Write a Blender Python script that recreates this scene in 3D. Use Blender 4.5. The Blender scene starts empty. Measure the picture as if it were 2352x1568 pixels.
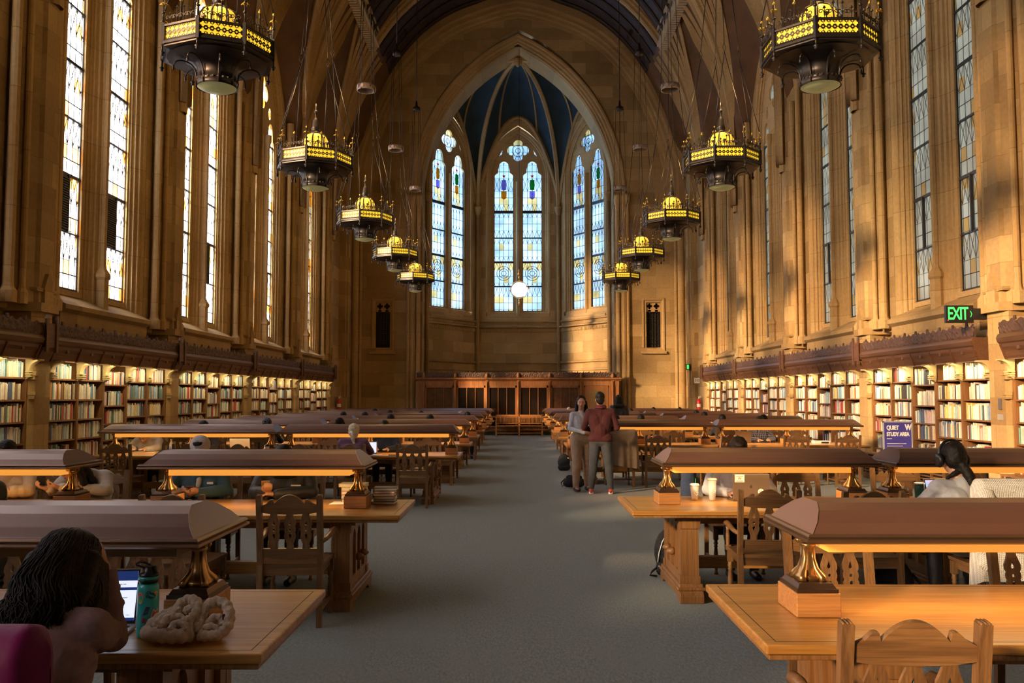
import bpy, bmesh, math, random
from mathutils import Vector, Matrix, Euler, noise
R = random.Random(7)
SC = bpy.context.scene
COL = SC.collection
PI = math.pi

# ------------------------------------------------------------------ camera
CAMH = 1.70
PITCH = math.atan(126 / 2000)
YAW = math.atan(14 / 2000)
cam = bpy.data.cameras.new('camera')
cam.sensor_width = 36.0
cam.lens = 2000 * 36.0 / 2352
cam.clip_end = 300
cam_o = bpy.data.objects.new('camera', cam)
COL.objects.link(cam_o)
cam_o.location = (0, 0, CAMH)
cam_o.rotation_euler = (PI / 2 + PITCH, 0, YAW)
SC.camera = cam_o

# ------------------------------------------------------------------ object helpers
def tag(o, label=None, cat=None, group=None, kind=None):
    if label: o['label'] = label
    if cat: o['category'] = cat
    if group: o['group'] = group
    if kind: o['kind'] = kind
    return o

def thing(name, label, cat, loc=(0, 0, 0), rz=0.0, group=None):
    o = bpy.data.objects.new(name, None)
    COL.objects.link(o)
    o.location = loc
    o.rotation_euler = (0, 0, rz)
    o.empty_display_size = 0.1
    return tag(o, label, cat, group)

def copy_tree(o, parent=None):
    c = o.copy()
    COL.objects.link(c)
    c.parent = parent
    for ch in list(o.children):
        copy_tree(ch, c)
    return c

class MB:
    """collects verts / faces with material slots and builds one mesh object"""
    def __init__(s):
        s.v = []; s.f = []; s.m = []; s.s = []; s.col = None
    def add(s, vs, fs, mi=0, smooth=False, M=None):
        b = len(s.v)
        if M is None:
            s.v.extend([tuple(v) for v in vs])
        else:
            s.v.extend([tuple(M @ Vector(v)) for v in vs])
        for f in fs:
            s.f.append(tuple(b + i for i in f)); s.m.append(mi); s.s.append(smooth)
        return s
    def box(s, c, d, mi=0, M=None, taper=1.0, rz=0.0):
        hx, hy, hz = d[0] / 2, d[1] / 2, d[2] / 2
        vs = []
        for z, t in ((-hz, 1.0), (hz, taper)):
            for x, y in ((-hx, -hy), (hx, -hy), (hx, hy), (-hx, hy)):
                x2, y2 = x * t, y * t
                if rz:
                    x2, y2 = x2 * math.cos(rz) - y2 * math.sin(rz), x2 * math.sin(rz) + y2 * math.cos(rz)
                vs.append((c[0] + x2, c[1] + y2, c[2] + z))
        fs = [(0, 3, 2, 1), (4, 5, 6, 7), (0, 1, 5, 4), (1, 2, 6, 5), (2, 3, 7, 6), (3, 0, 4, 7)]
        return s.add(vs, fs, mi, False, M)
    def bb(s, x0, x1, y0, y1, z0, z1, mi=0, M=None):
        return s.box(((x0 + x1) / 2, (y0 + y1) / 2, (z0 + z1) / 2), (abs(x1 - x0), abs(y1 - y0), abs(z1 - z0)), mi, M)
    def lathe(s, prof, n=16, c=(0, 0, 0), mi=0, smooth=True, M=None, ph=0.0, sx=1.0, sy=1.0, caps=True):
        vs = []
        for r, z in prof:
            for i in range(n):
                a = ph + 2 * PI * i / n
                vs.append((c[0] + sx * r * math.cos(a), c[1] + sy * r * math.sin(a), c[2] + z))
        fs = []
        for j in range(len(prof) - 1):
            for i in range(n):
                k = (i + 1) % n
                fs.append((j * n + i, j * n + k, (j + 1) * n + k, (j + 1) * n + i))
        s.add(vs, fs, mi, smooth, M)
        if caps:
            b = len(s.v) - len(vs)
            if prof[0][0] > 1e-5:
                s.f.append(tuple(b + i for i in reversed(range(n)))); s.m.append(mi); s.s.append(False)
            if prof[-1][0] > 1e-5:
                q = b + (len(prof) - 1) * n
                s.f.append(tuple(q + i for i in range(n))); s.m.append(mi); s.s.append(False)
        return s
    def tube(s, pts, r, n=8, mi=0, smooth=True, M=None, closed=False):
        pts = [Vector(p) for p in pts]
        rs = r if isinstance(r, (list, tuple)) else [r] * len(pts)
        N = len(pts)
        vs = []; up = Vector((0, 0, 1)); prev = None
        for i, p in enumerate(pts):
            if closed:
                t = pts[(i + 1) % N] - pts[i - 1]
            else:
                t = pts[min(i + 1, N - 1)] - pts[max(i - 1, 0)]
            if t.length < 1e-9: t = Vector((0, 0, 1))
            t.normalize()
            if prev is None:
                a = t.cross(up)
                if a.length < 0.05: a = t.cross(Vector((1, 0, 0)))
                a.normalize()
            else:
                a = prev - t * prev.dot(t)
                if a.length < 1e-6: a = t.cross(up)
                a.normalize()
            prev = a
            b = t.cross(a)
            for k in range(n):
                an = 2 * PI * k / n
                vs.append(p + (a * math.cos(an) + b * math.sin(an)) * rs[i])
        fs = []
        for j in range(N if closed else N - 1):
            j2 = (j + 1) % N
            for k in range(n):
                k2 = (k + 1) % n
                fs.append((j * n + k, j * n + k2, j2 * n + k2, j2 * n + k))
        if not closed:
            fs.append(tuple(reversed(range(n))))
            fs.append(tuple((N - 1) * n + k for k in range(n)))
        return s.add(vs, fs, mi, smooth, M)
    def extr(s, poly, axis, a, b, mi=0, M=None, smooth=False):
        """extrude closed 2D polygon along an axis from a to b; poly coords are the two other axes in xyz order"""
        n = len(poly); vs = []
        for t in (a, b):
            for p, q in poly:
                vs.append((t, p, q) if axis == 0 else ((p, t, q) if axis == 1 else (p, q, t)))
        fs = [(i, (i + 1) % n, n + (i + 1) % n, n + i) for i in range(n)]
        s.add(vs, fs, mi, smooth, M)
        b0 = len(s.v) - 2 * n
        s.f.append(tuple(b0 + i for i in reversed(range(n)))); s.m.append(mi); s.s.append(False)
        s.f.append(tuple(b0 + n + i for i in range(n))); s.m.append(mi); s.s.append(False)
        return s
    def grid(s, fn, nu, nv, mi=0, smooth=True, M=None, closeu=False):
        vs = [fn(i / nu, j / nv) for j in range(nv + 1) for i in range(nu + (0 if closeu else 1))]
        w = nu if closeu else nu + 1
        fs = []
        for j in range(nv):
            for i in range(nu):
                i2 = (i + 1) % w
                fs.append((j * w + i, j * w + i2, (j + 1) * w + i2, (j + 1) * w + i))
        return s.add(vs, fs, mi, smooth, M)
    def sweep(s, path, prof, mp, mi=0, smooth=False, closed=False):
        """path: 2D pts; prof: (n,t) offsets, n outward (left of travel); mp(u,w,t)->world"""
        N = len(path); rows = []
        for i in range(N):
            p = path[i]
            a = path[i - 1] if (i > 0 or closed) else None
            b = path[(i + 1) % N] if (i < N - 1 or closed) else None
            def nrm(q, r):
                dx, dy = r[0] - q[0], r[1] - q[1]; L = math.hypot(dx, dy) or 1
                return (-dy / L, dx / L)
            if a is None: n0 = nrm(p, b); sc = 1
            elif b is None: n0 = nrm(a, p); sc = 1
            else:
                n1, n2 = nrm(a, p), nrm(p, b)
                mx, my = n1[0] + n2[0], n1[1] + n2[1]; L = math.hypot(mx, my) or 1
                n0 = (mx / L, my / L); sc = 1 / max(0.35, n0[0] * n1[0] + n0[1] * n1[1])
            rows.append([mp(p[0] + n0[0] * q * sc, p[1] + n0[1] * q * sc, t) for q, t in prof])
        k = len(prof); vs = [v for r in rows for v in r]; fs = []
        for i in range(N if closed else N - 1):
            j = (i + 1) % N
            for a in range(k - 1):
                fs.append((i * k + a, i * k + a + 1, j * k + a + 1, j * k + a))
        return s.add(vs, fs, mi, smooth)
    def build(s, name, mats, parent=None, loc=None, rot=None, cols=None, autosmooth=None):
        me = bpy.data.meshes.new(name)
        me.from_pydata(s.v, [], s.f)
        if not isinstance(mats, (list, tuple)): mats = [mats]
        for m in mats: me.materials.append(m)
        me.polygons.foreach_set('material_index', s.m)
        me.polygons.foreach_set('use_smooth', s.s)
        if cols is not None:
            at = me.color_attributes.new('tint', 'FLOAT_COLOR', 'POINT')
            flat = []
            for c in cols: flat.extend((c[0], c[1], c[2], 1.0))
            at.data.foreach_set('color', flat)
        me.update()
        o = bpy.data.objects.new(name, me)
        COL.objects.link(o)
        if parent is not None: o.parent = parent
        if loc is not None: o.location = loc
        if rot is not None: o.rotation_euler = rot
        return o

def bevel(o, w=0.004, seg=2, ang=35):
    m = o.modifiers.new('bevel', 'BEVEL'); m.width = w; m.segments = seg
    m.limit_method = 'ANGLE'; m.angle_limit = math.radians(ang)
    return o

def shape2d(loops, depth, bev=0.0):
    """fill closed 2D loops (holes by even-odd) and give thickness; returns verts, faces centred on z=0"""
    cu = bpy.data.curves.new('tmp', 'CURVE'); cu.dimensions = '2D'; cu.fill_mode = 'BOTH'
    cu.extrude = depth / 2; cu.bevel_depth = bev; cu.bevel_resolution = 0
    for lp in loops:
        sp = cu.splines.new('POLY'); sp.points.add(len(lp) - 1)
        for p, q in zip(sp.points, lp): p.co = (q[0], q[1], 0, 1)
        sp.use_cyclic_u = True
    ob = bpy.data.objects.new('tmp', cu); COL.objects.link(ob)
    dg = bpy.context.evaluated_depsgraph_get(); dg.update()
    ev = ob.evaluated_get(dg); me = ev.to_mesh()
    vs = [tuple(v.co) for v in me.vertices]; fs = [tuple(p.vertices) for p in me.polygons]
    ev.to_mesh_clear()
    bpy.data.objects.remove(ob); bpy.data.curves.remove(cu)
    return vs, fs

def text2d(body, size, depth=0.002, align='CENTER', shear=0.0, space=1.0, off=0.0):
    cu = bpy.data.curves.new('tmp', 'FONT'); cu.body = body; cu.size = size; cu.extrude = depth / 2
    cu.align_x = align; cu.align_y = 'CENTER'; cu.shear = shear; cu.space_character = space; cu.offset = off
    ob = bpy.data.objects.new('tmp', cu); COL.objects.link(ob)
    dg = bpy.context.evaluated_depsgraph_get(); dg.update()
    ev = ob.evaluated_get(dg); me = ev.to_mesh()
    vs = [tuple(v.co) for v in me.vertices]; fs = [tuple(p.vertices) for p in me.polygons]
    ev.to_mesh_clear()
    bpy.data.objects.remove(ob); bpy.data.curves.remove(cu)
    return vs, fs

def circ(cx, cy, r, n=14, ry=None, ph=0.0):
    ry = r if ry is None else ry
    return [(cx + r * math.cos(ph + 2 * PI * i / n), cy + ry * math.sin(ph + 2 * PI * i / n)) for i in range(n)]

def rect(x0, x1, y0, y1):
    return [(x0, y0), (x1, y0), (x1, y1), (x0, y1)]

def arch(w, z0, zs, za, cx=0.0, n=10, open_=False):
    """pointed arch outline, counter-clockwise from lower left: up is the inside-left"""
    h = za - zs
    pts = [(cx - w, z0)]
    for i in range(n + 1):
        t = i / n
        if h >= w:
            Rr = (w * w + h * h) / (2 * w); a1 = math.asin(min(1, h / Rr)); a = a1 * t
            x = (w - Rr) + Rr * math.cos(a); z = zs + Rr * math.sin(a)
        else:
            z = zs + h * math.sin(t * PI / 2); x = w * math.cos(t * PI / 2) ** 0.9 if t < 1 else 0
        pts.append((cx - x, z))
    for i in range(n - 1, -1, -1):
        pts.append((2 * cx - pts[1 + i][0], pts[1 + i][1]))
    pts.append((cx + w, z0))
    return pts

def lobed(cx, zs, w, n=26):
    pts = []
    for i in range(n + 1):
        th = PI - PI * i / n
        r = w * (0.66 + 0.454 * abs(math.cos(1.5 * (th - PI / 2))))
        zz = 1.25 if abs(th - PI / 2) < 0.5 else 1.0
        pts.append((cx + r * math.cos(th), zs + r * math.sin(th) * 1.12 * zz))
    return pts

def quatre(cx, cz, r, n=40, ph=0.0, k=4):
    return [(cx + r * (0.58 + 0.42 * abs(math.cos(k / 2 * (a - ph))) ** 0.7) * math.cos(a), cz + r * (0.58 + 0.42 * abs(math.cos(k / 2 * (a - ph))) ** 0.7) * math.sin(a)) for a in [2 * PI * i / n for i in range(n)]]

# ------------------------------------------------------------------ materials
def new_mat(name):
    m = bpy.data.materials.new(name); m.use_nodes = True
    nt = m.node_tree; nt.nodes.clear()
    out = nt.nodes.new('ShaderNodeOutputMaterial')
    return m, nt, out

def N(nt, typ, **kw):
    n = nt.nodes.new(typ)
    for k, v in kw.items():
        if k == 'inp':
            for a, b in v.items(): n.inputs[a].default_value = b
        else: setattr(n, k, v)
    return n

def L(nt, a, b): nt.links.new(a, b)

def Mth(nt, op, a, b=None, c=None):
    n = nt.nodes.new('ShaderNodeMath'); n.operation = op
    for i, x in enumerate((a, b, c)):
        if x is None: continue
        if isinstance(x, (int, float)): n.inputs[i].default_value = x
        else: nt.links.new(x, n.inputs[i])
    return n.outputs[0]

def Mix(nt, f, a, b, typ='MIX'):
    n = nt.nodes.new('ShaderNodeMix'); n.data_type = 'RGBA'; n.blend_type = typ
    for k, x in ((0, f), (6, a), (7, b)):
        if isinstance(x, (int, float)): n.inputs[k].default_value = x
        elif isinstance(x, tuple): n.inputs[k].default_value = (x[0], x[1], x[2], 1)
        else: nt.links.new(x, n.inputs[k])
    return n.outputs[2]

def c4(c): return (c[0], c[1], c[2], 1.0)

def plain(name, col, rough=0.5, metal=0.0, var=0.08, scale=6.0, bump=0.0, bscale=60.0, spec=0.5, emit=None, es=0.0, coat=0.0, trans=0.0, sheen=0.0, sub=0.0, alpha=1.0):
    m, nt, out = new_mat(name)
    p = N(nt, 'ShaderNodeBsdfPrincipled', inp={'Roughness': rough, 'Metallic': metal, 'Specular IOR Level': spec, 'Coat Weight': coat, 'Transmission Weight': trans, 'Sheen Weight': sheen, 'Alpha': alpha})
    if sub: p.inputs['Subsurface Weight'].default_value = sub; p.inputs['Subsurface Radius'].default_value = (0.02, 0.008, 0.004)
    tc = N(nt, 'ShaderNodeTexCoord')
    nz = N(nt, 'ShaderNodeTexNoise', inp={'Scale': scale, 'Detail': 4.0})
    L(nt, tc.outputs['Object'], nz.inputs['Vector'])
    mr = N(nt, 'ShaderNodeMapRange', inp={1: 0.3, 2: 0.7, 3: 1 - var, 4: 1 + var})
    L(nt, nz.outputs[0], mr.inputs[0])
    hs = N(nt, 'ShaderNodeHueSaturation', inp={'Color': c4(col)})
    L(nt, mr.outputs[0], hs.inputs['Value'])
    L(nt, hs.outputs[0], p.inputs['Base Color'])
    if bump:
        n2 = N(nt, 'ShaderNodeTexNoise', inp={'Scale': bscale, 'Detail': 3.0})
        L(nt, tc.outputs['Object'], n2.inputs['Vector'])
        b = N(nt, 'ShaderNodeBump', inp={'Strength': bump, 'Distance': 0.01})
        L(nt, n2.outputs[0], b.inputs['Height']); L(nt, b.outputs[0], p.inputs['Normal'])
    if emit:
        p.inputs['Emission Color'].default_value = c4(emit); p.inputs['Emission Strength'].default_value = es
    L(nt, p.outputs[0], out.inputs[0])
    return m

def wood(name, c1, c2, rough=0.4, axis=0, scale=1.0, coat=0.15, bump=0.15, world=False):
    """oak: long grain along the given axis"""
    m, nt, out = new_mat(name)
    p = N(nt, 'ShaderNodeBsdfPrincipled', inp={'Roughness': rough, 'Coat Weight': coat, 'Coat Roughness': 0.25, 'Specular IOR Level': 0.4})
    tc = N(nt, 'ShaderNodeTexCoord')
    mp = N(nt, 'ShaderNodeMapping')
    sc = [9.0 * scale] * 3; sc[axis] = 0.8 * scale
    mp.inputs['Scale'].default_value = sc
    if world:
        g = N(nt, 'ShaderNodeNewGeometry'); L(nt, g.outputs['Position'], mp.inputs[0])
    else: L(nt, tc.outputs['Object'], mp.inputs[0])
    oi = N(nt, 'ShaderNodeObjectInfo')
    va = N(nt, 'ShaderNodeVectorMath', operation='ADD'); L(nt, mp.outputs[0], va.inputs[0]); L(nt, Mth(nt, 'MULTIPLY', oi.outputs['Random'], 13.0), va.inputs[1])
    n1 = N(nt, 'ShaderNodeTexNoise', inp={'Scale': 1.6, 'Detail': 5.0, 'Roughness': 0.6, 'Distortion': 0.6})
    L(nt, va.outputs[0], n1.inputs['Vector'])
    sc2 = N(nt, 'ShaderNodeMapping'); s2 = [90.0 * scale] * 3; s2[axis] = 3.0 * scale; sc2.inputs['Scale'].default_value = s2
    L(nt, tc.outputs['Object'], sc2.inputs[0])
    n2 = N(nt, 'ShaderNodeTexNoise', inp={'Scale': 1.0, 'Detail': 3.0}); L(nt, sc2.outputs[0], n2.inputs['Vector'])
    cr = N(nt, 'ShaderNodeValToRGB'); cr.color_ramp.elements[0].position = 0.3; cr.color_ramp.elements[1].position = 0.72
    cr.color_ramp.elements[0].color = c4(c2); cr.color_ramp.elements[1].color = c4(c1)
    L(nt, n1.outputs[0], cr.inputs[0])
    mr = N(nt, 'ShaderNodeMapRange', inp={1: 0.35, 2: 0.6, 3: 0.72, 4: 1.05}); L(nt, n2.outputs[0], mr.inputs[0])
    rr = N(nt, 'ShaderNodeMapRange', inp={1: 0.0, 2: 1.0, 3: 0.88, 4: 1.12}); L(nt, oi.outputs['Random'], rr.inputs[0])
    mu = Mth(nt, 'MULTIPLY', mr.outputs[0], rr.outputs[0])
    hs = N(nt, 'ShaderNodeHueSaturation'); L(nt, cr.outputs[0], hs.inputs['Color']); L(nt, mu, hs.inputs['Value'])
    L(nt, hs.outputs[0], p.inputs['Base Color'])
    b = N(nt, 'ShaderNodeBump', inp={'Strength': bump, 'Distance': 0.003}); L(nt, n2.outputs[0], b.inputs['Height']); L(nt, b.outputs[0], p.inputs['Normal'])
    L(nt, p.outputs[0], out.inputs[0])
    return m

def stone(name, bw=0.95, bh=0.42, base=(0.46, 0.315, 0.145), dark=0.62, mort=0.006, mdark=0.6):
    m, nt, out = new_mat(name)
    p = N(nt, 'ShaderNodeBsdfPrincipled', inp={'Roughness': 0.85, 'Specular IOR Level': 0.25})
    g = N(nt, 'ShaderNodeNewGeometry')
    sp = N(nt, 'ShaderNodeSeparateXYZ'); L(nt, g.outputs['Position'], sp.inputs[0])
    sn = N(nt, 'ShaderNodeSeparateXYZ'); L(nt, g.outputs['Normal'], sn.inputs[0])
    ax = Mth(nt, 'ABSOLUTE', sn.outputs[0]); ay = Mth(nt, 'ABSOLUTE', sn.outputs[1])
    f = Mth(nt, 'GREATER_THAN', ax, ay)
    u = Mth(nt, 'ADD', Mth(nt, 'MULTIPLY', sp.outputs[1], f), Mth(nt, 'MULTIPLY', sp.outputs[0], Mth(nt, 'SUBTRACT', 1.0, f)))
    cb = N(nt, 'ShaderNodeCombineXYZ'); L(nt, u, cb.inputs[0]); L(nt, sp.outputs[2], cb.inputs[1])
    br = N(nt, 'ShaderNodeTexBrick', inp={'Scale': 1.0, 'Mortar Size': mort, 'Mortar Smooth': 0.3, 'Brick Width': bw, 'Row Height': bh, 'Bias': 0.0})
    br.inputs['Color1'].default_value = c4(base)
    br.inputs['Color2'].default_value = c4((base[0] * dark, base[1] * dark * 0.94, base[2] * dark * 0.86))
    br.inputs['Mortar'].default_value = c4((base[0] * mdark, base[1] * mdark * .95, base[2] * mdark * .9))
    L(nt, cb.outputs[0], br.inputs['Vector'])
    n1 = N(nt, 'ShaderNodeTexNoise', inp={'Scale': 0.35, 'Detail': 5.0, 'Roughness': 0.6}); L(nt, g.outputs['Position'], n1.inputs['Vector'])
    mr = N(nt, 'ShaderNodeMapRange', inp={1: 0.35, 2: 0.65, 3: 0.74, 4: 1.12}); L(nt, n1.outputs[0], mr.inputs[0])
    n2 = N(nt, 'ShaderNodeTexNoise', inp={'Scale': 14.0, 'Detail': 4.0}); L(nt, g.outputs['Position'], n2.inputs['Vector'])
    m2 = N(nt, 'ShaderNodeMapRange', inp={1: 0.3, 2: 0.7, 3: 0.9, 4: 1.08}); L(nt, n2.outputs[0], m2.inputs[0])
    hs = N(nt, 'ShaderNodeHueSaturation'); L(nt, br.outputs[0], hs.inputs['Color']); L(nt, Mth(nt, 'MULTIPLY', mr.outputs[0], m2.outputs[0]), hs.inputs['Value'])
    L(nt, hs.outputs[0], p.inputs['Base Color'])
    b = N(nt, 'ShaderNodeBump', inp={'Strength': 0.35, 'Distance': 0.012}); b.invert = True
    L(nt, Mth(nt, 'ADD', br.outputs[1], Mth(nt, 'MULTIPLY', n2.outputs[0], -0.3)), b.inputs['Height']); L(nt, b.outputs[0], p.inputs['Normal'])
    L(nt, p.outputs[0], out.inputs[0])
    return m

def glass_leaded(name, uaxis, pu, pv, base, amber, amberp, tmix, diam=0.35, lead=0.045, dcol=(0.7, 0.62, 0.45)):
    """leaded glass: panes pu x pv, diamond courses, tinted; lets light through"""
    m, nt, out = new_mat(name)
    g = N(nt, 'ShaderNodeNewGeometry'); sp = N(nt, 'ShaderNodeSeparateXYZ')
    if uaxis == 'obj':
        tc = N(nt, 'ShaderNodeTexCoord'); L(nt, tc.outputs['Object'], sp.inputs[0])
        u0 = sp.outputs[0]; z = sp.outputs[2]
    else:
        L(nt, g.outputs['Position'], sp.inputs[0]); u0 = sp.outputs[uaxis]; z = sp.outputs[2]
    u = Mth(nt, 'DIVIDE', u0, pu); v = Mth(nt, 'DIVIDE', z, pv)
    def line(x, w):
        fr = Mth(nt, 'FRACT', x); d = Mth(nt, 'ABSOLUTE', Mth(nt, 'SUBTRACT', fr, 0.5))
        return Mth(nt, 'GREATER_THAN', d, 0.5 - w)
    lu = line(u, lead); lv = line(v, lead * pu / pv)
    grid_ = Mth(nt, 'MAXIMUM', lu, lv)
    dg = Mth(nt, 'ADD', u, Mth(nt, 'MULTIPLY', v, 0.5)); dh = Mth(nt, 'SUBTRACT', u, Mth(nt, 'MULTIPLY', v, 0.5))
    dia = Mth(nt, 'MAXIMUM', line(dg, lead * .9), line(dh, lead * .9))
    band = Mth(nt, 'LESS_THAN', Mth(nt, 'FRACT', Mth(nt, 'DIVIDE', z, 4.0 * pv * 1.0)), diam)
    leadm = Mth(nt, 'ADD', Mth(nt, 'MULTIPLY', grid_, Mth(nt, 'SUBTRACT', 1.0, band)), Mth(nt, 'MULTIPLY', Mth(nt, 'MAXIMUM', dia, lu), band))
    cb = N(nt, 'ShaderNodeCombineXYZ'); L(nt, Mth(nt, 'FLOOR', u), cb.inputs[0]); L(nt, Mth(nt, 'FLOOR', v), cb.inputs[1])
    wn = N(nt, 'ShaderNodeTexWhiteNoise', noise_dimensions='3D'); L(nt, cb.outputs[0], wn.inputs[0])
    am = Mth(nt, 'LESS_THAN', wn.outputs[0], amberp)
    c1 = Mix(nt, am, base, amber)
    nz = N(nt, 'ShaderNodeTexNoise', inp={'Scale': 1.1, 'Detail': 2.0}); L(nt, g.outputs['Position'], nz.inputs['Vector'])
    mr = N(nt, 'ShaderNodeMapRange', inp={1: 0.35, 2: 0.65, 3: 0.72, 4: 1.0}); L(nt, nz.outputs[0], mr.inputs[0])
    hv = N(nt, 'ShaderNodeHueSaturation'); L(nt, c1, hv.inputs['Color']); L(nt, mr.outputs[0], hv.inputs['Value'])
    tr = N(nt, 'ShaderNodeBsdfTransparent'); L(nt, hv.outputs[0], tr.inputs[0])
    df = N(nt, 'ShaderNodeBsdfDiffuse', inp={'Color': c4(dcol)})
    tl = N(nt, 'ShaderNodeBsdfTranslucent'); L(nt, hv.outputs[0], tl.inputs[0])
    a1 = N(nt, 'ShaderNodeMixShader', inp={0: 0.5}); L(nt, df.outputs[0], a1.inputs[1]); L(nt, tl.outputs[0], a1.inputs[2])
    a2 = N(nt, 'ShaderNodeMixShader', inp={0: tmix}); L(nt, a1.outputs[0], a2.inputs[1]); L(nt, tr.outputs[0], a2.inputs[2])
    dk = N(nt, 'ShaderNodeBsdfDiffuse', inp={'Color': (0.03, 0.028, 0.03, 1)})
    a3 = N(nt, 'ShaderNodeMixShader'); L(nt, leadm, a3.inputs[0]); L(nt, a2.outputs[0], a3.inputs[1]); L(nt, dk.outputs[0], a3.inputs[2])
    L(nt, a3.outputs[0], out.inputs[0])
    return m

def emis(name, col, st, rough=0.4):
    m, nt, out = new_mat(name)
    p = N(nt, 'ShaderNodeBsdfPrincipled', inp={'Base Color': c4(tuple(min(1, c) for c in col)), 'Roughness': rough})
    p.inputs['Emission Color'].default_value = c4(col); p.inputs['Emission Strength'].default_value = st
    L(nt, p.outputs[0], out.inputs[0])
    return m

def tinted(name, rough=0.55, var=0.12, spec=0.4):
    m, nt, out = new_mat(name)
    p = N(nt, 'ShaderNodeBsdfPrincipled', inp={'Roughness': rough, 'Specular IOR Level': spec})
    a = N(nt, 'ShaderNodeAttribute', attribute_name='tint')
    g = N(nt, 'ShaderNodeNewGeometry'); nz = N(nt, 'ShaderNodeTexNoise', inp={'Scale': 22.0, 'Detail': 3.0}); L(nt, g.outputs['Position'], nz.inputs['Vector'])
    mr = N(nt, 'ShaderNodeMapRange', inp={1: 0.3, 2: 0.7, 3: 1 - var, 4: 1 + var}); L(nt, nz.outputs[0], mr.inputs[0])
    hs = N(nt, 'ShaderNodeHueSaturation'); L(nt, a.outputs['Color'], hs.inputs['Color']); L(nt, mr.outputs[0], hs.inputs['Value'])
    L(nt, hs.outputs[0], p.inputs['Base Color']); L(nt, p.outputs[0], out.inputs[0])
    return m

M_ = {}
M_['stone'] = stone('ashlar stone')
M_['stone_end'] = stone('ashlar stone end wall', 1.25, 0.55)
M_['shaft'] = stone('moulded stone', 60.0, 0.92, dark=0.9, mort=0.008, mdark=0.62)
M_['rib'] = stone('vault rib stone', 40.0, 0.8, base=(0.41, 0.275, 0.125), dark=0.85)
M_['oak_x'] = wood('oak table top', (0.52, 0.26, 0.062), (0.36, 0.155, 0.034), 0.32, 0, 1.0, 0.35)
M_['oak_z'] = wood('oak upright', (0.34, 0.165, 0.06), (0.20, 0.09, 0.03), 0.42, 2, 1.0)
M_['chair'] = wood('oak chair', (0.27, 0.14, 0.055), (0.14, 0.066, 0.025), 0.42, 2, 1.3)
M_['chair_x'] = wood('oak chair rail', (0.27, 0.14, 0.055), (0.14, 0.066, 0.025), 0.42, 0, 1.3)
M_['block'] = wood('oak lamp block', (0.48, 0.225, 0.075), (0.36, 0.155, 0.05), 0.45, 0, 1.2)
M_['case'] = wood('oak bookcase', (0.30, 0.15, 0.06), (0.2, 0.09, 0.033), 0.5, 2, 0.7, 0.1, world=True)
M_['cornice'] = wood('oak cornice', (0.15, 0.072, 0.038), (0.10, 0.046, 0.024), 0.5, 1, 0.5, 0.1, world=True)
M_['carve'] = plain('carved dark oak', (0.085, 0.045, 0.032), 0.6, 0, 0.25, 9, 1.0, 26)
M_['screenw'] = wood('oak screen', (0.34, 0.15, 0.055), (0.22, 0.09, 0.032), 0.45, 2, 0.5, 0.15, world=True)
M_['timber'] = wood('dark roof timber', (0.045, 0.022, 0.012), (0.022, 0.011, 0.007), 0.7, 1, 0.5, 0, world=True)
M_['web'] = plain('painted vault web', (0.11, 0.052, 0.018), 0.85, 0, 0.25, 2.0)
M_['purlin'] = plain('cream fretwork', (0.42, 0.32, 0.19), 0.7, 0, 0.15, 5)
M_['blue'] = plain('blue vault plaster', (0.018, 0.045, 0.07), 0.85, 0, 0.25, 1.2)
M_['canopy'] = plain('bronze enamel', (0.15, 0.075, 0.052), 0.36, 0.35, 0.04, 3, 0.05, 400)
M_['rim'] = plain('bronze rim', (0.17, 0.10, 0.06), 0.3, 0.7, 0.08, 5)
M_['brass'] = plain('aged brass', (0.42, 0.25, 0.10), 0.28, 0.9, 0.1, 8)
M_['bronze'] = plain('dark bronze', (0.12, 0.075, 0.05), 0.35, 0.8, 0.1, 8)
M_['iron'] = plain('blackened iron', (0.035, 0.03, 0.03), 0.42, 0.6, 0.2, 8)
M_['gilt'] = plain('gilt iron', (0.5, 0.34, 0.05), 0.4, 0.7, 0.1, 8)
M_['bar'] = plain('window bar', (0.03, 0.03, 0.035), 0.5, 0.3)
M_['bracket'] = plain('pale carved bracket', (0.5, 0.40, 0.2), 0.7, 0, 0.12, 8)
M_['black'] = plain('black plastic', (0.012, 0.012, 0.014), 0.35)
M_['darkfab'] = plain('black fabric', (0.014, 0.014, 0.018), 0.85, 0, 0.2, 10, 0.4, 200)
M_['white'] = plain('white plastic', (0.75, 0.75, 0.74), 0.4)
M_['paper'] = plain('paper', (0.78, 0.74, 0.64), 0.8, 0, 0.05)
M_['dark'] = plain('dark void', (0.012, 0.009, 0.007), 0.9)  # unlit depth put into a near-black colour
M_['strip'] = emis('warm lamp diffuser', (1.0, 0.40, 0.06), 0.74)
M_['strip_off'] = plain('unlit lamp diffuser', (0.30, 0.20, 0.11), 0.5)
M_['amber'] = emis('amber glass', (1.0, 0.60, 0.035), .95)
M_['dome'] = emis('amber dome glass', (1.0, 0.62, 0.06), 0.72)
M_['bowl'] = plain('bowl glass', (0.42, 0.43, 0.22), 0.35, emit=(0.5, 0.5, 0.2), es=0.12)
M_['globe'] = emis('lit globe', (1.0, 0.95, 0.85), 3.0)
M_['book'] = tinted('book cloth')

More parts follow.
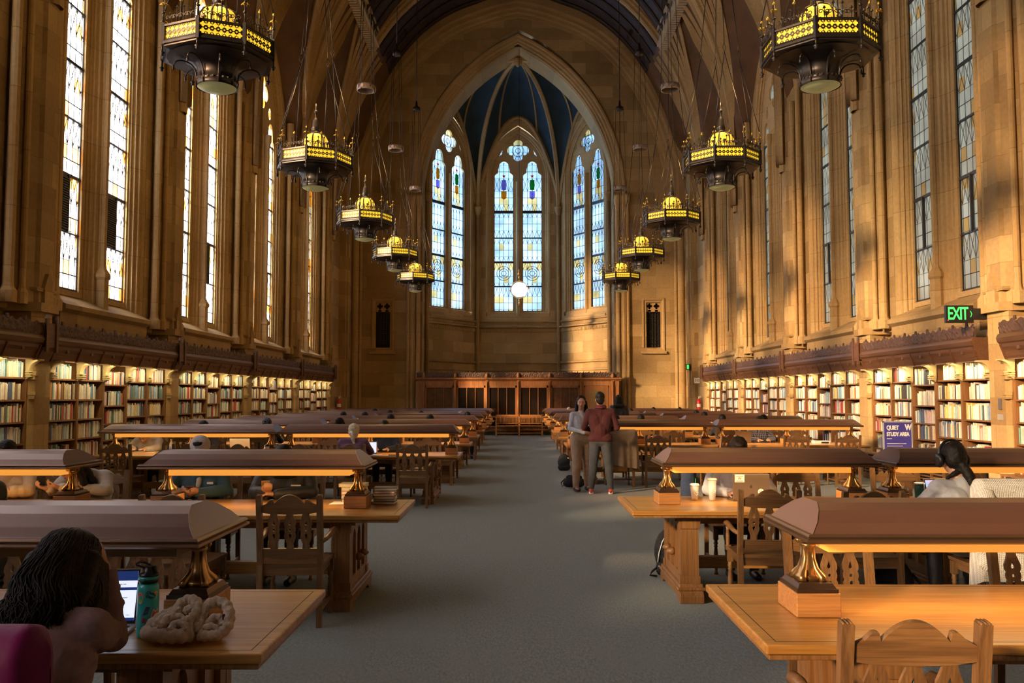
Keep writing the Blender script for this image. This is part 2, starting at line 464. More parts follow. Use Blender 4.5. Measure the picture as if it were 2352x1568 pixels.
def carpet():
    m, nt, out = new_mat('carpet')
    p = N(nt, 'ShaderNodeBsdfPrincipled', inp={'Roughness': 0.95, 'Specular IOR Level': 0.1, 'Sheen Weight': 0.15})
    g = N(nt, 'ShaderNodeNewGeometry')
    mp = N(nt, 'ShaderNodeMapping'); mp.inputs['Scale'].default_value = (60, 22, 1); mp.inputs['Rotation'].default_value = (0, 0, 0.5)
    L(nt, g.outputs['Position'], mp.inputs[0])
    n1 = N(nt, 'ShaderNodeTexNoise', inp={'Scale': 1.0, 'Detail': 4.0, 'Roughness': 0.7}); L(nt, mp.outputs[0], n1.inputs['Vector'])
    # carpet tiles: alternate blocks of ribbed pile
    sp = N(nt, 'ShaderNodeSeparateXYZ'); L(nt, g.outputs['Position'], sp.inputs[0])
    cb = N(nt, 'ShaderNodeCombineXYZ'); L(nt, Mth(nt, 'FLOOR', Mth(nt, 'DIVIDE', sp.outputs[0], 0.5)), cb.inputs[0]); L(nt, Mth(nt, 'FLOOR', Mth(nt, 'DIVIDE', sp.outputs[1], 0.5)), cb.inputs[1])
    wn = N(nt, 'ShaderNodeTexWhiteNoise'); L(nt, cb.outputs[0], wn.inputs[0])
    n3 = N(nt, 'ShaderNodeTexNoise', inp={'Scale': 260.0, 'Detail': 2.0}); L(nt, g.outputs['Position'], n3.inputs['Vector'])
    amp = N(nt, 'ShaderNodeMapRange', inp={1: 0, 2: 1, 3: 0.5, 4: 1.2}); L(nt, wn.outputs[0], amp.inputs[0])
    d = Mth(nt, 'MULTIPLY', Mth(nt, 'SUBTRACT', n1.outputs[0], 0.5), amp.outputs[0])
    v = Mth(nt, 'ADD', 1.0, Mth(nt, 'ADD', Mth(nt, 'MULTIPLY', d, 1.7), Mth(nt, 'MULTIPLY', Mth(nt, 'SUBTRACT', n3.outputs[0], 0.5), 0.5)))
    hs = N(nt, 'ShaderNodeHueSaturation', inp={'Color': (0.185, 0.215, 0.205, 1)}); L(nt, v, hs.inputs['Value'])
    L(nt, hs.outputs[0], p.inputs['Base Color'])
    b = N(nt, 'ShaderNodeBump', inp={'Strength': 0.6, 'Distance': 0.01}); L(nt, Mth(nt, 'ADD', d, Mth(nt, 'MULTIPLY', n3.outputs[0], 0.4)), b.inputs['Height']); L(nt, b.outputs[0], p.inputs['Normal'])
    L(nt, p.outputs[0], out.inputs[0])
    return m
M_['carpet'] = carpet()
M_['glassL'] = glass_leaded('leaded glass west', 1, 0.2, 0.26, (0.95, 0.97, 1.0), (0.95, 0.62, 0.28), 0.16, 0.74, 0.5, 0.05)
M_['glassR'] = glass_leaded('leaded glass east dimmed', 1, 0.2, 0.26, (0.62, 0.64, 0.60), (0.62, 0.47, 0.25), 0.16, 0.5, 0.5, 0.035, (0.55, 0.47, 0.34))  # same glass as the west; dim, shaded outside put into its duller tint
M_['glassA'] = glass_leaded('leaded glass apse', 'obj', 0.24, 0.34, (0.66, 0.83, 1.0), (0.70, 0.66, 0.45), 0.08, 0.85, 0.5, 0.04)
# ================================================================== the room
P = 5.3
PIERS = [13.7 + P * k for k in range(-4, 5)]          # -7.5 ... 34.9
YB, YE = -8.2, 39.3                                   # back and end wall
BAYS = [(a + b) / 2 for a, b in zip(PIERS[:-1], PIERS[1:])] + [37.3]
XP, XW, XG = 7.5, 7.85, 8.1

def struct(o): return tag(o, kind='structure')

mb = MB()
mb.bb(-8.6, 8.6, YB - 0.4, 46, -0.3, 0.0)
struct(mb.build('floor', M_['carpet']))

def zmain(x):
    x = abs(x)
    if x >= 7.5: return 9.5
    return 9.5 + 10.35 * math.sqrt(1 - (x / 7.5) ** 2.3) + 0.3 * max(0, 1 - x / 2)
def zcross(x, t):
    x = abs(x)
    if abs(t) > 2.45: return 0
    h = 3.9 + (7.8 - x) * 1.9
    if x < 5.0: return 0
    return 9.4 + h * (1 - (abs(t) / 2.45) ** 1.6) ** 0.75
def zvault(x, y):
    b = min(BAYS[:-1] + [37.55], key=lambda c: abs(c - y))
    return max(zmain(x), zcross(x, y - b))

# vault surface: dark timber in the middle, painted webs at the sides
mb = MB()
xs = [-8.2 + 16.4 * i / 84 for i in range(85)]
ys = []
y = YB - 0.3
while y < YE + 0.5:
    ys.append(y); y += P / 18
vs = [(x, y, zvault(x, y)) for y in ys for x in xs]
w = len(xs)
for j in range(len(ys) - 1):
    for i in range(w - 1):
        mi = 0 if abs((xs[i] + xs[i + 1]) / 2) < 5.85 else 1
        mb.f.append((j * w + i, (j + 1) * w + i, (j + 1) * w + i + 1, j * w + i + 1)); mb.m.append(mi); mb.s.append(True)
mb.v = vs
ceil = struct(mb.build('ceiling', [M_['timber'], M_['web']]))
mb = MB(); mb.bb(-9, 9, YB - 0.5, YE + .2, 20.6, 20.9); mb.build('roof_deck', M_['timber'], ceil)
# roof boards and rafters in the middle
mb = MB()
for yb in [PIERS[0] + 0.883 * k for k in range(0, 53)]:
    pts = [(x, yb, zmain(x) - 0.06) for x in [-5.8 + 11.6 * i / 24 for i in range(25)]]
    mb.tube(pts, 0.06, 4, 0, False)
mb.build('rafter', M_['timber'], ceil)

# transverse arches: moulded ribs at every pier line
def arch_ring(y0, half, drop, name, parent, mat=M_['rib'], xmax=7.5, inset=0.0):
    n = 44; path = []
    for i in range(n + 1):
        a = PI - PI * i / n
        x = (xmax) * math.cos(a)
        path.append((x + (.42 * x / xmax), zmain(x * 0.999) if abs(x) < 7.49 else 9.5))
    path = [(-xmax - .42, 8.0)] + path + [(xmax + .42, 8.0)]
    prof = [(0.15, half), (-drop * 0.35, half), (-drop * 0.45, half * 0.8), (-drop * 0.62, half * 0.8), (-drop * 0.72, half * 0.55), (-drop * .9, half * 0.5), (-drop, half * 0.25), (-drop, -half * 0.25), (-drop * .9, -half * 0.5), (-drop * 0.72, -half * 0.55), (-drop * 0.62, -half * 0.8), (-drop * 0.45, -half * 0.8), (-drop * 0.35, -half), (0.15, -half)]
    m = MB(); m.sweep(path, prof, lambda u, z, t: (u, y0 + t, z))
    return m.build(name, mat, parent)
for yp in PIERS[1:]:
    arch_ring(yp, 0.28, 0.52, 'transverse_arch', ceil)
# fan ribs springing from each pier, and purlins
for s in (-1, 1):
    mb = MB()
    for yp in PIERS[1:]:
        for tt in (-2.5, -1.95, -1.35, -0.7, 0.7, 1.35, 1.95, 2.5):
            if yp + tt < YB or yp + tt > YE: continue
            x1 = 5.95
            pts = []
            pts = [(s * 7.42, yp + .14 * (1 if tt > 0 else -1), 8.2)]
            for k in range(17):
                f = k / 16
                x = 7.40 + (x1 - 7.40) * f ** 1.5
                yy = yp + (0.16 * (1 if tt > 0 else -1)) + (tt - 0.16 * (1 if tt > 0 else -1)) * (f ** .9)
                pts.append((s * x, yy, zvault(x, yy) - .05))
            mb.tube(pts, [0.095] * len(pts), 4, 0, False)
    mb.build('fan_rib', M_['rib'], ceil)
    mb = MB()
    for k in range(len(PIERS) - 1):
        y0, y1 = PIERS[k] + .2, PIERS[k + 1] - .2
        zc = 15.85
        mb.bb(s * 5.75, s * 6.1, y0, y1, zc, zc + .9)
        mb.bb(s * 5.66, s * 5.75, y0, y1, zc + .06, zc + .14); mb.bb(s * 5.66, s * 5.75, y0, y1, zc + .72, zc + .8)
        nn = 24
        for q in range(nn):
            ya = y0 + (y1 - y0) * (q + .5) / nn
            mb.box((s * 5.92, ya, zc - .04), (.3, .1, .1), 0)
    mb.build('purlin', M_['purlin'], ceil)
    mb = MB()
    for k in range(len(PIERS) - 1):
        for q in range(9):
            ya = PIERS[k] + .55 + (P - 1.1) * q / 8
            mb.box((s * 5.748, ya, 16.35), (.012, .2, .2), 0, Matrix.Translation((s * 5.748, ya, 16.35)) @ Matrix.Rotation(PI / 4, 4, 'X') @ Matrix.Translation((-s * 5.748, -ya, -16.35)))
    mb.build('fret_shade_tile', M_['dark'], ceil)  # dark tiles on a solid beam; shade of fret openings put into colour

# ---- side walls
for s, side in ((-1, 'left'), (1, 'right')):
    mb = MB()
    def mp(u, z, t): return (s * (XG - t), u, z)
    loops = [rect(PIERS[0] - .9, 39.6, 3.05, 15.0)]
    for c in BAYS[:-1]:
        loops.append([(c + a, b) for a, b in arch(1.74, 3.25, 10.3, 13.2, 0, 8)])
    v, f = shape2d(loops, 0.42)
    mb.add([(s * (XW + .21 - z * 1.0), x, y) for x, y, z in v], f, 0)
    mb.bb(s * 7.98, s * 8.3, PIERS[0] - .9, 39.6, 0, 3.1)                # behind the shelves
    mb.bb(s * 8.16, s * 8.4, PIERS[0] - .9, 39.6, 13.3, 15.2)
    # end stretch after the last pier, flush
    mb.bb(s * 7.62, s * 8.0, 35.2, 37.9, 0, 3.2)
    # sills and panels below the windows
    for c in BAYS[:-1]:
        poly = [(s * 8.32, 3.62), (s * 7.72, 3.30), (s * 7.66, 3.27), (s * 7.66, 3.19), (s * 7.75, 3.13), (s * 7.75, 2.72), (s * 8.32, 2.72)]
        mb.extr(poly, 1, c - 1.72, c + 1.72)
        mb.bb(s * 7.73, s * 8.0, c - 2.4, c + 2.4, 2.5, 2.8)
    wall = struct(mb.build('wall_' + side, M_['stone']))
    # piers
    mb = MB()
    for yp in PIERS[:]:
        poly = [(s * 8.2, -.62), (s * 7.74, -.62), (s * 7.74, -.46), (s * 7.62, -.36), (s * 7.56, -.24), (s * XP, -.2), (s * XP, .2), (s * 7.56, .24), (s * 7.62, .36), (s * 7.74, .46), (s * 7.74, .62), (s * 8.2, .62)]
        mb.extr([(a, yp + b) for a, b in poly], 2, 3.15, 11.0)
        low = [(s * 8.2, -.3), (s * 7.55, -.3), (s * XP, -.22), (s * XP, .22), (s * 7.55, .3), (s * 8.2, .3)]
        mb.extr([(a, yp + b) for a, b in low], 2, 0, 3.16)
        mb.extr([(a * 1.0 - (s * .05 if abs(a) < 8 else 0), yp + b * 1.12) for a, b in low], 2, 0, .5)
        # corbel and little gablet above the cornice
        mb.extr([(s * 7.42, yp - .26), (s * 7.42, yp + .26), (s * 8.0, yp + .5), (s * 8.0, yp - .5)], 2, 3.02, 3.16)
        mb.bb(s * 7.44, s * 7.6, yp - .13, yp + .13, 3.16, 3.42)
        mb.extr([(yp - .13, 3.42), (yp + .13, 3.42), (yp + .03, 3.64), (yp - .03, 3.64)], 0, s * 7.44, s * 7.6)
        mb.bb(s * 7.47, s * 7.7, yp - .3, yp + .3, 3.34, 3.40)
    mb.build('pier', M_['stone'], wall)
    mb = MB()
    for yp in PIERS:
        for dy, xx, r in ((-.66, 7.72, .075), (.66, 7.72, .075), (-.42, 7.64, .05), (.42, 7.64, .05)):
            mb.lathe([(r * 1.7, 3.12), (r * 1.7, 3.3), (r * 1.15, 3.36), (r, 3.42), (r, 9.1 if abs(dy) < .5 else 10.2), (r * 1.2, 9.15 if abs(dy) < .5 else 10.25), (r * 1.6, 9.4 if abs(dy) < .5 else 10.5), (r * 1.7, 9.9 if abs(dy) < .5 else 10.9)], 10, (s * xx, yp + dy, 0), 0, False)
        for b in (-.1, .1):
            pass
    mb.build('wall_shaft', M_['shaft'], wall)
    # lower-pier carved niche lit by the shelf lamps
    mb = MB()
    for yp in PIERS[3:]:
        for z0 in (1.72, 2.02):
            mb.bb(s * 7.43, s * 7.55, yp - .33, yp - .22, z0, z0 + .05); mb.bb(s * 7.45, s * 7.55, yp - .32, yp - .23, z0 - .06, z0)
    mb.build('pier_moulding', M_['stone'], wall)

# ---- nave windows
wn = 0
BARS = [3.6 + 1.04 * k for k in range(0, 7)]
def nave_window(s, c, n, full=True):
    root = struct(thing('window_%d' % n, None, None, (0, 0, 0)))
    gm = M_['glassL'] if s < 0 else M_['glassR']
    mp = lambda u, z, t: (s * (XG - t), c + u, z)
    m = MB()
    prof = [(0, -.1), (0, .03), (.035, .06), (.035, .1), (.09, .1), (.115, .15), (.10, .19), (.17, .19), (.20, .24), (.20, .28), (.27, .28), (.30, .33), (.34, .35), (.42, .36)]
    prof = [(a, b * .68) for a, b in prof]
    m.sweep(arch(1.35, 3.3, 10.3, 12.75, 0, 9), prof, mp)
    # central mullion
    mul = [(-.46, -.06), (-.44, .0), (-.38, .02), (-.37, .05), (-.29, .05), (-.27, .09), (-.19, .10), (-.17, .14), (-.09, .15), (-.07, .19), (-.035, .21), (.035, .21), (.07, .19), (.09, .15), (.17, .14), (.19, .10), (.27, .09), (.29, .05), (.37, .05), (.38, .02), (.44, .0), (.46, -.06)]
    m.extr([(s * (XG - t), c + u) for u, t in mul], 2, 3.28, 9.9)
    m.lathe([(.13, 3.25), (.13, 3.9), (.16, 3.94), (.16, 4.0), (.09, 4.1), (.07, 4.16), (.07, 9.5), (.12, 9.7), (.12, 9.9)], 8, (s * (XG - .21), c, 0), 0, False)
    m.build('window_surround', M_['shaft'], root)
    # tracery
    outl = arch(1.36, 3.5, 10.3, 12.8, 0, 9)
    loops = [outl]
    for cx in (-.92, .92):
        lb = lobed(cx, 9.9, .42)
        loops.append([(cx - .42, 3.6)] + lb + [(cx + .42, 3.6)])
    loops.append(quatre(0, 11.35, .55))
    loops.append(circ(-.78, 10.85, .13, 10, .2)); loops.append(circ(.78, 10.85, .13, 10, .2))
    v, f = shape2d(loops, .06)
    t_ = MB(); t_.add([(s * (XG + z), c + x, y) for x, y, z in v], f)
    t_.build('tracery', M_['shaft'], root)
    for cx in (-.92, .92):
        g_ = MB(); g_.bb(s * (XG + .034), s * (XG + .042), c + cx - .46, c + cx + .46, 3.5, 10.7)
        g_.build('glass_light', gm, root)
        b_ = MB()
        for k, z in enumerate(BARS):
            th = .06 if k % 2 == 0 else .03
            b_.bb(s * (XG + .0), s * (XG + .033), c + cx - .42, c + cx + .42, z - th / 2, z + th / 2)
        for e in (-.41, .41):
            b_.bb(s * (XG + .01), s * (XG + .033), c + cx + e - .012, c + cx + e + .012, 3.55, 9.95)
        if full: b_.bb(s * (XG - .02), s * (XG + .033), c + cx - .02, c + cx + .02, BARS[1], BARS[2])
        b_.build('glazing_bar', M_['bar'], root)
        if s < 0 and full:
            l_ = MB(); l_.bb(s * (XG + .0), s * (XG + .033), c + cx - .41, c + cx - .01, BARS[1] + .02, BARS[2] - .02)
            for k in range(22):
                z = BARS[1] + .05 + k * .043
                l_.bb(s * (XG - .03), s * (XG + .005), c + cx - .38, c + cx - .03, z, z + .018)
            l_.build('louvre_vent', M_['bar'], root)
    g_ = MB(); g_.bb(s * (XG + .034), s * (XG + .042), c - 1.1, c + 1.1, 10.75, 12.2); g_.build('glass_light', gm, root)
    return root
for s in (-1, 1):
    for i, c in enumerate(BAYS[:-1]):
        wn += 1
        nave_window(s, c, wn, i >= 2)

# ---- back wall behind the camera
mb = MB(); mb.bb(-8.6, 8.6, YB - .6, YB, 0, 21)
struct(mb.build('wall_back', M_['stone']))

# ---- end wall with the apse arch
AW, AS, AZ = 4.42, 10.9, 17.9
loops = [rect(-8.6, 8.6, 0, 21)]
loops.append(arch(AW + .5, -0.01 + 0.02, AS, AZ + .75, 0, 16))
NW = [(-6.12, .32, 3.9, 5.95), (6.12, .32, 3.9, 5.95)]
for cx, hw, z0, z1 in NW: loops.append(rect(cx - hw, cx + hw, z0, z1))
v, f = shape2d(loops, .6)
mb = MB(); mb.add([(x, YE + .3 - z, y) for x, y, z in v], f)
ew = struct(mb.build('wall_end', M_['stone_end']))
mb = MB()
prof = [(-.02, 2.0), (0, 1.0), (0, .45), (.05, .40), (.05, .33), (.12, .33), (.16, .25), (.14, .18), (.22, .17), (.27, .10), (.25, .02), (.34, 0.0), (.38, -.06), (.46, -.08), (.52, -.03), (.52, .1)]
mb.sweep(arch(AW, 0.0, AS, AZ, 0, 18), prof, lambda u, z, t: (u, YE + t, z))
# hood and outer wall arch
pth = [(-7.3, 9.4)] + [(x, zmain(x) - .35) for x in [7.25 * math.cos(PI - PI * i / 40) for i in range(41)]] + [(7.3, 9.4)]
mb.sweep(pth, [(.5, -.45), (0, -.45), (-.1, -.40), (-.1, -.3), (-.22, -.3), (-.28, -.2), (-.4, -.18), (-.46, -.08), (-.6, -.06), (-.62, .05)], lambda u, z, t: (u, YE + t, z))
mb.build('wall_arch', M_['rib'], ew)
mb = MB()
for s in (-1, 1):
    for x, y, r in ((4.55, .12, .1), (4.80, -.02, .075), (4.98, -.08, .07)):
        mb.lathe([(r * 1.8, 0), (r * 1.8, .5), (r, .6), (r, AS - .5), (r * 1.3, AS - .45), (r * 2.0, AS - .1), (r * 2.1, AS)], 12, (s * x, YE + y, 0), 0, True)
    # corner shafts at the side walls
    for x, y, r in ((7.35, -.25, .16), (7.15, -.06, .08)):
        mb.lathe([(r * 1.2, 0), (r * 1.2, .5), (r, .6), (r, 9.2), (r * 1.6, 9.5), (r * 1.6, 9.7)], 12, (s * x, YE + y, 0), 0, True)
mb.build('respond_shaft', M_['shaft'], ew)
for cx, hw, z0, z1 in NW:
    wn += 1
    root = struct(thing('window_%d' % wn, None, None))
    m = MB()
    m.sweep([(cx - hw, z0), (cx - hw, z1), (cx + hw, z1), (cx + hw, z0), (cx - hw, z0)], [(0, .3), (0, .05), (.06, 0), (.12, -.05), (.18, -.05), (.2, .02)], lambda u, z, t: (u, YE + t, z))
    m.bb(cx - hw - .25, cx + hw + .25, YE - .12, YE + .02, z0 - .28, z0 - .16)
    m.build('window_surround', M_['shaft'], root)
    lp = [rect(cx - hw, cx + hw, z1 - .42, z1)]
    for k in (-1, 1):
        lp.append(quatre(cx + k * .16, z1 - .17, .14, 24)); lp.append(circ(cx + k * .16, z1 - .38, .08, 10, .06))
    v, f = shape2d(lp, .06)
    m = MB(); m.add([(x, YE + .1 + z, y) for x, y, z in v], f); m.build('tracery', M_['shaft'], root)
    m = MB(); m.bb(cx - hw, cx + hw, YE + .22, YE + .26, z0, z1); m.build('dark_glass', M_['dark'], root)
    m = MB()
    for k in range(1, 10):
        z = z0 + k * .165
        m.bb(cx - hw, cx + hw, YE + .17, YE + .20, z, z + .018)
        for q in range(5): m.lathe([(.035, -.01), (.035, .01)], 8, (0, 0, 0), 0, True, Matrix.Translation((cx - hw + .08 + q * .12, YE + .185, z + .08)) @ Matrix.Rotation(PI / 2, 4, 'X'), caps=True)
    for q in range(5): m.bb(cx - hw + .02 + q * .145, cx - hw + .035 + q * .145, YE + .17, YE + .2, z0, z1 - .4)
    m.build('window_grille', M_['iron'], root)
# corner piers near the end wall, door slots in the side walls
for s in (-1, 1):
    mb = MB()
    mb.bb(s * 7.38, s * 8.2, 37.0, 37.75, 0, 12)
    mb.bb(s * 7.30, s * 7.42, 37.2, 37.55, 0, 9.3)
    mb.bb(s * 7.5, s * 8.2, 38.55, 39.35, 0, 12)
    mb.bb(s * 7.5, s * 8.2, 37.7, 38.6, 2.35, 12)
    mb.bb(s * 7.66, s * 8.2, 34.9, 37.2, 3.0, 12)
    o = mb.build('corner_pier', M_['stone_end'], ew)
    d = struct(thing('door_%d' % (1 if s < 0 else 2), None, None))
    m = MB(); m.bb(s * 7.78, s * 7.86, 37.72, 38.58, 0, 2.36); m.build('door_leaf', M_['timber'] if s < 0 else plain('grey door', (.2, .19, .19), .5), d)

# ---- apse
CA = [(-4.4, 40.75), (-2.12, 44.0), (2.12, 44.0), (4.4, 40.75)]
awm = MB(); ash = MB()
ZT = 16.8
def face_frame(a, b):
    ax, ay = a; bx, by = b
    Lf = math.hypot(bx - ax, by - ay); ux, uy = (bx - ax) / Lf, (by - ay) / Lf
    nx, ny = uy, -ux            # towards the hall
    mx, my = (ax + bx) / 2, (ay + by) / 2
    return Lf, (lambda u, z, t: (mx + ux * u + nx * t, my + uy * u + ny * t, z)), math.atan2(uy, ux)
for k in range(3):
    Lf, mp, ang = face_frame(CA[k], CA[k + 1])
    Z0, ZS = 6.05, 12.4
    hw = 1.28
    op = arch(hw + .36, Z0 - .30, 12.9, 15.6, 0, 10)
    awm.add([mp(a, b, c) for a in (-hw - .6, hw + .6) for b in (Z0 - .8, Z0 - .02) for c in (-.55, -.27)], [(0, 1, 3, 2), (4, 6, 7, 5), (1, 5, 7, 3), (0, 4, 5, 1), (2, 3, 7, 6), (0, 2, 6, 4)])
    v, f = shape2d([rect(-Lf / 2 - .05, Lf / 2 + .05, 0, ZT), op], .5)
    awm.add([mp(x, y, -.25 + z) for x, y, z in v], f)
    # string courses
    for z, d in ((5.15, .14), (5.42, .08), (3.35, .1), (2.95, .06)):
        awm.extr([(0, 0)] * 0 or [(-.01, z), (d, z + .03), (d, z + .09), (-.01, z + .16)], 0, -Lf / 2, Lf / 2, 0) if False else None
        vs = []
        for u in (-Lf / 2, Lf / 2):
            for t, zz in ((-.01, z), (d, z + .02), (d, z + .09), (-.01, z + .15)): vs.append(mp(u, zz, t))
        awm.add(vs, [(0, 1, 5, 4), (1, 2, 6, 5), (2, 3, 7, 6)])
    wn += 1
    root = struct(thing('window_%d' % wn, None, None))
    m = MB()
    m.sweep(arch(hw, Z0 - .1, 12.9, 15.1, 0, 10), [(0, -.3), (0, -.22), (.05, -.2), (.05, -.14), (.12, -.14), (.16, -.08), (.22, -.07), (.24, 0), (.3, .02), (.36, .02), (.38, -.02)], mp)
    # weathered sill steps
    vs = []
    for u in (-hw - .3, hw + .3):
        for t, zz in ((-.3, Z0), (-.1, Z0 - .1), (-.02, Z0 - .38), (.06, Z0 - .44), (.06, Z0 - .52), (.01, Z0 - .58)): vs.append(mp(u, zz, t))
    m.add(vs, [(i, i + 1, i + 7, i + 6) for i in range(5)])
    mul = [(-.18, -.3), (-.18, -.2), (-.1, -.16), (-.08, -.08), (-.04, -.03), (.04, -.03), (.08, -.08), (.1, -.16), (.18, -.2), (.18, -.3)]
    nn = len(mul)
    vs = [mp(u, z, t) for z in (Z0 - .5, ZS + .3) for u, t in mul]
    m.add(vs, [(i, i + 1, nn + i + 1, nn + i) for i in range(nn - 1)])
    m.build('window_surround', M_['shaft'], root)
    loops = [arch(hw + .03, Z0 - .05, 12.9, 15.15, 0, 10)]
    lc = .73; lw = .5
    for cx in (-lc, lc):
        lb = lobed(cx, 13.0, lw)
        loops.append([(cx - lw, Z0)] + lb + [(cx + lw, Z0)])
    loops.append(quatre(0, 14.35, .56, 48))
    loops.append([(-1.0, 14.0), (-.86, 14.28), (-.78, 14.42), (-.84, 14.15)]); loops.append([(1.0, 14.0), (.84, 14.15), (.78, 14.42), (.86, 14.28)])
    v, f = shape2d(loops, .1)
    t_ = MB(); t_.add([mp(x, y, -.25 + z) for x, y, z in v], f); t_.build('tracery', M_['shaft'], root)
    RT = Matrix.Translation(Vector(mp(0, 0, 0))) @ Matrix.Rotation(ang, 4, 'Z')
    for cx in (-lc, lc):
        g_ = MB(); g_.bb(-lw - .03, lw + .03, .30, .308, Z0 - .05, 13.75)
        o = g_.build('glass_light', M_['glassA'], root); o.matrix_world = RT @ Matrix.Translation((cx, 0, 0))
        b_ = MB()
        for z, th in ((8.55, .05), (11.15, .07), (7.3, .03), (9.8, .03)):
            b_.add([mp(a, b, c) for a in (cx - lw, cx + lw) for b in (z - th, z + th) for c in (-.3, -.24)], [(0, 1, 3, 2), (4, 6, 7, 5), (1, 5, 7, 3), (0, 4, 5, 1), (0, 2, 6, 4)])
        b_.add([mp(a, b, c) for a in (cx - lw, cx - lw + .03) for b in (Z0, 13.1) for c in (-.3, -.24)], [(0, 1, 3, 2), (4, 6, 7, 5), (1, 5, 7, 3)])
        b_.add([mp(a, b, c) for a in (cx + lw - .03, cx + lw) for b in (Z0, 13.1) for c in (-.3, -.24)], [(0, 1, 3, 2), (4, 6, 7, 5), (1, 5, 7, 3), (0, 4, 5, 1)])
        b_.build('glazing_bar', M_['bar'], root)
        # coloured pieces of the stained glass
        cols = [('red glass', (.75, .03, .06)), ('green glass', (.03, .4, .1)), ('gold glass', (.8, .42, .05)), ('violet glass', (.45, .38, .75))]
        def piece(nm, mcol, pts):
            mm = M_.get(nm)
            if mm is None:
                mm, nt, out = new_mat(nm)
                tr = N(nt, 'ShaderNodeBsdfTransparent', inp={'Color': c4(mcol)}); df = N(nt, 'ShaderNodeBsdfDiffuse', inp={'Color': c4(mcol)})
                mx = N(nt, 'ShaderNodeMixShader', inp={0: .3}); L(nt, tr.outputs[0], mx.inputs[1]); L(nt, df.outputs[0], mx.inputs[2]); L(nt, mx.outputs[0], out.inputs[0]); M_[nm] = mm
            v, f = shape2d([pts], .006)
            q = MB(); q.add([mp(cx + x, y, -.29 + z) for x, y, z in v], f); q.build('stained_' + nm.split()[0] + '_pane', mm, root)
        zc = 12.85
        star = [(.11 * (1 if i % 2 == 0 else .42) * math.sin(2 * PI * i / 10), zc + .18 + .11 * (1 if i % 2 == 0 else .42) * math.cos(2 * PI * i / 10)) for i in range(10)]
        piece(*cols[0], star)
        a_, b__ = (cols[2], cols[3]) if cx < 0 else (cols[1], cols[2])
        if k == 1: a_, b__ = (cols[3], cols[2]) if cx < 0 else (cols[1], cols[3])
        piece(*a_, [(-.12, zc - .55), (.12, zc - .55), (.12, zc - .02), (-.12, zc - .02)])
        piece(*b__, [(-.14, zc - .95), (0, zc - 1.05), (.14, zc - .95), (.14, zc - .6), (-.14, zc - .6)])
        # roundel lead lines
        r_ = MB()
        for rr in (.36, .24, .12):
            r_.tube([Vector(mp(cx + rr * math.cos(a), 7.98 + rr * math.sin(a), -.285)) for a in [2 * PI * i / 28 for i in range(28)]], .014, 4, 0, False, closed=True)
        for q in range(8):
            a = q * PI / 4
            r_.tube([Vector(mp(cx + .12 * math.cos(a), 7.98 + .12 * math.sin(a), -.285)), Vector(mp(cx + .24 * math.cos(a), 7.98 + .24 * math.sin(a), -.285))], .008, 4, 0, False)
        r_.build('roundel_lead', M_['bar'], root)
    g_ = MB(); g_.bb(-1.15, 1.15, .30, .308, 13.8, 15.0); o = g_.build('glass_light', M_['glassA'], root); o.matrix_world = RT
    r_ = MB()
    for rr in (.3, .13): r_.tube([Vector(mp(rr * math.cos(a), 14.35 + rr * math.sin(a), -.285)) for a in [2 * PI * i / 24 for i in range(24)]], .014, 4, 0, False, closed=True)
    r_.build('roundel_lead', M_['bar'], root)
for k in (0, 3):
    s = -1 if k == 0 else 1
    awm.bb(s * 4.38, s * 4.9, YE + .3, 41.0, 0, ZT)
aw = struct(awm.build('wall_apse', M_['stone_end']))
# carved frieze band
fr = MB()
for k in range(3):
    Lf, mp, ang = face_frame(CA[k], CA[k + 1])
    nb = int(Lf / .11)
    for i in range(nb):
        u = -Lf / 2 + .1 + (Lf - .2) * (i + .5) / nb
        h = .05 + .03 * R.random()
        vs = [mp(u + a, 5.02 + b, c) for a in (-.035, .035) for b in (-h, h) for c in (-.01, .05)]
        fr.add(vs, [(0, 1, 3, 2), (4, 6, 7, 5), (1, 5, 7, 3), (0, 4, 5, 1), (2, 3, 7, 6)])
fr.build('carved_frieze', M_['shaft'], aw)
BOSS = (0, 40.7, 17.75)
def ribc(c, s):
    q = 1 - math.cos(s * PI / 2)
    return Vector((c[0] + (BOSS[0] - c[0]) * q, c[1] + (BOSS[1] - c[1]) * q, 11.3 + (BOSS[2] - 11.3) * math.sin(s * PI / 2) ** .9))
wb = MB(); rb = MB()
for k in range(3):
    a, b = CA[k], CA[k + 1]
    def fn(u, v, a=a, b=b):
        p = ribc(a, v).lerp(ribc(b, v), u)
        lift = 4.6 * (math.sin(PI * u) ** .8) * (1 - v) ** 1.6
        p.z = min(p.z + lift, 17.9)
        return p
    wb.grid(fn, 16, 16)
    # arch against the wall, and intermediate ribs
    Lf, mp, ang = face_frame(a, b)
    rb.tube([fn(i / 20, 0.015) for i in range(21)], .11, 5, 0, False)
    for uu in (.27, .73):
        rb.tube([fn(uu, 0.0 + i / 16) for i in range(17)], .06, 4, 0, False)
for c in CA:
    cc = (c[0] * .97, c[1] - .08)
    rb.tube([(cc[0], cc[1], 0), (cc[0], cc[1], 11.3)], .1, 8)
    rb.lathe([(.1, 10.9), (.2, 11.25), (.2, 11.35)], 8, (cc[0], cc[1], 0))
    rb.tube([ribc(cc, i / 18) for i in range(19)], .12, 5, 0, False)
    rb.lathe([(.17, 0), (.17, 2.6), (.13, 2.75)], 8, (cc[0], cc[1], 0))
rb.lathe([(.05, -.35), (.18, -.2), (.22, 0), (.1, .1)], 10, (BOSS[0], BOSS[1], BOSS[2]))
wb.build('vault_web', M_['blue'], aw); rb.build('vault_rib', M_['rib'], aw)
mb = MB(); mb.bb(-5.2, 5.2, YE + .3, 44.8, 17.95, 18.3); mb.build('roof_deck', M_['dark'], aw)
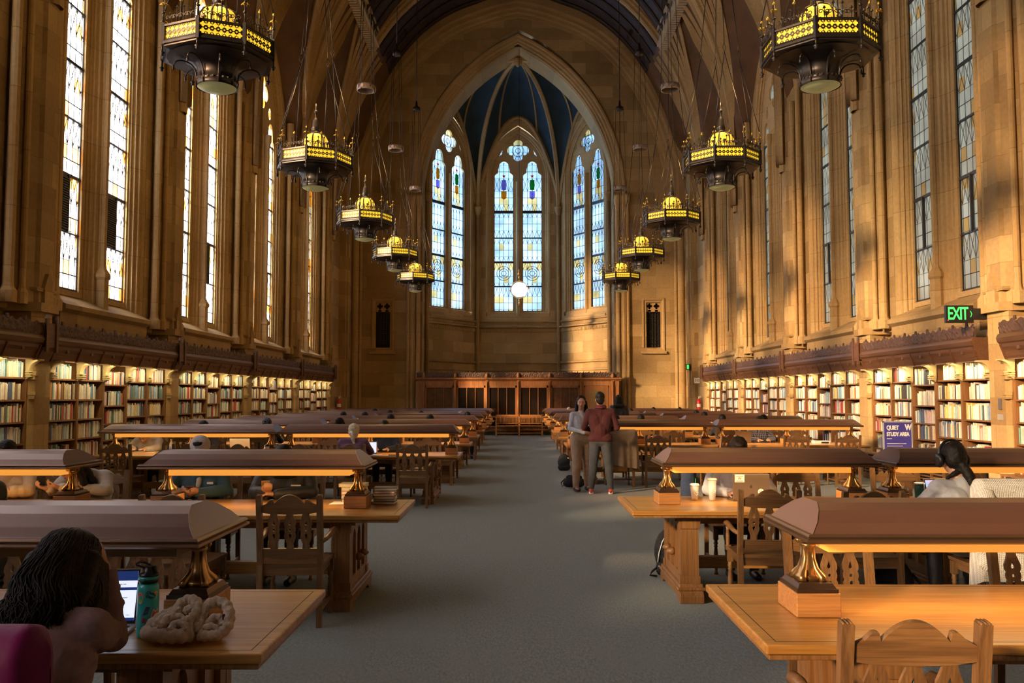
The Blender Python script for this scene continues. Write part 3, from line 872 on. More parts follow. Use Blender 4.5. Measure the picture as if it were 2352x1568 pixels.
# ================================================================== bookcases, cornices, books
PAL = [((.80, .74, .60), 'cream', 22), ((.82, .80, .74), 'white', 18), ((.62, .52, .38), 'tan', 11), ((.55, .50, .44), 'grey', 12), ((.20, .30, .45), 'blue', 7), ((.10, .13, .22), 'navy', 6),
       ((.50, .07, .05), 'red', 4), ((.30, .04, .06), 'maroon', 3), ((.12, .25, .20), 'green', 5), ((.35, .55, .58), 'teal', 4), ((.05, .045, .045), 'black', 6), ((.72, .38, .14), 'orange', 3),
       ((.66, .46, .44), 'pink', 5), ((.30, .18, .10), 'brown', 5), ((.75, .58, .22), 'yellow', 3), ((.42, .58, .72), 'pale blue', 5)]
PBAG = [p for p in PAL for _ in range(p[2])]
ROWZ = [0.62, 0.98, 1.31, 1.65, 1.99]
ORD = ['first', 'second', 'third', 'fourth', 'fifth', 'sixth', 'seventh', 'eighth', 'ninth', 'tenth', 'eleventh', 'twelfth', 'thirteenth', 'fourteenth', 'fifteenth', 'sixteenth', 'seventeenth', 'eighteenth', 'nineteenth', 'twentieth', 'twenty-first', 'twenty-second', 'twenty-third', 'twenty-fourth', 'twenty-fifth', 'twenty-sixth', 'twenty-seventh', 'twenty-eighth', 'twenty-ninth', 'thirtieth', 'thirty-first', 'thirty-second', 'thirty-third', 'thirty-fourth', 'thirty-fifth', 'thirty-sixth']
def book_geo(m, s, x0, y, w, z, h, d, lean=0.0):
    """a shelved book: case with rounded spine facing the room, pages inset at the top"""
    def T(px, py, pz): return (s * (x0 + px), y + py + lean * pz, z + pz)
    r = min(.006, w * .3)
    pts = [(0, r), (.0035 * 0 - .003, w / 2), (0, w - r), (.006, w), (d, w), (d, 0), (.006, 0)]
    n = len(pts)
    vs = [T(a, b, 0) for a, b in pts] + [T(a, b, h) for a, b in pts]
    fs = [(i, (i + 1) % n, n + (i + 1) % n, n + i) for i in range(n)] + [tuple(n + i for i in range(n))]
    m.add(vs, fs, 0)
    return 2 * n
class CB_(MB):
    '''cornice pieces: projects a little less from the wall and stands a little taller'''
    def __init__(q, sd): super().__init__(); q.sd = sd
    def build(q, *a, **k):
        out = []
        for x, y, z in q.v:
            ax = abs(x)
            if ax < 7.6: ax = 7.30 + (ax - 6.93) * .55
            out.append((q.sd * ax, y, 2.26 + (z - 2.34) * 1.26))
        q.v = out
        return super().build(*a, **k)
stuff = MB(); stuffc = []
CASES = {}
def bookcase(s, c, bi, label):
    p0, p1 = c - P / 2, c + P / 2
    side = 'left' if s < 0 else 'right'
    root = thing('bookcase', label, 'bookcase', (0, 0, 0), 0, 'built-in bookcases between the wall piers')
    y0, y1 = p0 + .31, p1 - .31
    nsec = 5; sw = (y1 - y0) / nsec
    ups = [y0 + sw * k for k in range(nsec + 1)]
    m = MB()
    for k, yu in enumerate(ups):
        m.bb(s * 7.565, s * 7.93, yu - .024, yu + .024, 0, 2.28)
    m.build('upright', M_['case'], root)
    m = MB(); m.bb(s * 7.90, s * 7.97, y0, y1, 0, 2.36); m.bb(s * 7.6, s * 7.9, y0, y1, 2.30, 2.34); m.build('back_panel', M_['case'], root)
    rowsz = []
    m = MB()
    for k in range(nsec):
        dz = -.10 if k == 2 else 0.0
        zz = [z + dz for z in ROWZ]
        if k == 2: zz = [ROWZ[0] - .05, .90, 1.2, 1.53, 1.92]
        rowsz.append(zz)
        for z in [.1, .36] + zz:
            if k == 2 and z == .36: z = .3
            m.bb(s * 7.58, s * 7.9, ups[k] + .024, ups[k + 1] - .024, z - .026, z)
    m.build('shelf_board', M_['case'], root)
    # low radiator grille along the foot
    m = MB()
    m.bb(s * 7.30, s * 7.56, y0 + .05, y1 - .05, 0, .12); m.bb(s * 7.30, s * 7.56, y0 + .05, y1 - .05, .50, .53)
    for k in range(6): m.bb(s * 7.30, s * 7.325, y0 + .05, y1 - .05, .15 + k * .058, .175 + k * .058)
    for k in range(7):
        yy = y0 + .07 + (y1 - y0 - .14) * k / 6; m.bb(s * 7.305, s * 7.34, yy - .02, yy + .02, .12, .5)
    m.build('radiator_grille', M_['case'], root)
    m = MB(); m.bb(s * 7.35, s * 7.5, y0 + .1, y1 - .1, .12, .48); m.build('grille_back', M_['dark'], root)
    # cornice
    e0 = (p0 + .035 if bi > 0 else p0 - .33) if not (s > 0 and bi == 1) else p0 + .36
    e1 = p1 - .33 if not (s > 0 and bi == 0) else p1 - .36
    m = CB_(s)
    prof = [(7.9, 2.36), (7.22, 2.36), (7.20, 2.34), (7.17, 2.36), (7.10, 2.45), (7.04, 2.49), (7.03, 2.53), (6.97, 2.55), (6.94, 2.60), (6.97, 2.63), (7.00, 2.65), (7.9, 2.65)]
    m.extr([(s * a, b) for a, b in prof], 1, e0 + .0, e1)
    n = 12
    for k in range(n + 1):
        yy = e0 + .05 + (e1 - e0 - .1) * k / n
        if k % 2 == 0:
            m.extr([(s * 7.21, 2.335), (s * 7.14, 2.34), (s * 6.99, 2.52), (s * 7.1, 2.54)], 1, yy - .018, yy + .018)
        else:
            m.bb(s * 7.04, s * 7.16, yy - .035, yy + .035, 2.45, 2.49)
    m.build('cornice', M_['cornice'], root)
    # carved cresting
    m = CB_(s)
    nu, nv = int((e1 - e0) / .035), 6
    rr = random.Random(int(c * 10) + s)
    def fn(u, v):
        yy = e0 + (e1 - e0) * u
        top = 2.80 + .015 * math.sin(u * 150) + .012 * rr.random()
        z = 2.65 + (top - 2.65) * v
        bump = .034 * rr.random() if 0 < v < 1 else 0
        return (s * (7.04 - bump), yy, z)
    m.grid(fn, nu, nv, 0, False)
    m.bb(s * 7.045, s * 7.075, e0, e1, 2.65, 2.79)
    k = 0; yy = e0 + .25
    while yy < e1 - .1:
        m.box((s * 7.05, yy, 2.825), (.05, .07, .05), 0, None, .7); yy += .46
    m.build('cresting', M_['carve'], root)
    # post box in front of the pier
    if not (s > 0 and bi == 0):
        m = CB_(s)
        q0, q1 = e1, p1 + .33 - .66 + .33 + .0
        q1 = e1 + .355
        m.bb(s * 6.93, s * 7.48, q0, q1, 2.50, 2.80)
        m.extr([(s * 7.48, 2.32), (s * 7.18, 2.32), (s * 6.93, 2.52), (s * 7.48, 2.52)], 1, q0, q1)
        for yy in (q0 + .035, q1 - .035):
            m.bb(s * 6.89, s * 6.96, yy - .035, yy + .035, 2.44, 2.85); m.box((s * 6.925, yy, 2.875), (.08, .08, .05), 0, None, .6)
        m.build('corner_post', M_['cornice'], root)
    # pale brackets under the cornice
    for k, yu in enumerate(ups):
        m = MB()
        pts = [(7.565, 1.96), (7.50, 2.0), (7.49, 2.04), (7.52, 2.06)]
        for q in range(7):
            a = q / 6 * PI / 2
            pts.append((7.52 - .17 * (1 - math.cos(a)), 2.08 + .17 * math.sin(a)))
        pts += [(7.35, 2.275), (7.58, 2.275)]
        m.extr([(s * a, b) for a, b in pts], 1, yu - .06, yu + .06)
        for z in (2.0, 2.035, 2.07): m.bb(s * 7.475, s * 7.57, yu - .075, yu + .075, z, z + .018)
        m.build('bracket', M_['bracket'], root)
    # books
    for k in range(nsec):
        rz_ = [.36 if k != 2 else .3] + rowsz[k] + [2.305]
        for ri, z in enumerate(rz_[:-1]):
            gap = rz_[ri + 1] - z - .036
            z += .0015
            ya = ups[k] + .03; yb = ups[k + 1] - .03
            single = bi == 1 and ((k == 0 and ri >= 2) or (k == 1 and ri >= 5))
            y = ya; i = 0
            hb = .215 + .05 * R.random()
            lastc = None
            fillto = yb - (.0 if R.random() < .55 else .2 * R.random())
            while y < fillto - .02:
                w_ = R.choice((.015, .018, .021, .025, .03, .037, .046)); w_ = w_ * 1.12
                if y + w_ > fillto: break
                h = min(.30, gap, max(.17, R.gauss(hb, .022)))
                if lastc is None or R.random() > .3: lastc = R.choice(PBAG)
                col = lastc
                f = .85 + .3 * R.random(); cc = tuple(min(.9, ch * f) for ch in col[0])
                x0 = 7.60 + .02 * R.random()
                if single:
                    b = MB(); nvv = book_geo(b, s, x0, y, w_ * .96, z, h, .17)
                    o = b.build('book', M_['book'], None, cols=[cc] * nvv)
                    hw = 'tall' if h > .25 else ('short' if h < .2 else 'mid-height')
                    tw = 'thick' if w_ > .042 else ('slim' if w_ < .027 else 'medium')
                    rn = {5: 'top', 4: 'second', 3: 'third', 2: 'fourth', 1: 'fifth'}[ri]
                    tag(o, '%s %s %s book, %s along the %s shelf, %s section, %s wall bookcase' % (tw, hw, col[1], ORD[min(i, 35)], rn, ORD[k], side), 'book', 'books on the %s shelf in the %s section, %s wall' % (rn, ORD[k], side))
                    o['label'] = '%s %s %s spine, %s book on %s shelf, %s section behind front %s pier' % (tw, hw, col[1], ORD[min(i, 35)], rn, ORD[k], side)
                else:
                    nvv = book_geo(stuff, s, x0, y, w_ * .96, z, h, .17, 0)
                    stuffc.extend([cc] * nvv)
                y += w_; i += 1
    # small brass picture light heads in some sections
    CASES[(s, bi)] = root
    return root
POSN = ['nearest the camera, mostly out of frame', 'second from the camera', 'third from the camera', 'fourth from the camera', 'last before the end wall']
for s in (-1, 1):
    for bi, c in enumerate(BAYS[3:8]):
        bookcase(s, c, bi, 'oak bookcase with carved cornice on the %s wall, %s' % ('left' if s < 0 else 'right', POSN[bi]))
o = stuff.build('books', M_['book'], None, cols=stuffc)
tag(o, 'rows of mixed-colour books filling the remaining shelves on both walls', 'books', None, 'stuff')
# ================================================================== tables, desk lamps, chairs
TD = 1.08
def make_table(Lx, name, label):
    root = thing(name, label, 'table')
    h = Lx / 2
    m = MB()
    m.bb(-h, h, -TD / 2, TD / 2, .722, .76)
    top = bevel(m.build('table_top', M_['oak_x'], root), .008, 3)
    m = MB()
    m.bb(-h + .012, h - .012, -TD / 2 + .012, TD / 2 - .012, .700, .722)
    bevel(m.build('table_edge', M_['oak_z'], root), .004, 2)
    m = MB(); i_ = .05; q_ = .0018
    for x_ in (-h + i_, h - i_): m.bb(x_ - q_, x_ + q_, -TD / 2 + i_, TD / 2 - i_, .759, .7604)
    for y_ in (-TD / 2 + i_, TD / 2 - i_): m.bb(-h + i_, h - i_, y_ - q_, y_ + q_, .759, .7604)
    m.build('inlay_line', M_['timber'], root)
    m = MB()
    ex = h - .42
    m.bb(-ex, ex, -.32, -.28, .625, .70); m.bb(-ex, ex, .28, .32, .625, .70)
    m.bb(-ex - .05, -ex + .2, -.42, .42, .66, .70); m.bb(ex - .2, ex + .05, -.42, .42, .66, .70)
    m.build('apron', M_['oak_z'], root)
    m = MB(); m.bb(-ex + .05, ex - .05, -.04, .04, .20, .30); m.build('stretcher', M_['oak_x'], root)
    for s in (-1, 1):
        m = MB(); x = s * (ex - .07)
        m.bb(x - .045, x + .045, -.36, .36, .14, .68)
        lp = [rect(-.37, .37, .15, .67)]
        for cx in (-.2, 0, .2):
            lp.append([(p, q) for p, q in arch(.066, .23, .52, .61, cx, 5)])
        v, f = shape2d(lp, .03)
        for sd in (-1, 1): m.add([(x + sd * .058 + z, a, b) for a, b, z in v], f)
        for yy in (-.38, .38):
            m.bb(x - .075, x + .075, yy - .035, yy + .035, .15, .68)
            m.bb(x - .088, x + .088, yy - .048, yy + .048, .60, .68); m.bb(x - .085, x + .085, yy - .045, yy + .045, .15, .21)
        for yy in (-.1, .1): m.lathe([(.03, 0), (.035, .03), (.01, .07)], 8, (0, 0, 0), 0, True, Matrix.Translation((x + s * .07, yy, .36)) @ Matrix.Rotation(s * PI / 2, 4, 'Y'))
        m.build('pedestal', M_['oak_z'], root)
        m = MB()
        poly = [(-.50, 0), (-.38, 0), (-.34, .035), (.34, .035), (.38, 0), (.50, 0), (.50, .06), (.47, .10), (.45, .15), (-.45, .15), (-.47, .10), (-.50, .06)]
        m.extr(poly, 0, x - .10, x + .10)
        m.bb(x - .115, x + .115, -.48, .48, .10, .125)
        bevel(m.build('foot', M_['oak_z'], root), .006, 2)
    return root

def lamp_light(parent, x, wdt, e):
    l = bpy.data.lights.new('tube light', 'AREA'); l.shape = 'RECTANGLE'; l.size = wdt; l.size_y = .17
    l.energy = e; l.color = (1.0, .68, .30)
    o = bpy.data.objects.new('tube_light', l); COL.objects.link(o); o.parent = parent; o.location = (x, 0, 1.026)
    return o
def make_lamp(Lc, stands, name, label, lit=True):
    root = thing(name, label, 'lamp')
    h = Lc / 2
    zr, zt = 1.132, 1.242
    pr = [(-.30, zr), (-.285, 1.142), (-.25, 1.176), (-.17, 1.218), (-.09, zt), (.09, zt), (.17, 1.218), (.25, 1.176), (.285, 1.142), (.30, zr)]
    vs = []
    for sx in (-1, 1):
        for y, z in pr: vs.append((sx * (h - .09 * (z - zr) / (zt - zr) - .012), y, z))
    n = len(pr)
    fs = [(i, i + 1, n + i + 1, n + i) for i in range(n - 1)] + [tuple(range(n)), tuple(reversed(range(n, 2 * n)))]
    m = MB(); m.add(vs, fs, 0)
    bevel(m.build('canopy', M_['canopy'], root), .004, 2, 12)
    m = MB()
    path = [(-h, -.31), (h, -.31), (h, .31), (-h, .31)]
    prof = [(0.012, 1.138), (-.004, 1.138), (-.010, 1.129), (-.004, 1.122), (-.014, 1.118), (-.016, 1.108), (-.006, 1.100), (.02, 1.100), (.03, 1.115)]
    m.sweep([(a, b) for a, b in path], [(p, q) for p, q in prof], lambda u, w_, t: (u, w_, t), 0, False, True)
    m.build('rim', M_['rim'], root)
    m = MB()
    m.bb(-h + .02, h - .02, -.29, .29, 1.112, 1.116)
    m.build('soffit', M_['bronze'], root)
    ins = .07
    m = MB()
    m.bb(stands[0] + ins - .02, stands[-1] - ins + .02, -.12, .12, 1.034, 1.11)
    m.build('diffuser', M_['strip'] if lit else M_['strip_off'], root)
    if lit:
        xs = list(zip(stands[:-1], stands[1:]))
        for a, b in xs: lamp_light(root, (a + b) / 2, (b - a) - .24, 5.2 * (b - a) / 1.5)
    for i, x in enumerate(stands):
        m = MB(); m.bb(x - .095, x + .095, -.135, .135, .762, .862)
        b = bevel(m.build('lamp_block', M_['block'], root), .004, 2)
        st = MB()
        st.bb(x - .088, x + .088, -.125, .125, .8625, .878); st.box((x, 0, .888), (.165, .235, .02), 0, None, .86)
        # clustered column: four splayed feet, shafts, leafy capital
        st.lathe([(.062, .898), (.060, .915), (.048, .925), (.036, .96), (.028, 1.0), (.026, 1.035), (.034, 1.042), (.034, 1.052), (.028, 1.056)], 8, (x, 0, 0), 1, True, ph=PI / 8)
        for a in range(4):
            an = PI / 4 + a * PI / 2
            st.tube([(x + .02 * math.cos(an), .02 * math.sin(an), 1.04), (x + .024 * math.cos(an), .024 * math.sin(an), .985), (x + .036 * math.cos(an), .04 * math.sin(an), .945), (x + .06 * math.cos(an), .075 * math.sin(an), .915), (x + .068 * math.cos(an), .085 * math.sin(an), .898)], [.012, .012, .014, .018, .02], 6, 1)
            st.lathe([(.006, -.01), (.016, 0), (.012, .012), (.004, .018)], 6, (x + .034 * math.cos(an), .034 * math.sin(an), 1.074), 1)
            st.lathe([(.006, -.01), (.013, 0), (.008, .012)], 6, (x + .042 * math.cos(an + PI / 4), .042 * math.sin(an + PI / 4), 1.066), 1)
        st.bb(x - .04, x + .04, -.04, .04, 1.062, 1.10, 1)
        st.build('lamp_stand', [M_['bronze'], M_['brass']], root)
    return root

CZ = Matrix.Translation((0, -.205, .45)) @ Matrix.Rotation(math.radians(8), 4, 'X') @ Matrix.Scale(1.035, 4, (0, 0, 1)) @ Matrix.Translation((0, 0, -.45))
def xz(v, y0=0.0): return [(a, y0 + c, b) for a, b, c in v]
crest_top = [(-.2, .885), (-.185, .893), (-.165, .902), (-.15, .918), (-.14, .926), (-.128, .929), (-.118, .926), (-.112, .920), (-.105, .912), (-.095, .916), (-.075, .938), (-.045, .954), (0, .962)]
_c = []
for i in range(len(crest_top) - 1):
    (x0, y0), (x1, y1) = crest_top[i], crest_top[i + 1]
    if i >= 7:
        for t in (0, .25, .5, .75):
            x = x0 + (x1 - x0) * t; _c.append((x, .962 - .046 * (abs(x) / .095) ** 2 + (.0)))
    else: _c.append((x0, y0))
_c.append(crest_top[-1]); crest_top = _c
crest = crest_top + [(-a, b) for a, b in reversed(crest_top[:-1])] + [(.2, .835), (.13, .824), (0, .820), (-.13, .824), (-.2, .835)]
def splat_loops(cx):
    half = [(.022, .835), (.026, .81), (.036, .785), (.044, .765), (.044, .742), (.036, .728), (.041, .716), (.041, .697), (.035, .686), (.042, .672), (.042, .652), (.034, .63), (.024, .605), (.026, .58), (.03, .565)]
    lp = [(cx + a, b) for a, b in half] + [(cx - a, b) for a, b in reversed(half)]
    tear = [(cx, .782)] + [(cx + .011 * math.cos(a), .753 + .011 * math.sin(a)) for a in [PI * .15 - PI * 1.3 * i / 8 for i in range(9)]]
    tear2 = [(cx, .640)] + [(cx + .011 * math.cos(a), .668 + .011 * math.sin(a)) for a in [-PI * .15 + PI * 1.3 * i / 8 for i in range(9)]]
    return [lp, tear, circ(cx, .707, .009, 10), tear2]
lower = [(-.2, .572), (.2, .572), (.2, .512), (.15, .508), (.13, .500), (.10, .505), (.07, .497), (.04, .503), (0, .492), (-.04, .503), (-.07, .497), (-.10, .505), (-.13, .500), (-.15, .508), (-.2, .512)]
SV = {}
SV['crest'] = shape2d([crest], .026); SV['lower'] = shape2d([lower], .022)
for i, cx in enumerate((-.118, 0, .118)): SV['s%d' % i] = shape2d(splat_loops(cx), .014)
def turned(r, z0, z1):
    h = z1 - z0
    return [(r * .7, z0), (r * 1.1, z0 + .02 * h), (r * .75, z0 + .08 * h), (r * .7, z0 + .1 * h), (r * 1.0, z0 + .35 * h), (r * 1.05, z0 + .6 * h), (r * .7, z0 + .78 * h), (r * 1.05, z0 + .81 * h), (r * .7, z0 + .84 * h), (r * 1.1, z0 + .9 * h), (r * .8, z0 + .94 * h), (r, z1)]
def chair_parts(arms):
    P_ = []
    for s in (-1, 1):
        m = MB()
        m.add([(s * .222 + a, b, c) for a, b, c in [(-.02, -.25, 0), (.02, -.25, 0), (.02, -.215, 0), (-.02, -.215, 0), (-.021, -.23, .45), (.021, -.23, .45), (.021, -.185, .45), (-.021, -.185, .45)]], [(0, 3, 2, 1), (4, 5, 6, 7), (0, 1, 5, 4), (1, 2, 6, 5), (2, 3, 7, 6), (3, 0, 4, 7)])
        m.bb(s * .222 - .021, s * .222 + .021, -.022, .02, .45, .955, 0, CZ)
        for q in (-.012, 0, .012): m.lathe([(.006, -.021), (.006, .021)], 6, (0, 0, 0), 0, True, CZ @ Matrix.Translation((s * .222 + q, 0, .956)) @ Matrix.Rotation(PI / 2, 4, 'X'))
        P_.append(('leg', m, 'chair'))
    for s in (-1, 1):
        m = MB(); x = s * .225
        m.lathe(turned(.021, 0, .33), 10, (x, .21, 0)); m.bb(x - .022, x + .022, .188, .232, .33, .43)
        P_.append(('leg', m, 'chair'))
    m = MB(); m.add(xz(SV['crest'][0]), SV['crest'][1], 0, False, CZ); P_.append(('crest_rail', m, 'chair_x'))
    m = MB(); m.add(xz(SV['lower'][0]), SV['lower'][1], 0, False, CZ); P_.append(('lower_rail', m, 'chair_x'))
    for i in range(3):
        m = MB(); m.add(xz(SV['s%d' % i][0]), SV['s%d' % i][1], 0, False, CZ); P_.append(('splat', m, 'chair'))
    m = MB()
    def seat(u, v):
        x = (u - .5) * .49 * (1 + .04 * v); y = -.215 + .46 * v
        yy = y + (.02 * math.cos((u - .5) * PI) if v > .9 else (-.012 * math.cos((u - .5) * PI) if v < .1 else 0))
        d = .016 * math.sin(PI * min(1, max(0, u))) * math.sin(PI * v) * (1 - .35 * math.cos((u - .5) * 2 * PI) * 0)
        return (x, yy, .462 - d)
    m.grid(seat, 12, 10)
    bd = [seat(i / 12, 0) for i in range(12)] + [seat(1, j / 10) for j in range(10)] + [seat(1 - i / 12, 1) for i in range(12)] + [seat(0, 1 - j / 10) for j in range(10)]
    n = len(bd)
    m.add([(a, b, c) for a, b, c in bd] + [(a * .98, b * .98, .436) for a, b, c in bd], [(i, (i + 1) % n, n + (i + 1) % n, n + i) for i in range(n)] + [tuple(range(n, 2 * n))], 0)
    P_.append(('seat', m, 'chair_x'))
    m = MB()
    m.bb(-.2, .2, .2, .222, .375, .437); m.bb(-.2, .2, -.215, -.193, .375, .437)
    for s in (-1, 1): m.bb(s * .212 - .01, s * .212 + .01, -.2, .2, .375, .437)
    P_.append(('seat_frame', m, 'chair_x'))
    m = MB()
    for s in (-1, 1): m.bb(s * .225 - .009, s * .225 + .009, -.22, .2, .11, .135)
    m.bb(-.22, .22, -.012, .008, .11, .135)
    P_.append(('stretcher', m, 'chair_x'))
    if arms:
        for s in (-1, 1):
            m = MB(); x = s * .245
            m.tube([(s * .232, -.225, .625), (x, -.12, .628), (x + s * .005, 0, .638), (x + s * .012, .1, .656), (x + s * .014, .17, .654), (x + s * .014, .205, .638)], [.017, .018, .021, .025, .025, .018], 8)
            m.lathe(turned(.017, .43, .635), 8, (x + s * .002, .18, 0))
            m.bb(x - .02, x + .02, .162, .202, .43, .47)
            P_.append(('armrest', m, 'chair_x'))
    return P_
def make_chair(arms, merged=False):
    root = thing('dining_chair' if not arms else 'armchair', 'x', 'chair')
    pp = chair_parts(arms)
    if merged:
        a = MB()
        for nme, m, mt in pp:
            b = len(a.v); a.v += m.v; a.f += [tuple(b + i for i in f) for f in m.f]; a.m += m.m; a.s += m.s
        bpy.data.objects.remove(root)
        o = a.build('library_chair', M_['chair']); o['category'] = 'chair'
        return o
    for nme, m, mt in pp:
        m.build(nme, M_[mt], root)
    return root

PROT = {}
def placed(key, maker, loc, rz, label, group):
    """first use moves the prototype itself, later uses copy it with its parts"""
    if key not in PROT:
        PROT[key] = [maker(), False]
    p, used = PROT[key]
    o = p if not used else copy_tree(p)
    PROT[key][1] = True
    o.location = loc; o.rotation_euler = (0, 0, rz)
    tag(o, label, None, group)
    return o

LROWS = [3.78, 7.5, 14.35, 17.75, 21.05, 24.35, 27.65, 31.0, 34.3]
RROWS = [3.91, 7.78, 17.5, 20.9, 24.1, 27.45, 30.85, 34.2]
ROWN = ['front', 'second', 'third', 'fourth', 'fifth', 'sixth', 'seventh', 'eighth', 'ninth']
def rowlabel(s, ri): return '%s row %s of the aisle' % (ROWN[ri], 'left' if s < 0 else 'right')
for s, rows in ((-1, LROWS), (1, RROWS)):
    for ri, yc in enumerate(rows):
        if ri < 2:
            if s < 0: spans = [(.94, 3.24, [1.37, 3.0], 1.27, 3.12), (3.245, 5.85, [3.82, 5.35], 3.73, 5.45)]
            else: spans = [(.94, 3.12, [1.315 if ri else 1.28, 2.95], 1.24 if ri else 1.19, 3.08), (3.125, 5.44, [3.30, 4.93], 3.22, 5.05)]
        else:
            spans = [(.94, 3.87, [1.09, 2.42, 3.72], .96, 3.855), (3.89, 6.82, [4.06, 5.36, 6.63], 3.895, 6.76)]
        for ti, (x0, x1, st, c0, c1) in enumerate(spans):
            Lx = x1 - x0; cx = s * (x0 + x1) / 2
            wh = 'by the aisle' if ti == 0 else 'by the shelves'
            placed('t%.2f' % Lx, lambda: make_table(Lx, 'library_table', 'x'), (cx, yc, 0), 0,
                   'long oak trestle library table %s, %s' % (wh, rowlabel(s, ri)), 'oak library tables in rows')
            lc = c1 - c0; ccx = s * (c0 + c1) / 2
            sts = sorted([s * q - ccx for q in st])
            lit = not (s < 0 and ri == 0)
            key = 'l%d%d%d' % (ri if ri < 2 else 2, ti, s)
            placed(key + ('' if lit else 'off'), lambda: make_lamp(lc, sts, 'table_lamp', 'x', lit), (ccx, yc, 0), 0,
                   '%s brown canopy lamp on block feet %s, %s' % ('lit' if lit else 'unlit', wh, rowlabel(s, ri)), 'long canopy lamps on the library tables')
# ---- chairs: (side, row, near/far, x, extra y, extra rotation, arms)
near = {(-1, 0): [(-1.58, -.36, .03, 0), (-2.6, 0, 0, 0)], (1, 0): [(1.285, -.02, 0, 1), (2.6, -.1, 0, 1)],
        (-1, 1): [(-1.70, .16, .04, 1), (-2.56, .26, 0, 0), (-4.12, .0, 0, 0)], (1, 1): [(1.98, .10, -.06, 1), (2.72, .1, .03, 0), (3.6, -.39, -.03, 0), (4.7, 0, 0, 0)],
        (-1, 2): [(-1.62, .05, .02, 1), (-2.56, .1, 0, 0), (-3.34, .1, 0, 0), (-4.28, .1, 0, 0), (-5.08, .1, 0, 0), (-6.15, .1, 0, 0)],
        (1, 2): [(1.93, -.05, .1, 0), (2.62, -.1, .0, 1), (3.78, -.1, .7, 0), (4.27, .05, 0, 0), (5.25, .05, 0, 0), (6.2, .05, 0, 0)]}
far = {(-1, 0): [(-1.95, 0, 0, 0), (-2.6, .05, .1, 0)], (1, 0): [(1.72, .0, 0, 0), (2.85, .03, 0, 0)],
       (-1, 1): [(-2.15, .1, 0, 0), (-2.95, .1, .1, 0), (-4.1, .1, 0, 0), (-4.78, .1, 0, 0)], (1, 1): [(2.12, .1, 0, 0), (2.83, .25, .04, 0), (3.82, .3, -.04, 0), (4.6, .3, .3, 0)],
       (-1, 2): [(-1.6, .1, 0, 0), (-2.6, .1, 0, 0), (-3.3, .15, 0, 0), (-4.8, 0, 0, 0), (-5.9, .15, 0, 0)],
       (1, 2): [(2.0, .1, 0, 0), (2.55, .1, 0, 0), (3.3, .15, 0, 0), (3.7, .1, 0, 0), (4.9, .15, 0, 0), (5.8, .1, 0, 0)]}
CHAIRS = []
rj = random.Random(3)
SEATED = [(-1, 2, 1, -6.38), (-1, 3, -1, -4.9), (-1, 2, -1, -2.56), (-1, 3, -1, -3.5), (-1, 2, 1, -2.3), (-1, 2, 1, -5.4),
          (-1, 5, -1, -4.75), (-1, 5, -1, -4.16), (-1, 7, -1, -4.98), (-1, 6, -1, -3.97), (-1, 4, -1, -2.98), (-1, 5, 1, -2.77), (-1, 4, -1, -2.06), (-1, 5, 1, -1.64), (-1, 5, -1, -1.37),
          (1, 7, -1, 1.95), (1, 6, -1, 3.9), (1, 6, -1, 4.25), (1, 7, -1, 5.2), (1, 7, -1, 6.2), (1, 3, -1, 2.85), (1, 3, -1, 2.26), (1, 4, -1, 5.0), (1, 5, -1, 5.46), (1, 4, -1, 5.55), (1, 3, -1, 4.73), (1, 3, -1, 5.68), (1, 2, 1, 5.0)]
for s, rows in ((-1, LROWS), (1, RROWS)):
    for ri, yc in enumerate(rows):
        if ri > 7: continue
        for d, tab in ((-1, near), (1, far)):
            if (s, ri) in tab: lst = tab[(s, ri)]
            else:
                lst = [(s * (1.55 + k * .92 + rj.uniform(-.1, .1) + (.25 if k > 2 else 0)), rj.uniform(0, .15), rj.uniform(-.12, .12), rj.random() < .3) for k in range(6)]
            occ = [x for (a_, b_, c_, x) in SEATED if (a_, b_, c_) == (s, ri, d)]
            keep = []
            for x in occ:
                if all(abs(x - q[0]) > .53 for q in keep): keep.append((x, .12, 0, 0))
            for q in lst:
                if all(abs(q[0] - p_[0]) > .62 for p_ in keep): keep.append(q)
            lst = keep
            for k, (x, dy, dr, arms) in enumerate(sorted(lst, key=lambda q: abs(q[0]))):
                off = TD / 2 + .17 + dy if d > 0 else TD / 2 + .19 - dy
                peds = [1.43, 2.75, 3.75, 5.07] if ri < 2 else [1.43, 3.38, 4.38, 6.33]
                if min(abs(abs(x) - q) for q in peds) < .37: off = max(off, .745)
                if any(abs(x - e[3]) < .1 and (s, ri, d) == e[:3] for e in SEATED): off = .80
                if (s, ri, d) in ((-1, 1, 1), (1, 1, 1)): off = .90
                y = yc + d * off
                rz = (0 if d < 0 else PI) + dr
                key = ('ca' if arms else 'cs') if ri < 4 else 'cm'
                lab = 'splat-back oak %s, %s from the aisle, %s side of %s row, %s of aisle' % ('armchair' if arms else 'chair', ORD[k], 'near' if d < 0 else 'far', ROWN[ri], 'left' if s < 0 else 'right')
                placed(key, lambda: make_chair(arms, key == 'cm'), (x, y, 0), rz, lab, 'splat-back oak chairs around the library tables')
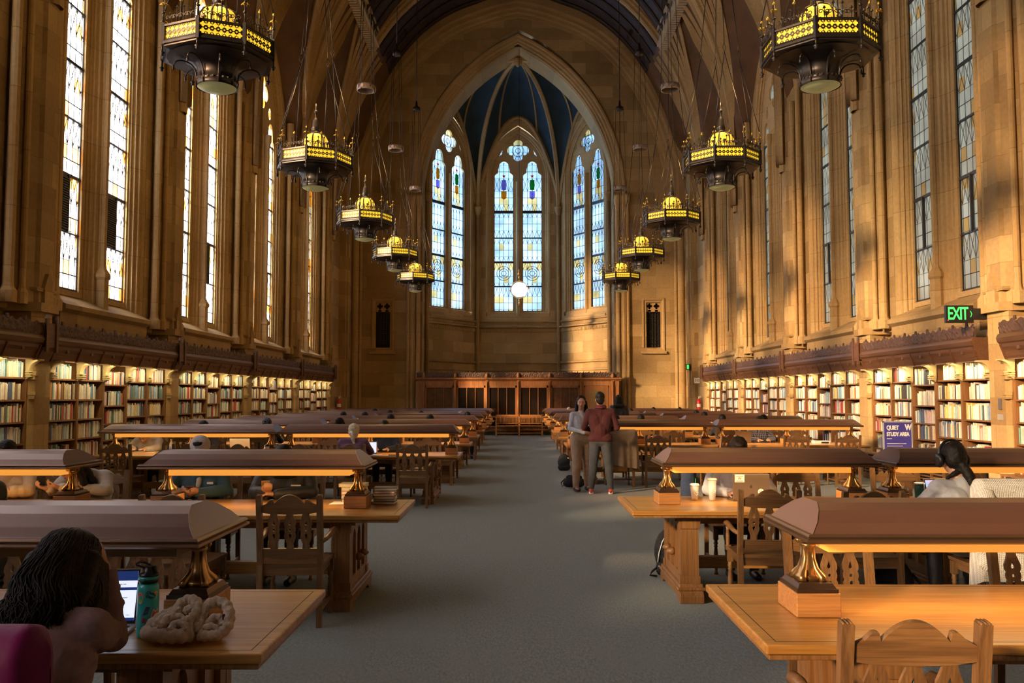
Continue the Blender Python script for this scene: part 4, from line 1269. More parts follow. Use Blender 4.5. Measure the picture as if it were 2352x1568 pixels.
# ================================================================== chandeliers
def oct_pts(r, n=8, ph=0.0): return [(r * math.sin(2 * PI * i / n + ph), -r * math.cos(2 * PI * i / n + ph)) for i in range(n)]
def make_chandelier():
    root = thing('chandelier', 'x', 'chandelier')
    RV = .70
    V = oct_pts(RV)
    def ring(m, prof, mi=0):
        k = len(prof); vs = []
        for i in range(8):
            for r, z in prof: vs.append((V[i][0] / RV * r, V[i][1] / RV * r, z))
        m.add(vs, [(i * k + a, ((i + 1) % 8) * k + a, ((i + 1) % 8) * k + a + 1, i * k + a + 1) for i in range(8) for a in range(k - 1)], mi)
    m = MB()
    ring(m, [(.69, .585), (.71, .585), (.71, .61), (.685, .62)])
    ring(m, [(.68, .43), (.70, .43), (.715, .40), (.72, .37), (.70, .36), (.70, .345), (.66, .34), (.62, .33), (.25, .30)])
    for x, y in V:
        m.bb(x - .02, x + .02, y - .02, y + .02, .36, .63)
        m.lathe([(.012, .26), (.012, .38)], 6, (x * 1.01, y * 1.01, 0))
        m.lathe([(.004, .22), (.022, .235), (.014, .25), (.034, .262), (.02, .275), (.008, .285)], 8, (x * 1.01, y * 1.01, 0))
    m.build('ring_frame', M_['iron'], root)
    m = MB(); ring(m, [(.672, .43), (.672, .585)])
    m.build('amber_panel', M_['amber'], root)
    # pierced fretwork over the amber glass
    fw = 2 * RV * math.sin(PI / 8) - .045
    lp = [rect(-fw / 2, fw / 2, 0, .16)]
    nn = 7; st = fw / nn
    for r_ in range(2):
        for q in range(nn):
            cx = -fw / 2 + st * (q + .5); cz = .04 + .08 * r_
            lp.append(quatre(cx, cz, .036, 16))
    for q in range(nn - 1):
        cx = -fw / 2 + st * (q + 1)
        for cz in (.08, .014, .146): lp.append([(cx - .016, cz), (cx, cz + .011), (cx + .016, cz), (cx, cz - .011)])
    fv, ff = shape2d(lp, .008)
    m = MB()
    apo = RV * math.cos(PI / 8) - .012
    for i in range(8):
        an = 2 * PI * (i + .5) / 8
        Mx = Matrix.Rotation(an, 4, 'Z') @ Matrix.Translation((0, -apo, .427)) @ Matrix.Rotation(PI / 2, 4, 'X')
        m.add(fv, ff, 0, False, Mx)
    m.build('fretwork', M_['iron'], root)
    # funnel and bottom bowl
    m = MB()
    pr = [(.60, .325), (.40, .315), (.30, .285), (.255, .24), (.235, .18), (.235, .10), (.25, .095), (.25, .06), (.24, .05), (.24, .01), (.255, 0.0)]
    m.lathe(pr, 24, caps=False)
    for i in range(8):
        a = PI / 8 + i * PI / 4
        m.tube([(r_ * math.cos(a), r_ * math.sin(a), z_) for r_, z_ in [(.246, .01), (.248, .12), (.258, .18), (.28, .225), (.31, .262), (.36, .288), (.42, .298), (.47, .29), (.50, .27), (.515, .235)]], .010, 5)
        m.lathe([(.003, .16), (.014, .18), (.008, .23)], 6, (.52 * math.cos(a), .52 * math.sin(a), 0))
    for i in range(26):
        a = i * 2 * PI / 26
        m.box((.252 * math.cos(a), .252 * math.sin(a), .077), (.02, .02, .022))
    m.build('funnel', M_['iron'], root)
    m = MB(); m.lathe([(.0, -.055), (.10, -.045), (.19, -.02), (.238, .005)], 24, caps=False)
    m.build('bowl_glass', M_['bowl'], root)
    # dome
    m = MB()
    m.lathe([(.245, .60), (.25, .80), (.235, .90), (.19, .98), (.10, 1.03), (.06, 1.04)], 24, caps=False)
    m.build('dome_glass', M_['dome'], root)
    m = MB()
    for i in range(8):
        a = i * PI / 4
        m.tube([(r * math.cos(a), r * math.sin(a), z) for r, z in [(.262, .6), (.266, .8), (.25, .9), (.2, .985), (.1, 1.04)]], .013, 4)
        for hgt, sc in ((.70, 1), ):
            for sg in (-1, 1):
                pts = []
                for q in range(9):
                    t = q / 8 * 1.6 * PI
                    aa = a + PI / 8 + sg * (.16 - .10 * math.sin(t))
                    pts.append((.268 * math.cos(aa), .268 * math.sin(aa), .66 + .12 * q / 8 + .03 * math.cos(t)))
                m.tube(pts, .008, 4)
            aa = a + PI / 8
            m.tube([(.268 * math.cos(aa), .268 * math.sin(aa), .6), (.268 * math.cos(aa), .268 * math.sin(aa), .84)], .009, 4)
            m.box((.268 * math.cos(aa), .268 * math.sin(aa), .83), (.05, .05, .03), 0, None, 1, aa)
    m.lathe([(.12, 1.02), (.11, 1.05), (.075, 1.08), (.07, 1.11), (.085, 1.13), (.065, 1.17), (.055, 1.27), (.03, 1.33), (.018, 1.35), (.016, 1.43), (.035, 1.45), (.03, 1.47), (.01, 1.50), (.015, 1.55), (.004, 1.62)], 12)
    m.build('dome_cage', M_['iron'], root)
    # cresting and corner finials
    m = MB(); gl = MB()
    gtube, glathe = gl.tube, gl.lathe
    gl.tube = lambda p, r, n: m.tube(p, r, n, 1); gl.lathe = lambda p, n, c: m.lathe(p, n, c, 1)
    for i in range(8):
        x, y = V[i]; x2, y2 = V[(i + 1) % 8]
        m.tube([(x, y, .6), (x, y, .93)], .013, 5); m.lathe([(.012, .0), (.03, .02), (.012, .04)], 6, (x, y, .74)); m.tube([(x, y, .9), (x, y, 1.02)], [.012, .002], 5)
        for a in range(4):
            an = a * PI / 2
            gl.tube([(x, y, .84), (x + .03 * math.cos(an), y + .03 * math.sin(an), .87), (x + .05 * math.cos(an), y + .05 * math.sin(an), .85)], [.008, .012, .006], 5)
        gl.lathe([(.004, .93), (.018, .95), (.003, .98)], 6, (x, y, 0))
        for q in range(1, 5):
            t = q / 5
            cx, cy = x + (x2 - x) * t, y + (y2 - y) * t
            dx, dy = (x2 - x) / .53, (y2 - y) / .53
            hh = .80 if q in (2, 3) else .74
            if q == 2:
                mx_, my_ = x + (x2 - x) * .5, y + (y2 - y) * .5
                m.tube([(mx_, my_, .61), (mx_, my_, .86)], .009, 4); gl.lathe([(.004, .85), (.022, .87), (.004, .91)], 6, (mx_, my_, 0))
            for sg in (-1, 1):
                pts = []
                for w_ in range(10):
                    a = w_ / 9 * 1.75 * PI
                    rr = .045 * (1 - .55 * w_ / 9)
                    pts.append((cx + sg * dx * (.045 - rr * math.cos(a)) * .8, cy + sg * dy * (.045 - rr * math.cos(a)) * .8, .64 + .02 + rr * math.sin(a) + .04 * w_ / 9))
                m.tube(pts, .006, 4)
            m.tube([(cx, cy, .61), (cx, cy, hh)], .006, 4)
            m.box((cx, cy, hh), (.03, .03, .03), 0, None, .3)
    m.build('cresting', [M_['iron'], M_['gilt']], root)
    # suspension: eight rods, four links, ring, boss, single cable (heights above the bowl)
    m = MB()
    zl, zr_, zb = 2.45, 3.82, 6.85
    links = []
    for k in range(4):
        a = PI / 8 + k * PI / 2 + PI / 4
        links.append((.36 * math.sin(a), -.36 * math.cos(a)))
    for i in range(8):
        lx, ly = links[((i - 1) % 8) // 2] if True else None
        m.tube([(V[i][0], V[i][1], .95), (lx, ly, zl)], .008, 4)
    for lx, ly in links:
        f = .23 / .36
        for sg in (-1, 1): m.tube([(lx, ly, zl), (lx + sg * .035, ly, zl + .08), (lx * .985, ly * .985, zl + .17)], .006, 4)
        m.tube([(lx * .985, ly * .985, zl + .17), (lx * f, ly * f, zr_)], .008, 4)
        m.tube([(lx * f, ly * f, zr_), (lx * .4, ly * .4, zb)], .008, 4)
    m.lathe([(.03, zb + .3), (.05, zb + .1), (.14, zb + .05), (.14, zb - .04), (.11, zb - .08)], 12)
    m.tube([(0, 0, zb + .2), (0, 0, 13.6)], .016, 5)
    m.build('suspension', M_['iron'], root)
    m = MB()
    m.lathe([(.215, zr_ - .07), (.235, zr_ - .07), (.225, zr_), (.235, zr_ + .07), (.215, zr_ + .07), (.215, zr_ - .07)], 20, caps=False)
    for i in range(10):
        a = i * PI / 5; m.lathe([(.05, -.01), (.05, .012)], 8, (0, 0, 0), 0, True, Matrix.Rotation(a, 4, 'Z') @ Matrix.Translation((.23, 0, zr_)) @ Matrix.Rotation(PI / 2, 4, 'Y'))
    m.build('crown_ring', plain('dull silvered ring', (.28, .22, .18), .5, .4, .2, 10), root)
    for nm_, zz, e_, rd in (('upper', .75, 55, .12),):
        l = bpy.data.lights.new('dome light', 'POINT'); l.energy = e_; l.color = (1, .60, .20); l.shadow_soft_size = .2
        o = bpy.data.objects.new('dome_light', l); COL.objects.link(o); o.parent = root; o.location = (0, 0, 1.75)
    return root
XC = 3.80
CY = [10.75, 16.05, 21.35, 26.65, 31.95]
for s in (-1, 1):
    for k, y in enumerate(CY):
        o = placed('chand', make_chandelier, (s * XC, y, 5.58), 0 if s < 0 else PI / 8,
                   'black iron octagonal chandelier with amber glass, %s in the %s hanging row from the camera' % (ORD[k], 'left' if s < 0 else 'right'), 'octagonal chandeliers in two rows')

# hanging globe in front of the apse
g = thing('hanging_globe', 'bright white world-globe lamp with brass rings hanging before the apse', 'lamp', (.05, 38.9, 6.48))
m = MB(); m.lathe([(.34 * math.sin(PI * i / 20), -.34 * math.cos(PI * i / 20)) for i in range(21)], 28, caps=False); m.build('globe', M_['globe'], g)
m = MB()
m.tube([(.39 * math.cos(2 * PI * i / 32), .1 * math.cos(2 * PI * i / 32 + 1), .39 * math.sin(2 * PI * i / 32)) for i in range(32)], .014, 5, closed=True)
m.tube([(.36 * math.cos(2 * PI * i / 32), .36 * math.sin(2 * PI * i / 32), .05 * math.sin(2 * PI * i / 32)) for i in range(32)], .008, 5, closed=True)
for k in range(9): m.box((-.2 + .05 * k, -.345 + abs(k - 4) * .012, .0 + .008 * (k - 4)), (.03, .02, .035))
m.lathe([(.0, -.75), (.03, -.72), (.015, -.66), (.04, -.6), (.015, -.55), (.04, -.47), (.01, -.42), (.01, -.38)], 10)
m.lathe([(.01, .38), (.02, .48), (.05, .55), (.02, .6), (.08, .68), (.09, .72), (.03, .8), (.05, .88), (.01, .95)], 10)
m.lathe([(.002, -.04), (.05, 0), (.002, .04)], 8, (-.40, -.1, -.05)); m.lathe([(.002, -.06), (.06, 0), (.002, .06)], 8, (.42, 0, .08))
m.build('meridian_ring', M_['brass'], g)
m = MB(); m.tube([(0, 0, .9), (0, 0, 11.3)], .012, 5); m.build('cable', M_['iron'], g)

# ================================================================== glazed oak screen below the apse
SY = 38.55
scr = thing('oak_screen', 'long panelled oak screen with glazed bays and carved cresting below the apse', 'screen', (0, 0, 0))
xsb = [-4.46, -2.98 - .02, -1.42, 0.0, 1.42, 2.84, 4.26]
xsb = [-4.18, -2.78, -1.39, 0.0, 1.39, 2.78, 4.18]
m = MB()
m.bb(-4.5, 4.5, SY + .05, SY + .5, 0, .14)
m.bb(-4.46, 4.46, SY + .1, SY + .14, .14, .78); m.bb(-4.46, 4.46, SY + .02, SY + .12, .14, .24); m.bb(-4.46, 4.46, SY + .0, SY + .14, .76, .84)
m.bb(-4.46, 4.46, SY + .02, SY + .14, 2.18, 2.38)
m.extr([(SY + .4, 2.38), (SY + .0, 2.38), (SY - .06, 2.44), (SY - .10, 2.46), (SY - .10, 2.51), (SY - .05, 2.53), (SY + .4, 2.53)], 0, -4.56, 4.56)
for x0, x1 in [(-4.46, -4.24), (4.24, 4.46)]: m.bb(x0, x1, SY + .04, SY + .3, .14, 2.4)
m.build('screen_frame', M_['screenw'], scr)
m = MB(); m.bb(-4.5, 4.5, SY + .02, SY + .05, 0, .16); m.build('marble_plinth', plain('dark green marble', (.02, .03, .028), .2, 0, .6, 12), scr)
for i, x in enumerate(xsb):
    m = MB(); m.bb(x - .055, x + .055, SY - .03, SY + .12, .14, 2.42); m.lathe([(.035, .2), (.035, 2.35)], 8, (x, SY - .03, 0))
    m.lathe([(.06, 2.50), (.075, 2.56), (.06, 2.62), (.07, 2.66), (.03, 2.72), (.01, 2.76)], 8, (x, SY - .02, 0))
    m.build('screen_post', M_['screenw'], scr)
glm = plain('dark reflective glass', (.012, .008, .006), .06, 0, .05, 2, spec=.6)
cur = plain('brown curtain', (.10, .045, .018), .8, 0, .3, 6)
for i in range(6):
    a, b = xsb[i] + .055, xsb[i + 1] - .055
    m = MB()
    if i in (2, 3): z0 = .34
    else: z0 = .86
    if i == 5:
        # panelled door
        m.bb(a, a + .1, SY + .04, SY + .12, .14, 2.2); m.bb(b - .1, b, SY + .04, SY + .12, .14, 2.2)
        m.bb(a + .1, b - .1, SY + .05, SY + .1, .14, 2.1)
        m.build('door_frame', M_['screenw'], scr)
        m = MB(); m.bb(a + .3, b - .3, SY + .02, SY + .05, .5, 1.95)
        m.build('door_panel', plain('woven bronze panel', (.20, .13, .055), .5, .4, .3, 40), scr)
        m = MB(); m.bb(a + .14, b - .14, SY + .03, SY + .045, .16, 2.17); m.build('door', M_['screenw'], scr)
        m = MB(); m.lathe([(.02, 0), (.025, .03), (.012, .05)], 8, (0, 0, 0), 0, True, Matrix.Translation((b - .2, SY + .02, 1.05)) @ Matrix.Rotation(PI / 2, 4, 'X')); m.build('door_handle', M_['brass'], scr)
        continue
    m.bb(a, a + .07, SY + .03, SY + .12, z0, 2.18); m.bb(b - .07, b, SY + .03, SY + .12, z0, 2.18)
    m.bb(a, b, SY + .03, SY + .12, 2.08, 2.18); m.bb(a, b, SY + .03, SY + .12, z0, z0 + .06)
    for f in (1 / 3, 2 / 3):
        x = a + .07 + (b - a - .14) * f; m.bb(x - .014, x + .014, SY + .05, SY + .1, z0, 2.1)
    m.build('window_sash', M_['screenw'], scr)
    m = MB(); m.bb(a + .05, b - .05, SY + .085, SY + .091, z0, 2.12); m.build('window_pane', glm if i in (1, 2, 3) else cur, scr)
    if i not in (2, 3):
        m = MB()
        for q in range(2):
            c0 = a + .05 + (b - a - .1) * q / 2; c1 = a + .05 + (b - a - .1) * (q + 1) / 2
            m.bb(c0 + .04, c1 - .04, SY + .075, SY + .1, .30, .70)
        m.build('lower_panel', M_['screenw'], scr)
m = MB()
rr = random.Random(5)
m.grid(lambda u, v: (-4.5 + 9.0 * u, SY + .06 - (.03 * rr.random() if 0 < v < 1 else 0), 2.53 + (.21 + .03 * rr.random() * (v == 1)) * v), 240, 5, 0, False)
m.bb(-4.5, 4.5, SY + .07, SY + .10, 2.53, 2.74)
for k in range(36): m.box((-4.4 + 8.8 * k / 35, SY + .07, 2.77), (.05, .05, .06), 0, None, .5)
m.build('cresting', M_['carve'], scr)
m = MB(); m.bb(-4.5, 4.5, SY + .5, SY + .6, 0, 2.5); m.bb(-4.5, 4.5, SY + .16, SY + .6, 2.44, 2.5); m.build('screen_back', M_['dark'], scr)

# bench
bn = thing('bench', 'oak slat-back bench against the screen at the end of the aisle', 'bench', (.045, 37.95, 0))
m = MB(); W_ = 1.03
m.bb(-W_, W_, -.22, .24, .41, .445); bevel(m.build('seat', M_['block'], bn), .006)
m = MB()
for s in (-1, 1):
    m.bb(s * (W_ - .03) - .03, s * (W_ - .03) + .03, -.24, -.19, 0, .62); m.bb(s * (W_ - .03) - .03, s * (W_ - .03) + .03, .2, .25, 0, .88)
    m.bb(s * (W_ - .03) - .03, s * (W_ - .03) + .03, -.27, .22, .62, .65)
m.bb(-.03, .03, -.2, -.16, 0, .41); m.bb(-.03, .03, .2, .25, 0, .88)
m.bb(-W_ + .05, W_ - .05, -.2, -.17, .10, .14)
m.build('leg_frame', M_['block'], bn)
m = MB(); m.bb(-W_, W_, .2, .24, .84, .90); m.bb(-W_, W_, .2, .24, .50, .54); m.build('back_rail', M_['block'], bn)
m = MB()
for k in range(34):
    x = -W_ + .1 + (2 * W_ - .2) * k / 33; m.bb(x - .014, x + .014, .21, .225, .54, .84)
m.build('back_slat', M_['block'], bn)

# ================================================================== signs and small wall fittings
green = emis('green sign glow', (.05, 1.0, .16), 1.1)
ex = thing('exit_sign', 'black box sign with glowing green EXIT letters on the pier by the window', 'sign', (7.10, 14.02, 3.02))
m = MB(); m.bb(-.22, .22, -.03, .03, -.14, .14); m.build('sign_box', M_['black'], ex)
m = MB(); m.bb(.20, .42, -.05, .05, -.09, .09); m.build('wall_mount', M_['black'], ex)
m = MB(); v, f = text2d('EXIT', .27, .004, space=.88, off=.004); m.add([(a * .66 - .03, -.032 - c, b * 1.05) for a, b, c in v], f)
m.add([(.175, -.033, .05), (.165, -.033, .05), (.185, -.033, .0), (.195, -.033, .0), (.165, -.033, -.05), (.175, -.033, -.05)], [(0, 1, 2, 3), (3, 2, 4, 5)])
m.build('sign_lettering', green, ex)
m = MB(); m.box((-.19, -.033, -.10), (.015, .006, .015)); m.build('indicator_light', emis('red led', (1, .03, .02), 2), ex)

e2 = thing('exit_sign', 'white plate lettered EXIT in black beside the far doorway', 'sign', (7.56, 36.6, 2.36))
m = MB(); m.bb(-.17, .17, 0, .02, -.11, .11); m.build('sign_plate', M_['white'], e2)
m = MB(); v, f = text2d('EXIT', .18, .003); m.add([(a * .78, -.002 - c, b) for a, b, c in v], f); m.build('sign_lettering', M_['black'], e2)
e3 = thing('exit_sign', 'small glowing green exit box high on the far corner pier', 'sign', (7.24, 37.1, 2.95))
m = MB(); m.bb(-.08, .08, -.02, .1, -.12, .12); m.build('sign_box', M_['black'], e3)
m = MB(); m.bb(-.06, .02, -.03, -.02, -.09, .09); m.build('sign_face', green, e3)

red = plain('red enamel', (.5, .012, .015), .3)
def extinguisher(x, y, z, lab):
    e = thing('fire_extinguisher', lab, 'extinguisher', (x, y, z), 0, 'wall fire extinguishers')
    m = MB(); m.lathe([(.06, 0), (.085, .01), (.09, .04), (.09, .38), (.075, .43), (.035, .47), (.03, .49)], 16); m.build('cylinder', red, e)
    m = MB(); m.lathe([(.091, .14), (.091, .27)], 16, caps=False); m.build('label_band', M_['white'], e)
    m = MB(); m.bb(-.02, .02, -.02, .02, .49, .54); m.bb(-.02, .1, -.015, .015, .53, .55); m.bb(-.02, .09, -.012, .012, .57, .585); m.build('valve', M_['white'], e)
    m = MB(); m.tube([(-.02, 0, .52), (-.1, 0, .5), (-.12, -.02, .38), (-.11, -.02, .15)], .012, 6); m.build('hose', M_['black'], e)
    return e
extinguisher(-7.46, 36.3, 1.12, 'red fire extinguisher on the left wall past the last bookcase')
extinguisher(7.46, 36.1, 1.12, 'red fire extinguisher on the right wall below the white EXIT plate')
# thermostats, white wireless boxes, plates
for x, y, z, d, lab in ((-7.2, 15.0, 2.96, (.1, .16, .18), 'white router box standing on the cornice beneath the front left window'),
                        (-7.2, 31.3, 2.96, (.1, .16, .2), 'white router box standing on the far left cornice')):
    r = thing('router', lab, 'router', (math.copysign(7.42, x), y, 2.652))
    m = MB(); m.box((0, 0, d[2] / 2), d); bevel(m.build('router_case', M_['white'], r), .015, 3)
    m = MB(); m.box((.052, 0, d[2] * .45), (.006, .02, .012)); m.build('status_light', emis('blue led', (.2, .2, 1), 3), r)
r = thing('wall_switch', 'small metal control plate on the stone pier beside the right bookcase', 'switch', (7.49, 13.62, 1.52)); m = MB(); m.box((0, 0, .06), (.02, .08, .17)); m.build('plate', plain('grey metal', (.2, .18, .2), .4, .5), r)
m = MB(); m.box((0, .0, -.14), (.012, .16, .09)); m.build('lower_plate', plain('grey plate', (.3, .28, .25), .5), r)

# QUIET STUDY AREA sign on its stand
q = thing('floor_sign', 'purple QUIET STUDY AREA notice on a stand before the right bookcase', 'sign', (5.62, 13.0, 0))
blu = plain('purple notice', (.055, .045, .30), .45)
m = MB(); m.bb(-.20, .20, -.012, .012, .86, 1.32); m.build('sign_panel', blu, q)
m = MB()
for a, b, c, d in ((-.215, .215, 1.315, 1.335), (-.215, -.2, .85, 1.33), (.2, .215, .85, 1.33), (-.215, .215, .845, .865)): m.bb(a, b, -.018, .018, c, d)
m.lathe([(.02, .03), (.02, .85)], 8); m.lathe([(.2, 0), (.2, .02), (.03, .035)], 20)
m.build('stand', plain('silver frame', (.45, .5, .55), .35, .4), q)
m = MB()
for tx, x_, z_, sz in (('QUIET', -.165, 1.235, .085), ('STUDY AREA', -.165, 1.14, .078)):
    v, f = text2d(tx, sz, .003, 'LEFT', space=.95, off=.0035); m.add([(x_ + a * .76, -.014 - c, z_ + b) for a, b, c in v], f)
v, f = text2d('W', .11, .003, 'CENTER', off=.006); m.add([(.155 + a * .8, -.014 - c, 1.24 + b) for a, b, c in v], f)
m.bb(-.165, -.09, -.016, -.013, 1.07, 1.08)
for k in range(3): m.bb(-.165, .12 - .05 * k, -.0155, -.013, 1.0 - .035 * k, 1.006 - .035 * k)
m.build('sign_lettering', M_['white'], q)
# ================================================================== people
def cap_mesh(m, p1, r1, p2, r2, n=12):
    p1, p2 = Vector(p1), Vector(p2)
    ax = p2 - p1; Ln = ax.length
    if Ln < 1e-6: ax = Vector((0, 0, 1)); Ln = 1e-6
    rings = []
    for i in range(1, 5):
        a = -PI / 2 + PI / 2 * i / 4.0001
        rings.append((r1 * math.sin(a), r1 * math.cos(a)))
    rings2 = [(Ln + r2 * math.sin(PI / 2 * i / 4), r2 * math.cos(PI / 2 * i / 4)) for i in range(0, 4)]
    q = ax.to_track_quat('Z', 'Y').to_matrix().to_4x4()
    T = Matrix.Translation(p1) @ q
    vs = [Vector((0, 0, -r1))]
    for z, r in rings + rings2:
        for k in range(n): vs.append(Vector((r * math.cos(2 * PI * k / n), r * math.sin(2 * PI * k / n), z)))
    vs.append(Vector((0, 0, Ln + r2)))
    R_ = len(rings) + len(rings2); fs = []
    for k in range(n): fs.append((0, 1 + (k + 1) % n, 1 + k))
    for j in range(R_ - 1):
        for k in range(n): fs.append((1 + j * n + k, 1 + j * n + (k + 1) % n, 1 + (j + 1) * n + (k + 1) % n, 1 + (j + 1) * n + k))
    e = len(vs) - 1
    for k in range(n): fs.append((1 + (R_ - 1) * n + k, 1 + (R_ - 1) * n + (k + 1) % n, e))
    m.add(vs, fs, 0, True, T)
def ell_mesh(m, c, r, rot=None, n=14):
    T = Matrix.Translation(c)
    if rot is not None: T = T @ (Euler(rot).to_matrix().to_4x4() if not isinstance(rot, Matrix) else rot)
    vs = [Vector((0, 0, -r[2]))]; k_ = 9
    for j in range(1, k_):
        a = -PI / 2 + PI * j / k_
        for k in range(n): vs.append(Vector((r[0] * math.cos(a) * math.cos(2 * PI * k / n), r[1] * math.cos(a) * math.sin(2 * PI * k / n), r[2] * math.sin(a))))
    vs.append(Vector((0, 0, r[2]))); fs = []
    for k in range(n): fs.append((0, 1 + (k + 1) % n, 1 + k))
    for j in range(k_ - 2):
        for k in range(n): fs.append((1 + j * n + k, 1 + j * n + (k + 1) % n, 1 + (j + 1) * n + (k + 1) % n, 1 + (j + 1) * n + k))
    e = len(vs) - 1
    for k in range(n): fs.append((1 + (k_ - 2) * n + k, 1 + (k_ - 2) * n + (k + 1) % n, e))
    m.add(vs, fs, 0, True, T)

def blob(name, shapes, mat, parent, voxel=.01, smooth=4, folds=0.0, fscale=9.0, M=None, seed=0):
    """one continuous skin grown over tapered limbs and rounded masses"""
    m = MB()
    for sh in shapes:
        if sh[0] == 'c':
            _, p1, r1, p2, r2 = sh
            if M is not None: p1, p2 = M @ Vector(p1), M @ Vector(p2)
            cap_mesh(m, p1, r1, p2, r2)
        else:
            c = Vector(sh[1]); rot = Euler(sh[3] if len(sh) > 3 else (0, 0, 0)).to_matrix().to_4x4()
            if M is not None: c = M @ c; rot = M.to_3x3().normalized().to_4x4() @ rot
            ell_mesh(m, c, sh[2], rot)
    o = m.build(name, mat, None)
    md = o.modifiers.new('r', 'REMESH'); md.mode = 'VOXEL'; md.voxel_size = voxel; md.use_smooth_shade = True
    if smooth:
        sm = o.modifiers.new('s', 'SMOOTH'); sm.factor = .5; sm.iterations = smooth
    dg = bpy.context.evaluated_depsgraph_get(); dg.update()
    me = bpy.data.meshes.new_from_object(o.evaluated_get(dg))
    o.modifiers.clear(); old = o.data; o.data = me; bpy.data.meshes.remove(old)
    me.name = name
    if folds:
        n3 = [v.normal.copy() for v in me.vertices]
        for v, nn in zip(me.vertices, n3):
            p = v.co * fscale + Vector((seed, seed * 2, 0))
            q = Vector((p.x, p.y, p.z * 1.9))
            d = noise.noise(q) + .5 * noise.noise(q * 2.1)
            d2 = 1 - abs(noise.noise(q * .8 + Vector((7, 3, 1)))) * 2
            v.co += nn * folds * (d * .6 + max(0, d2 - .55) * 1.2)
    me.polygons.foreach_set('use_smooth', [True] * len(me.polygons))
    if not me.materials: me.materials.append(mat)
    if parent is not None: o.parent = parent
    return o

def hand_shapes(w, dirv, palm, curl=.5, side=1, sc=1.0, spread=.06, thumbin=.6):
    """palm, four unequal bent fingers and a thumb from the side of the palm; side=+1 thumb on +y of the hand frame"""
    x = Vector(dirv).normalized(); z = Vector(palm); z = (z - x * z.dot(x)).normalized(); y = z.cross(x)
    w = Vector(w); S = []
    def P_(a, b, c): return w + (x * a + y * b + z * c) * sc
    S.append(('c', P_(.0, 0, 0), .024 * sc, P_(.035, 0, 0), .024 * sc))
    for b in (-.022, 0, .022):
        S.append(('c', P_(.03, b * .7, 0), .015 * sc, P_(.082, b * 1.1, 0), .0125 * sc))
    for i, (b, Lf) in enumerate(((.030, .070), (.010, .080), (-.010, .075), (-.029, .058))):
        b2 = b * side
        a0 = 0.0; p = [.085, b2, 0.0]; segs = (.44, .32, .24); an = curl * .55
        prev = P_(*p)
        for j, f in enumerate(segs):
            l_ = Lf * f
            p = [p[0] + l_ * math.cos(an), p[1] + b2 * spread * (1 if j == 0 else .3), p[2] + l_ * math.sin(an)]
            nx = P_(*p)
            S.append(('c', prev, (.0092 - .0006 * j) * sc, nx, (.0086 - .0008 * j) * sc)); prev = nx
            an += curl * 1.0
    t0 = P_(.02, .020 * side, .004); t1 = P_(.052, .045 * side, .012); t2 = P_(.078, (.056 - .02 * thumbin) * side, .02 + .012 * thumbin); t3 = P_(.098, (.058 - .035 * thumbin) * side, .024 + .02 * thumbin)
    S += [('c', t0, .015 * sc, t1, .0125 * sc), ('c', t1, .0118 * sc, t2, .0105 * sc), ('c', t2, .0102 * sc, t3, .008 * sc)]
    return S

def head_shapes(H):
    T = lambda a, b, c: tuple(H @ Vector((a, b, c)))
    rot = H.to_3x3().to_euler()
    S = [('e', T(0, -.012, .03), (.073, .092, .088), rot), ('e', T(0, .02, -.03), (.058, .066, .078), rot), ('e', T(0, .045, -.075), (.032, .036, .028), rot),
         ('c', T(0, .083, .012), .010, T(0, .103, -.026), .0135), ('e', T(-.028, .065, -.02), (.024, .02, .022), rot), ('e', T(.028, .065, -.02), (.024, .02, .022), rot),
         ('e', T(0, .078, .032), (.045, .014, .012), rot),
         ('e', T(-.073, -.005, -.005), (.008, .017, .028), rot), ('e', T(.073, -.005, -.005), (.008, .017, .028), rot),
         ('e', T(0, .082, -.055), (.021, .012, .011), rot)]
    return S
SKIN1 = plain('light skin', (.56, .32, .22), .5, 0, .05, 8, sub=.12)
SKIN2 = plain('tan skin', (.42, .23, .145), .5, 0, .05, 8, sub=.12)
LIPM = plain('lips', (.40, .11, .09), .45); EYEW = plain('eye white', (.7, .68, .64), .25); IRIS = plain('dark iris', (.025, .014, .009), .15)
HAIRD = plain('near-black hair', (.008, .006, .005), .6, 0, .3, 30, .3, 90, spec=.3)
HAIRB = plain('dark brown hair', (.013, .0075, .0055), .6, 0, .4, 26, .2, 90, spec=.15)
HAIRG = plain('silver blonde hair', (.62, .52, .36), .5, 0, .25, 26, .5, 90)
HAIRY = plain('grey hair', (.36, .32, .28), .6, 0, .3, 26, .5, 90)
def face(parent, H, brow=HAIRD):
    T = lambda a, b, c: H @ Vector((a, b, c)); rot = H.to_3x3().to_4x4()
    for s in (-1, 1):
        m = MB(); ell_mesh(m, T(s * .030, .078, .006), (.0135, .008, .0075), rot, 10); m.build('eye', EYEW, parent)
        m = MB(); ell_mesh(m, T(s * .030, .0845, .006), (.0058, .003, .0058), rot, 8); m.build('iris', IRIS, parent)
        m = MB(); m.tube([T(s * .012, .091, .026), T(s * .028, .089, .032), T(s * .046, .079, .027)], [.003, .0036, .0022], 6); m.build('eyebrow', brow, parent)
        m = MB(); m.tube([T(s * .016, .0865, .009), T(s * .030, .0875, .0145), T(s * .045, .078, .009)], .0016, 5); m.build('eyelid', brow, parent)
    m = MB(); ell_mesh(m, T(0, .0925, -.052), (.022, .006, .0045), rot, 12); ell_mesh(m, T(0, .092, -.060), (.018, .007, .0055), rot, 12); m.build('mouth', LIPM, parent)

def headM(p, yaw=0, pitch=0, roll=0):
    return Matrix.Translation(p) @ Matrix.Rotation(yaw, 4, 'Z') @ Matrix.Rotation(pitch, 4, 'X') @ Matrix.Rotation(roll, 4, 'Y')

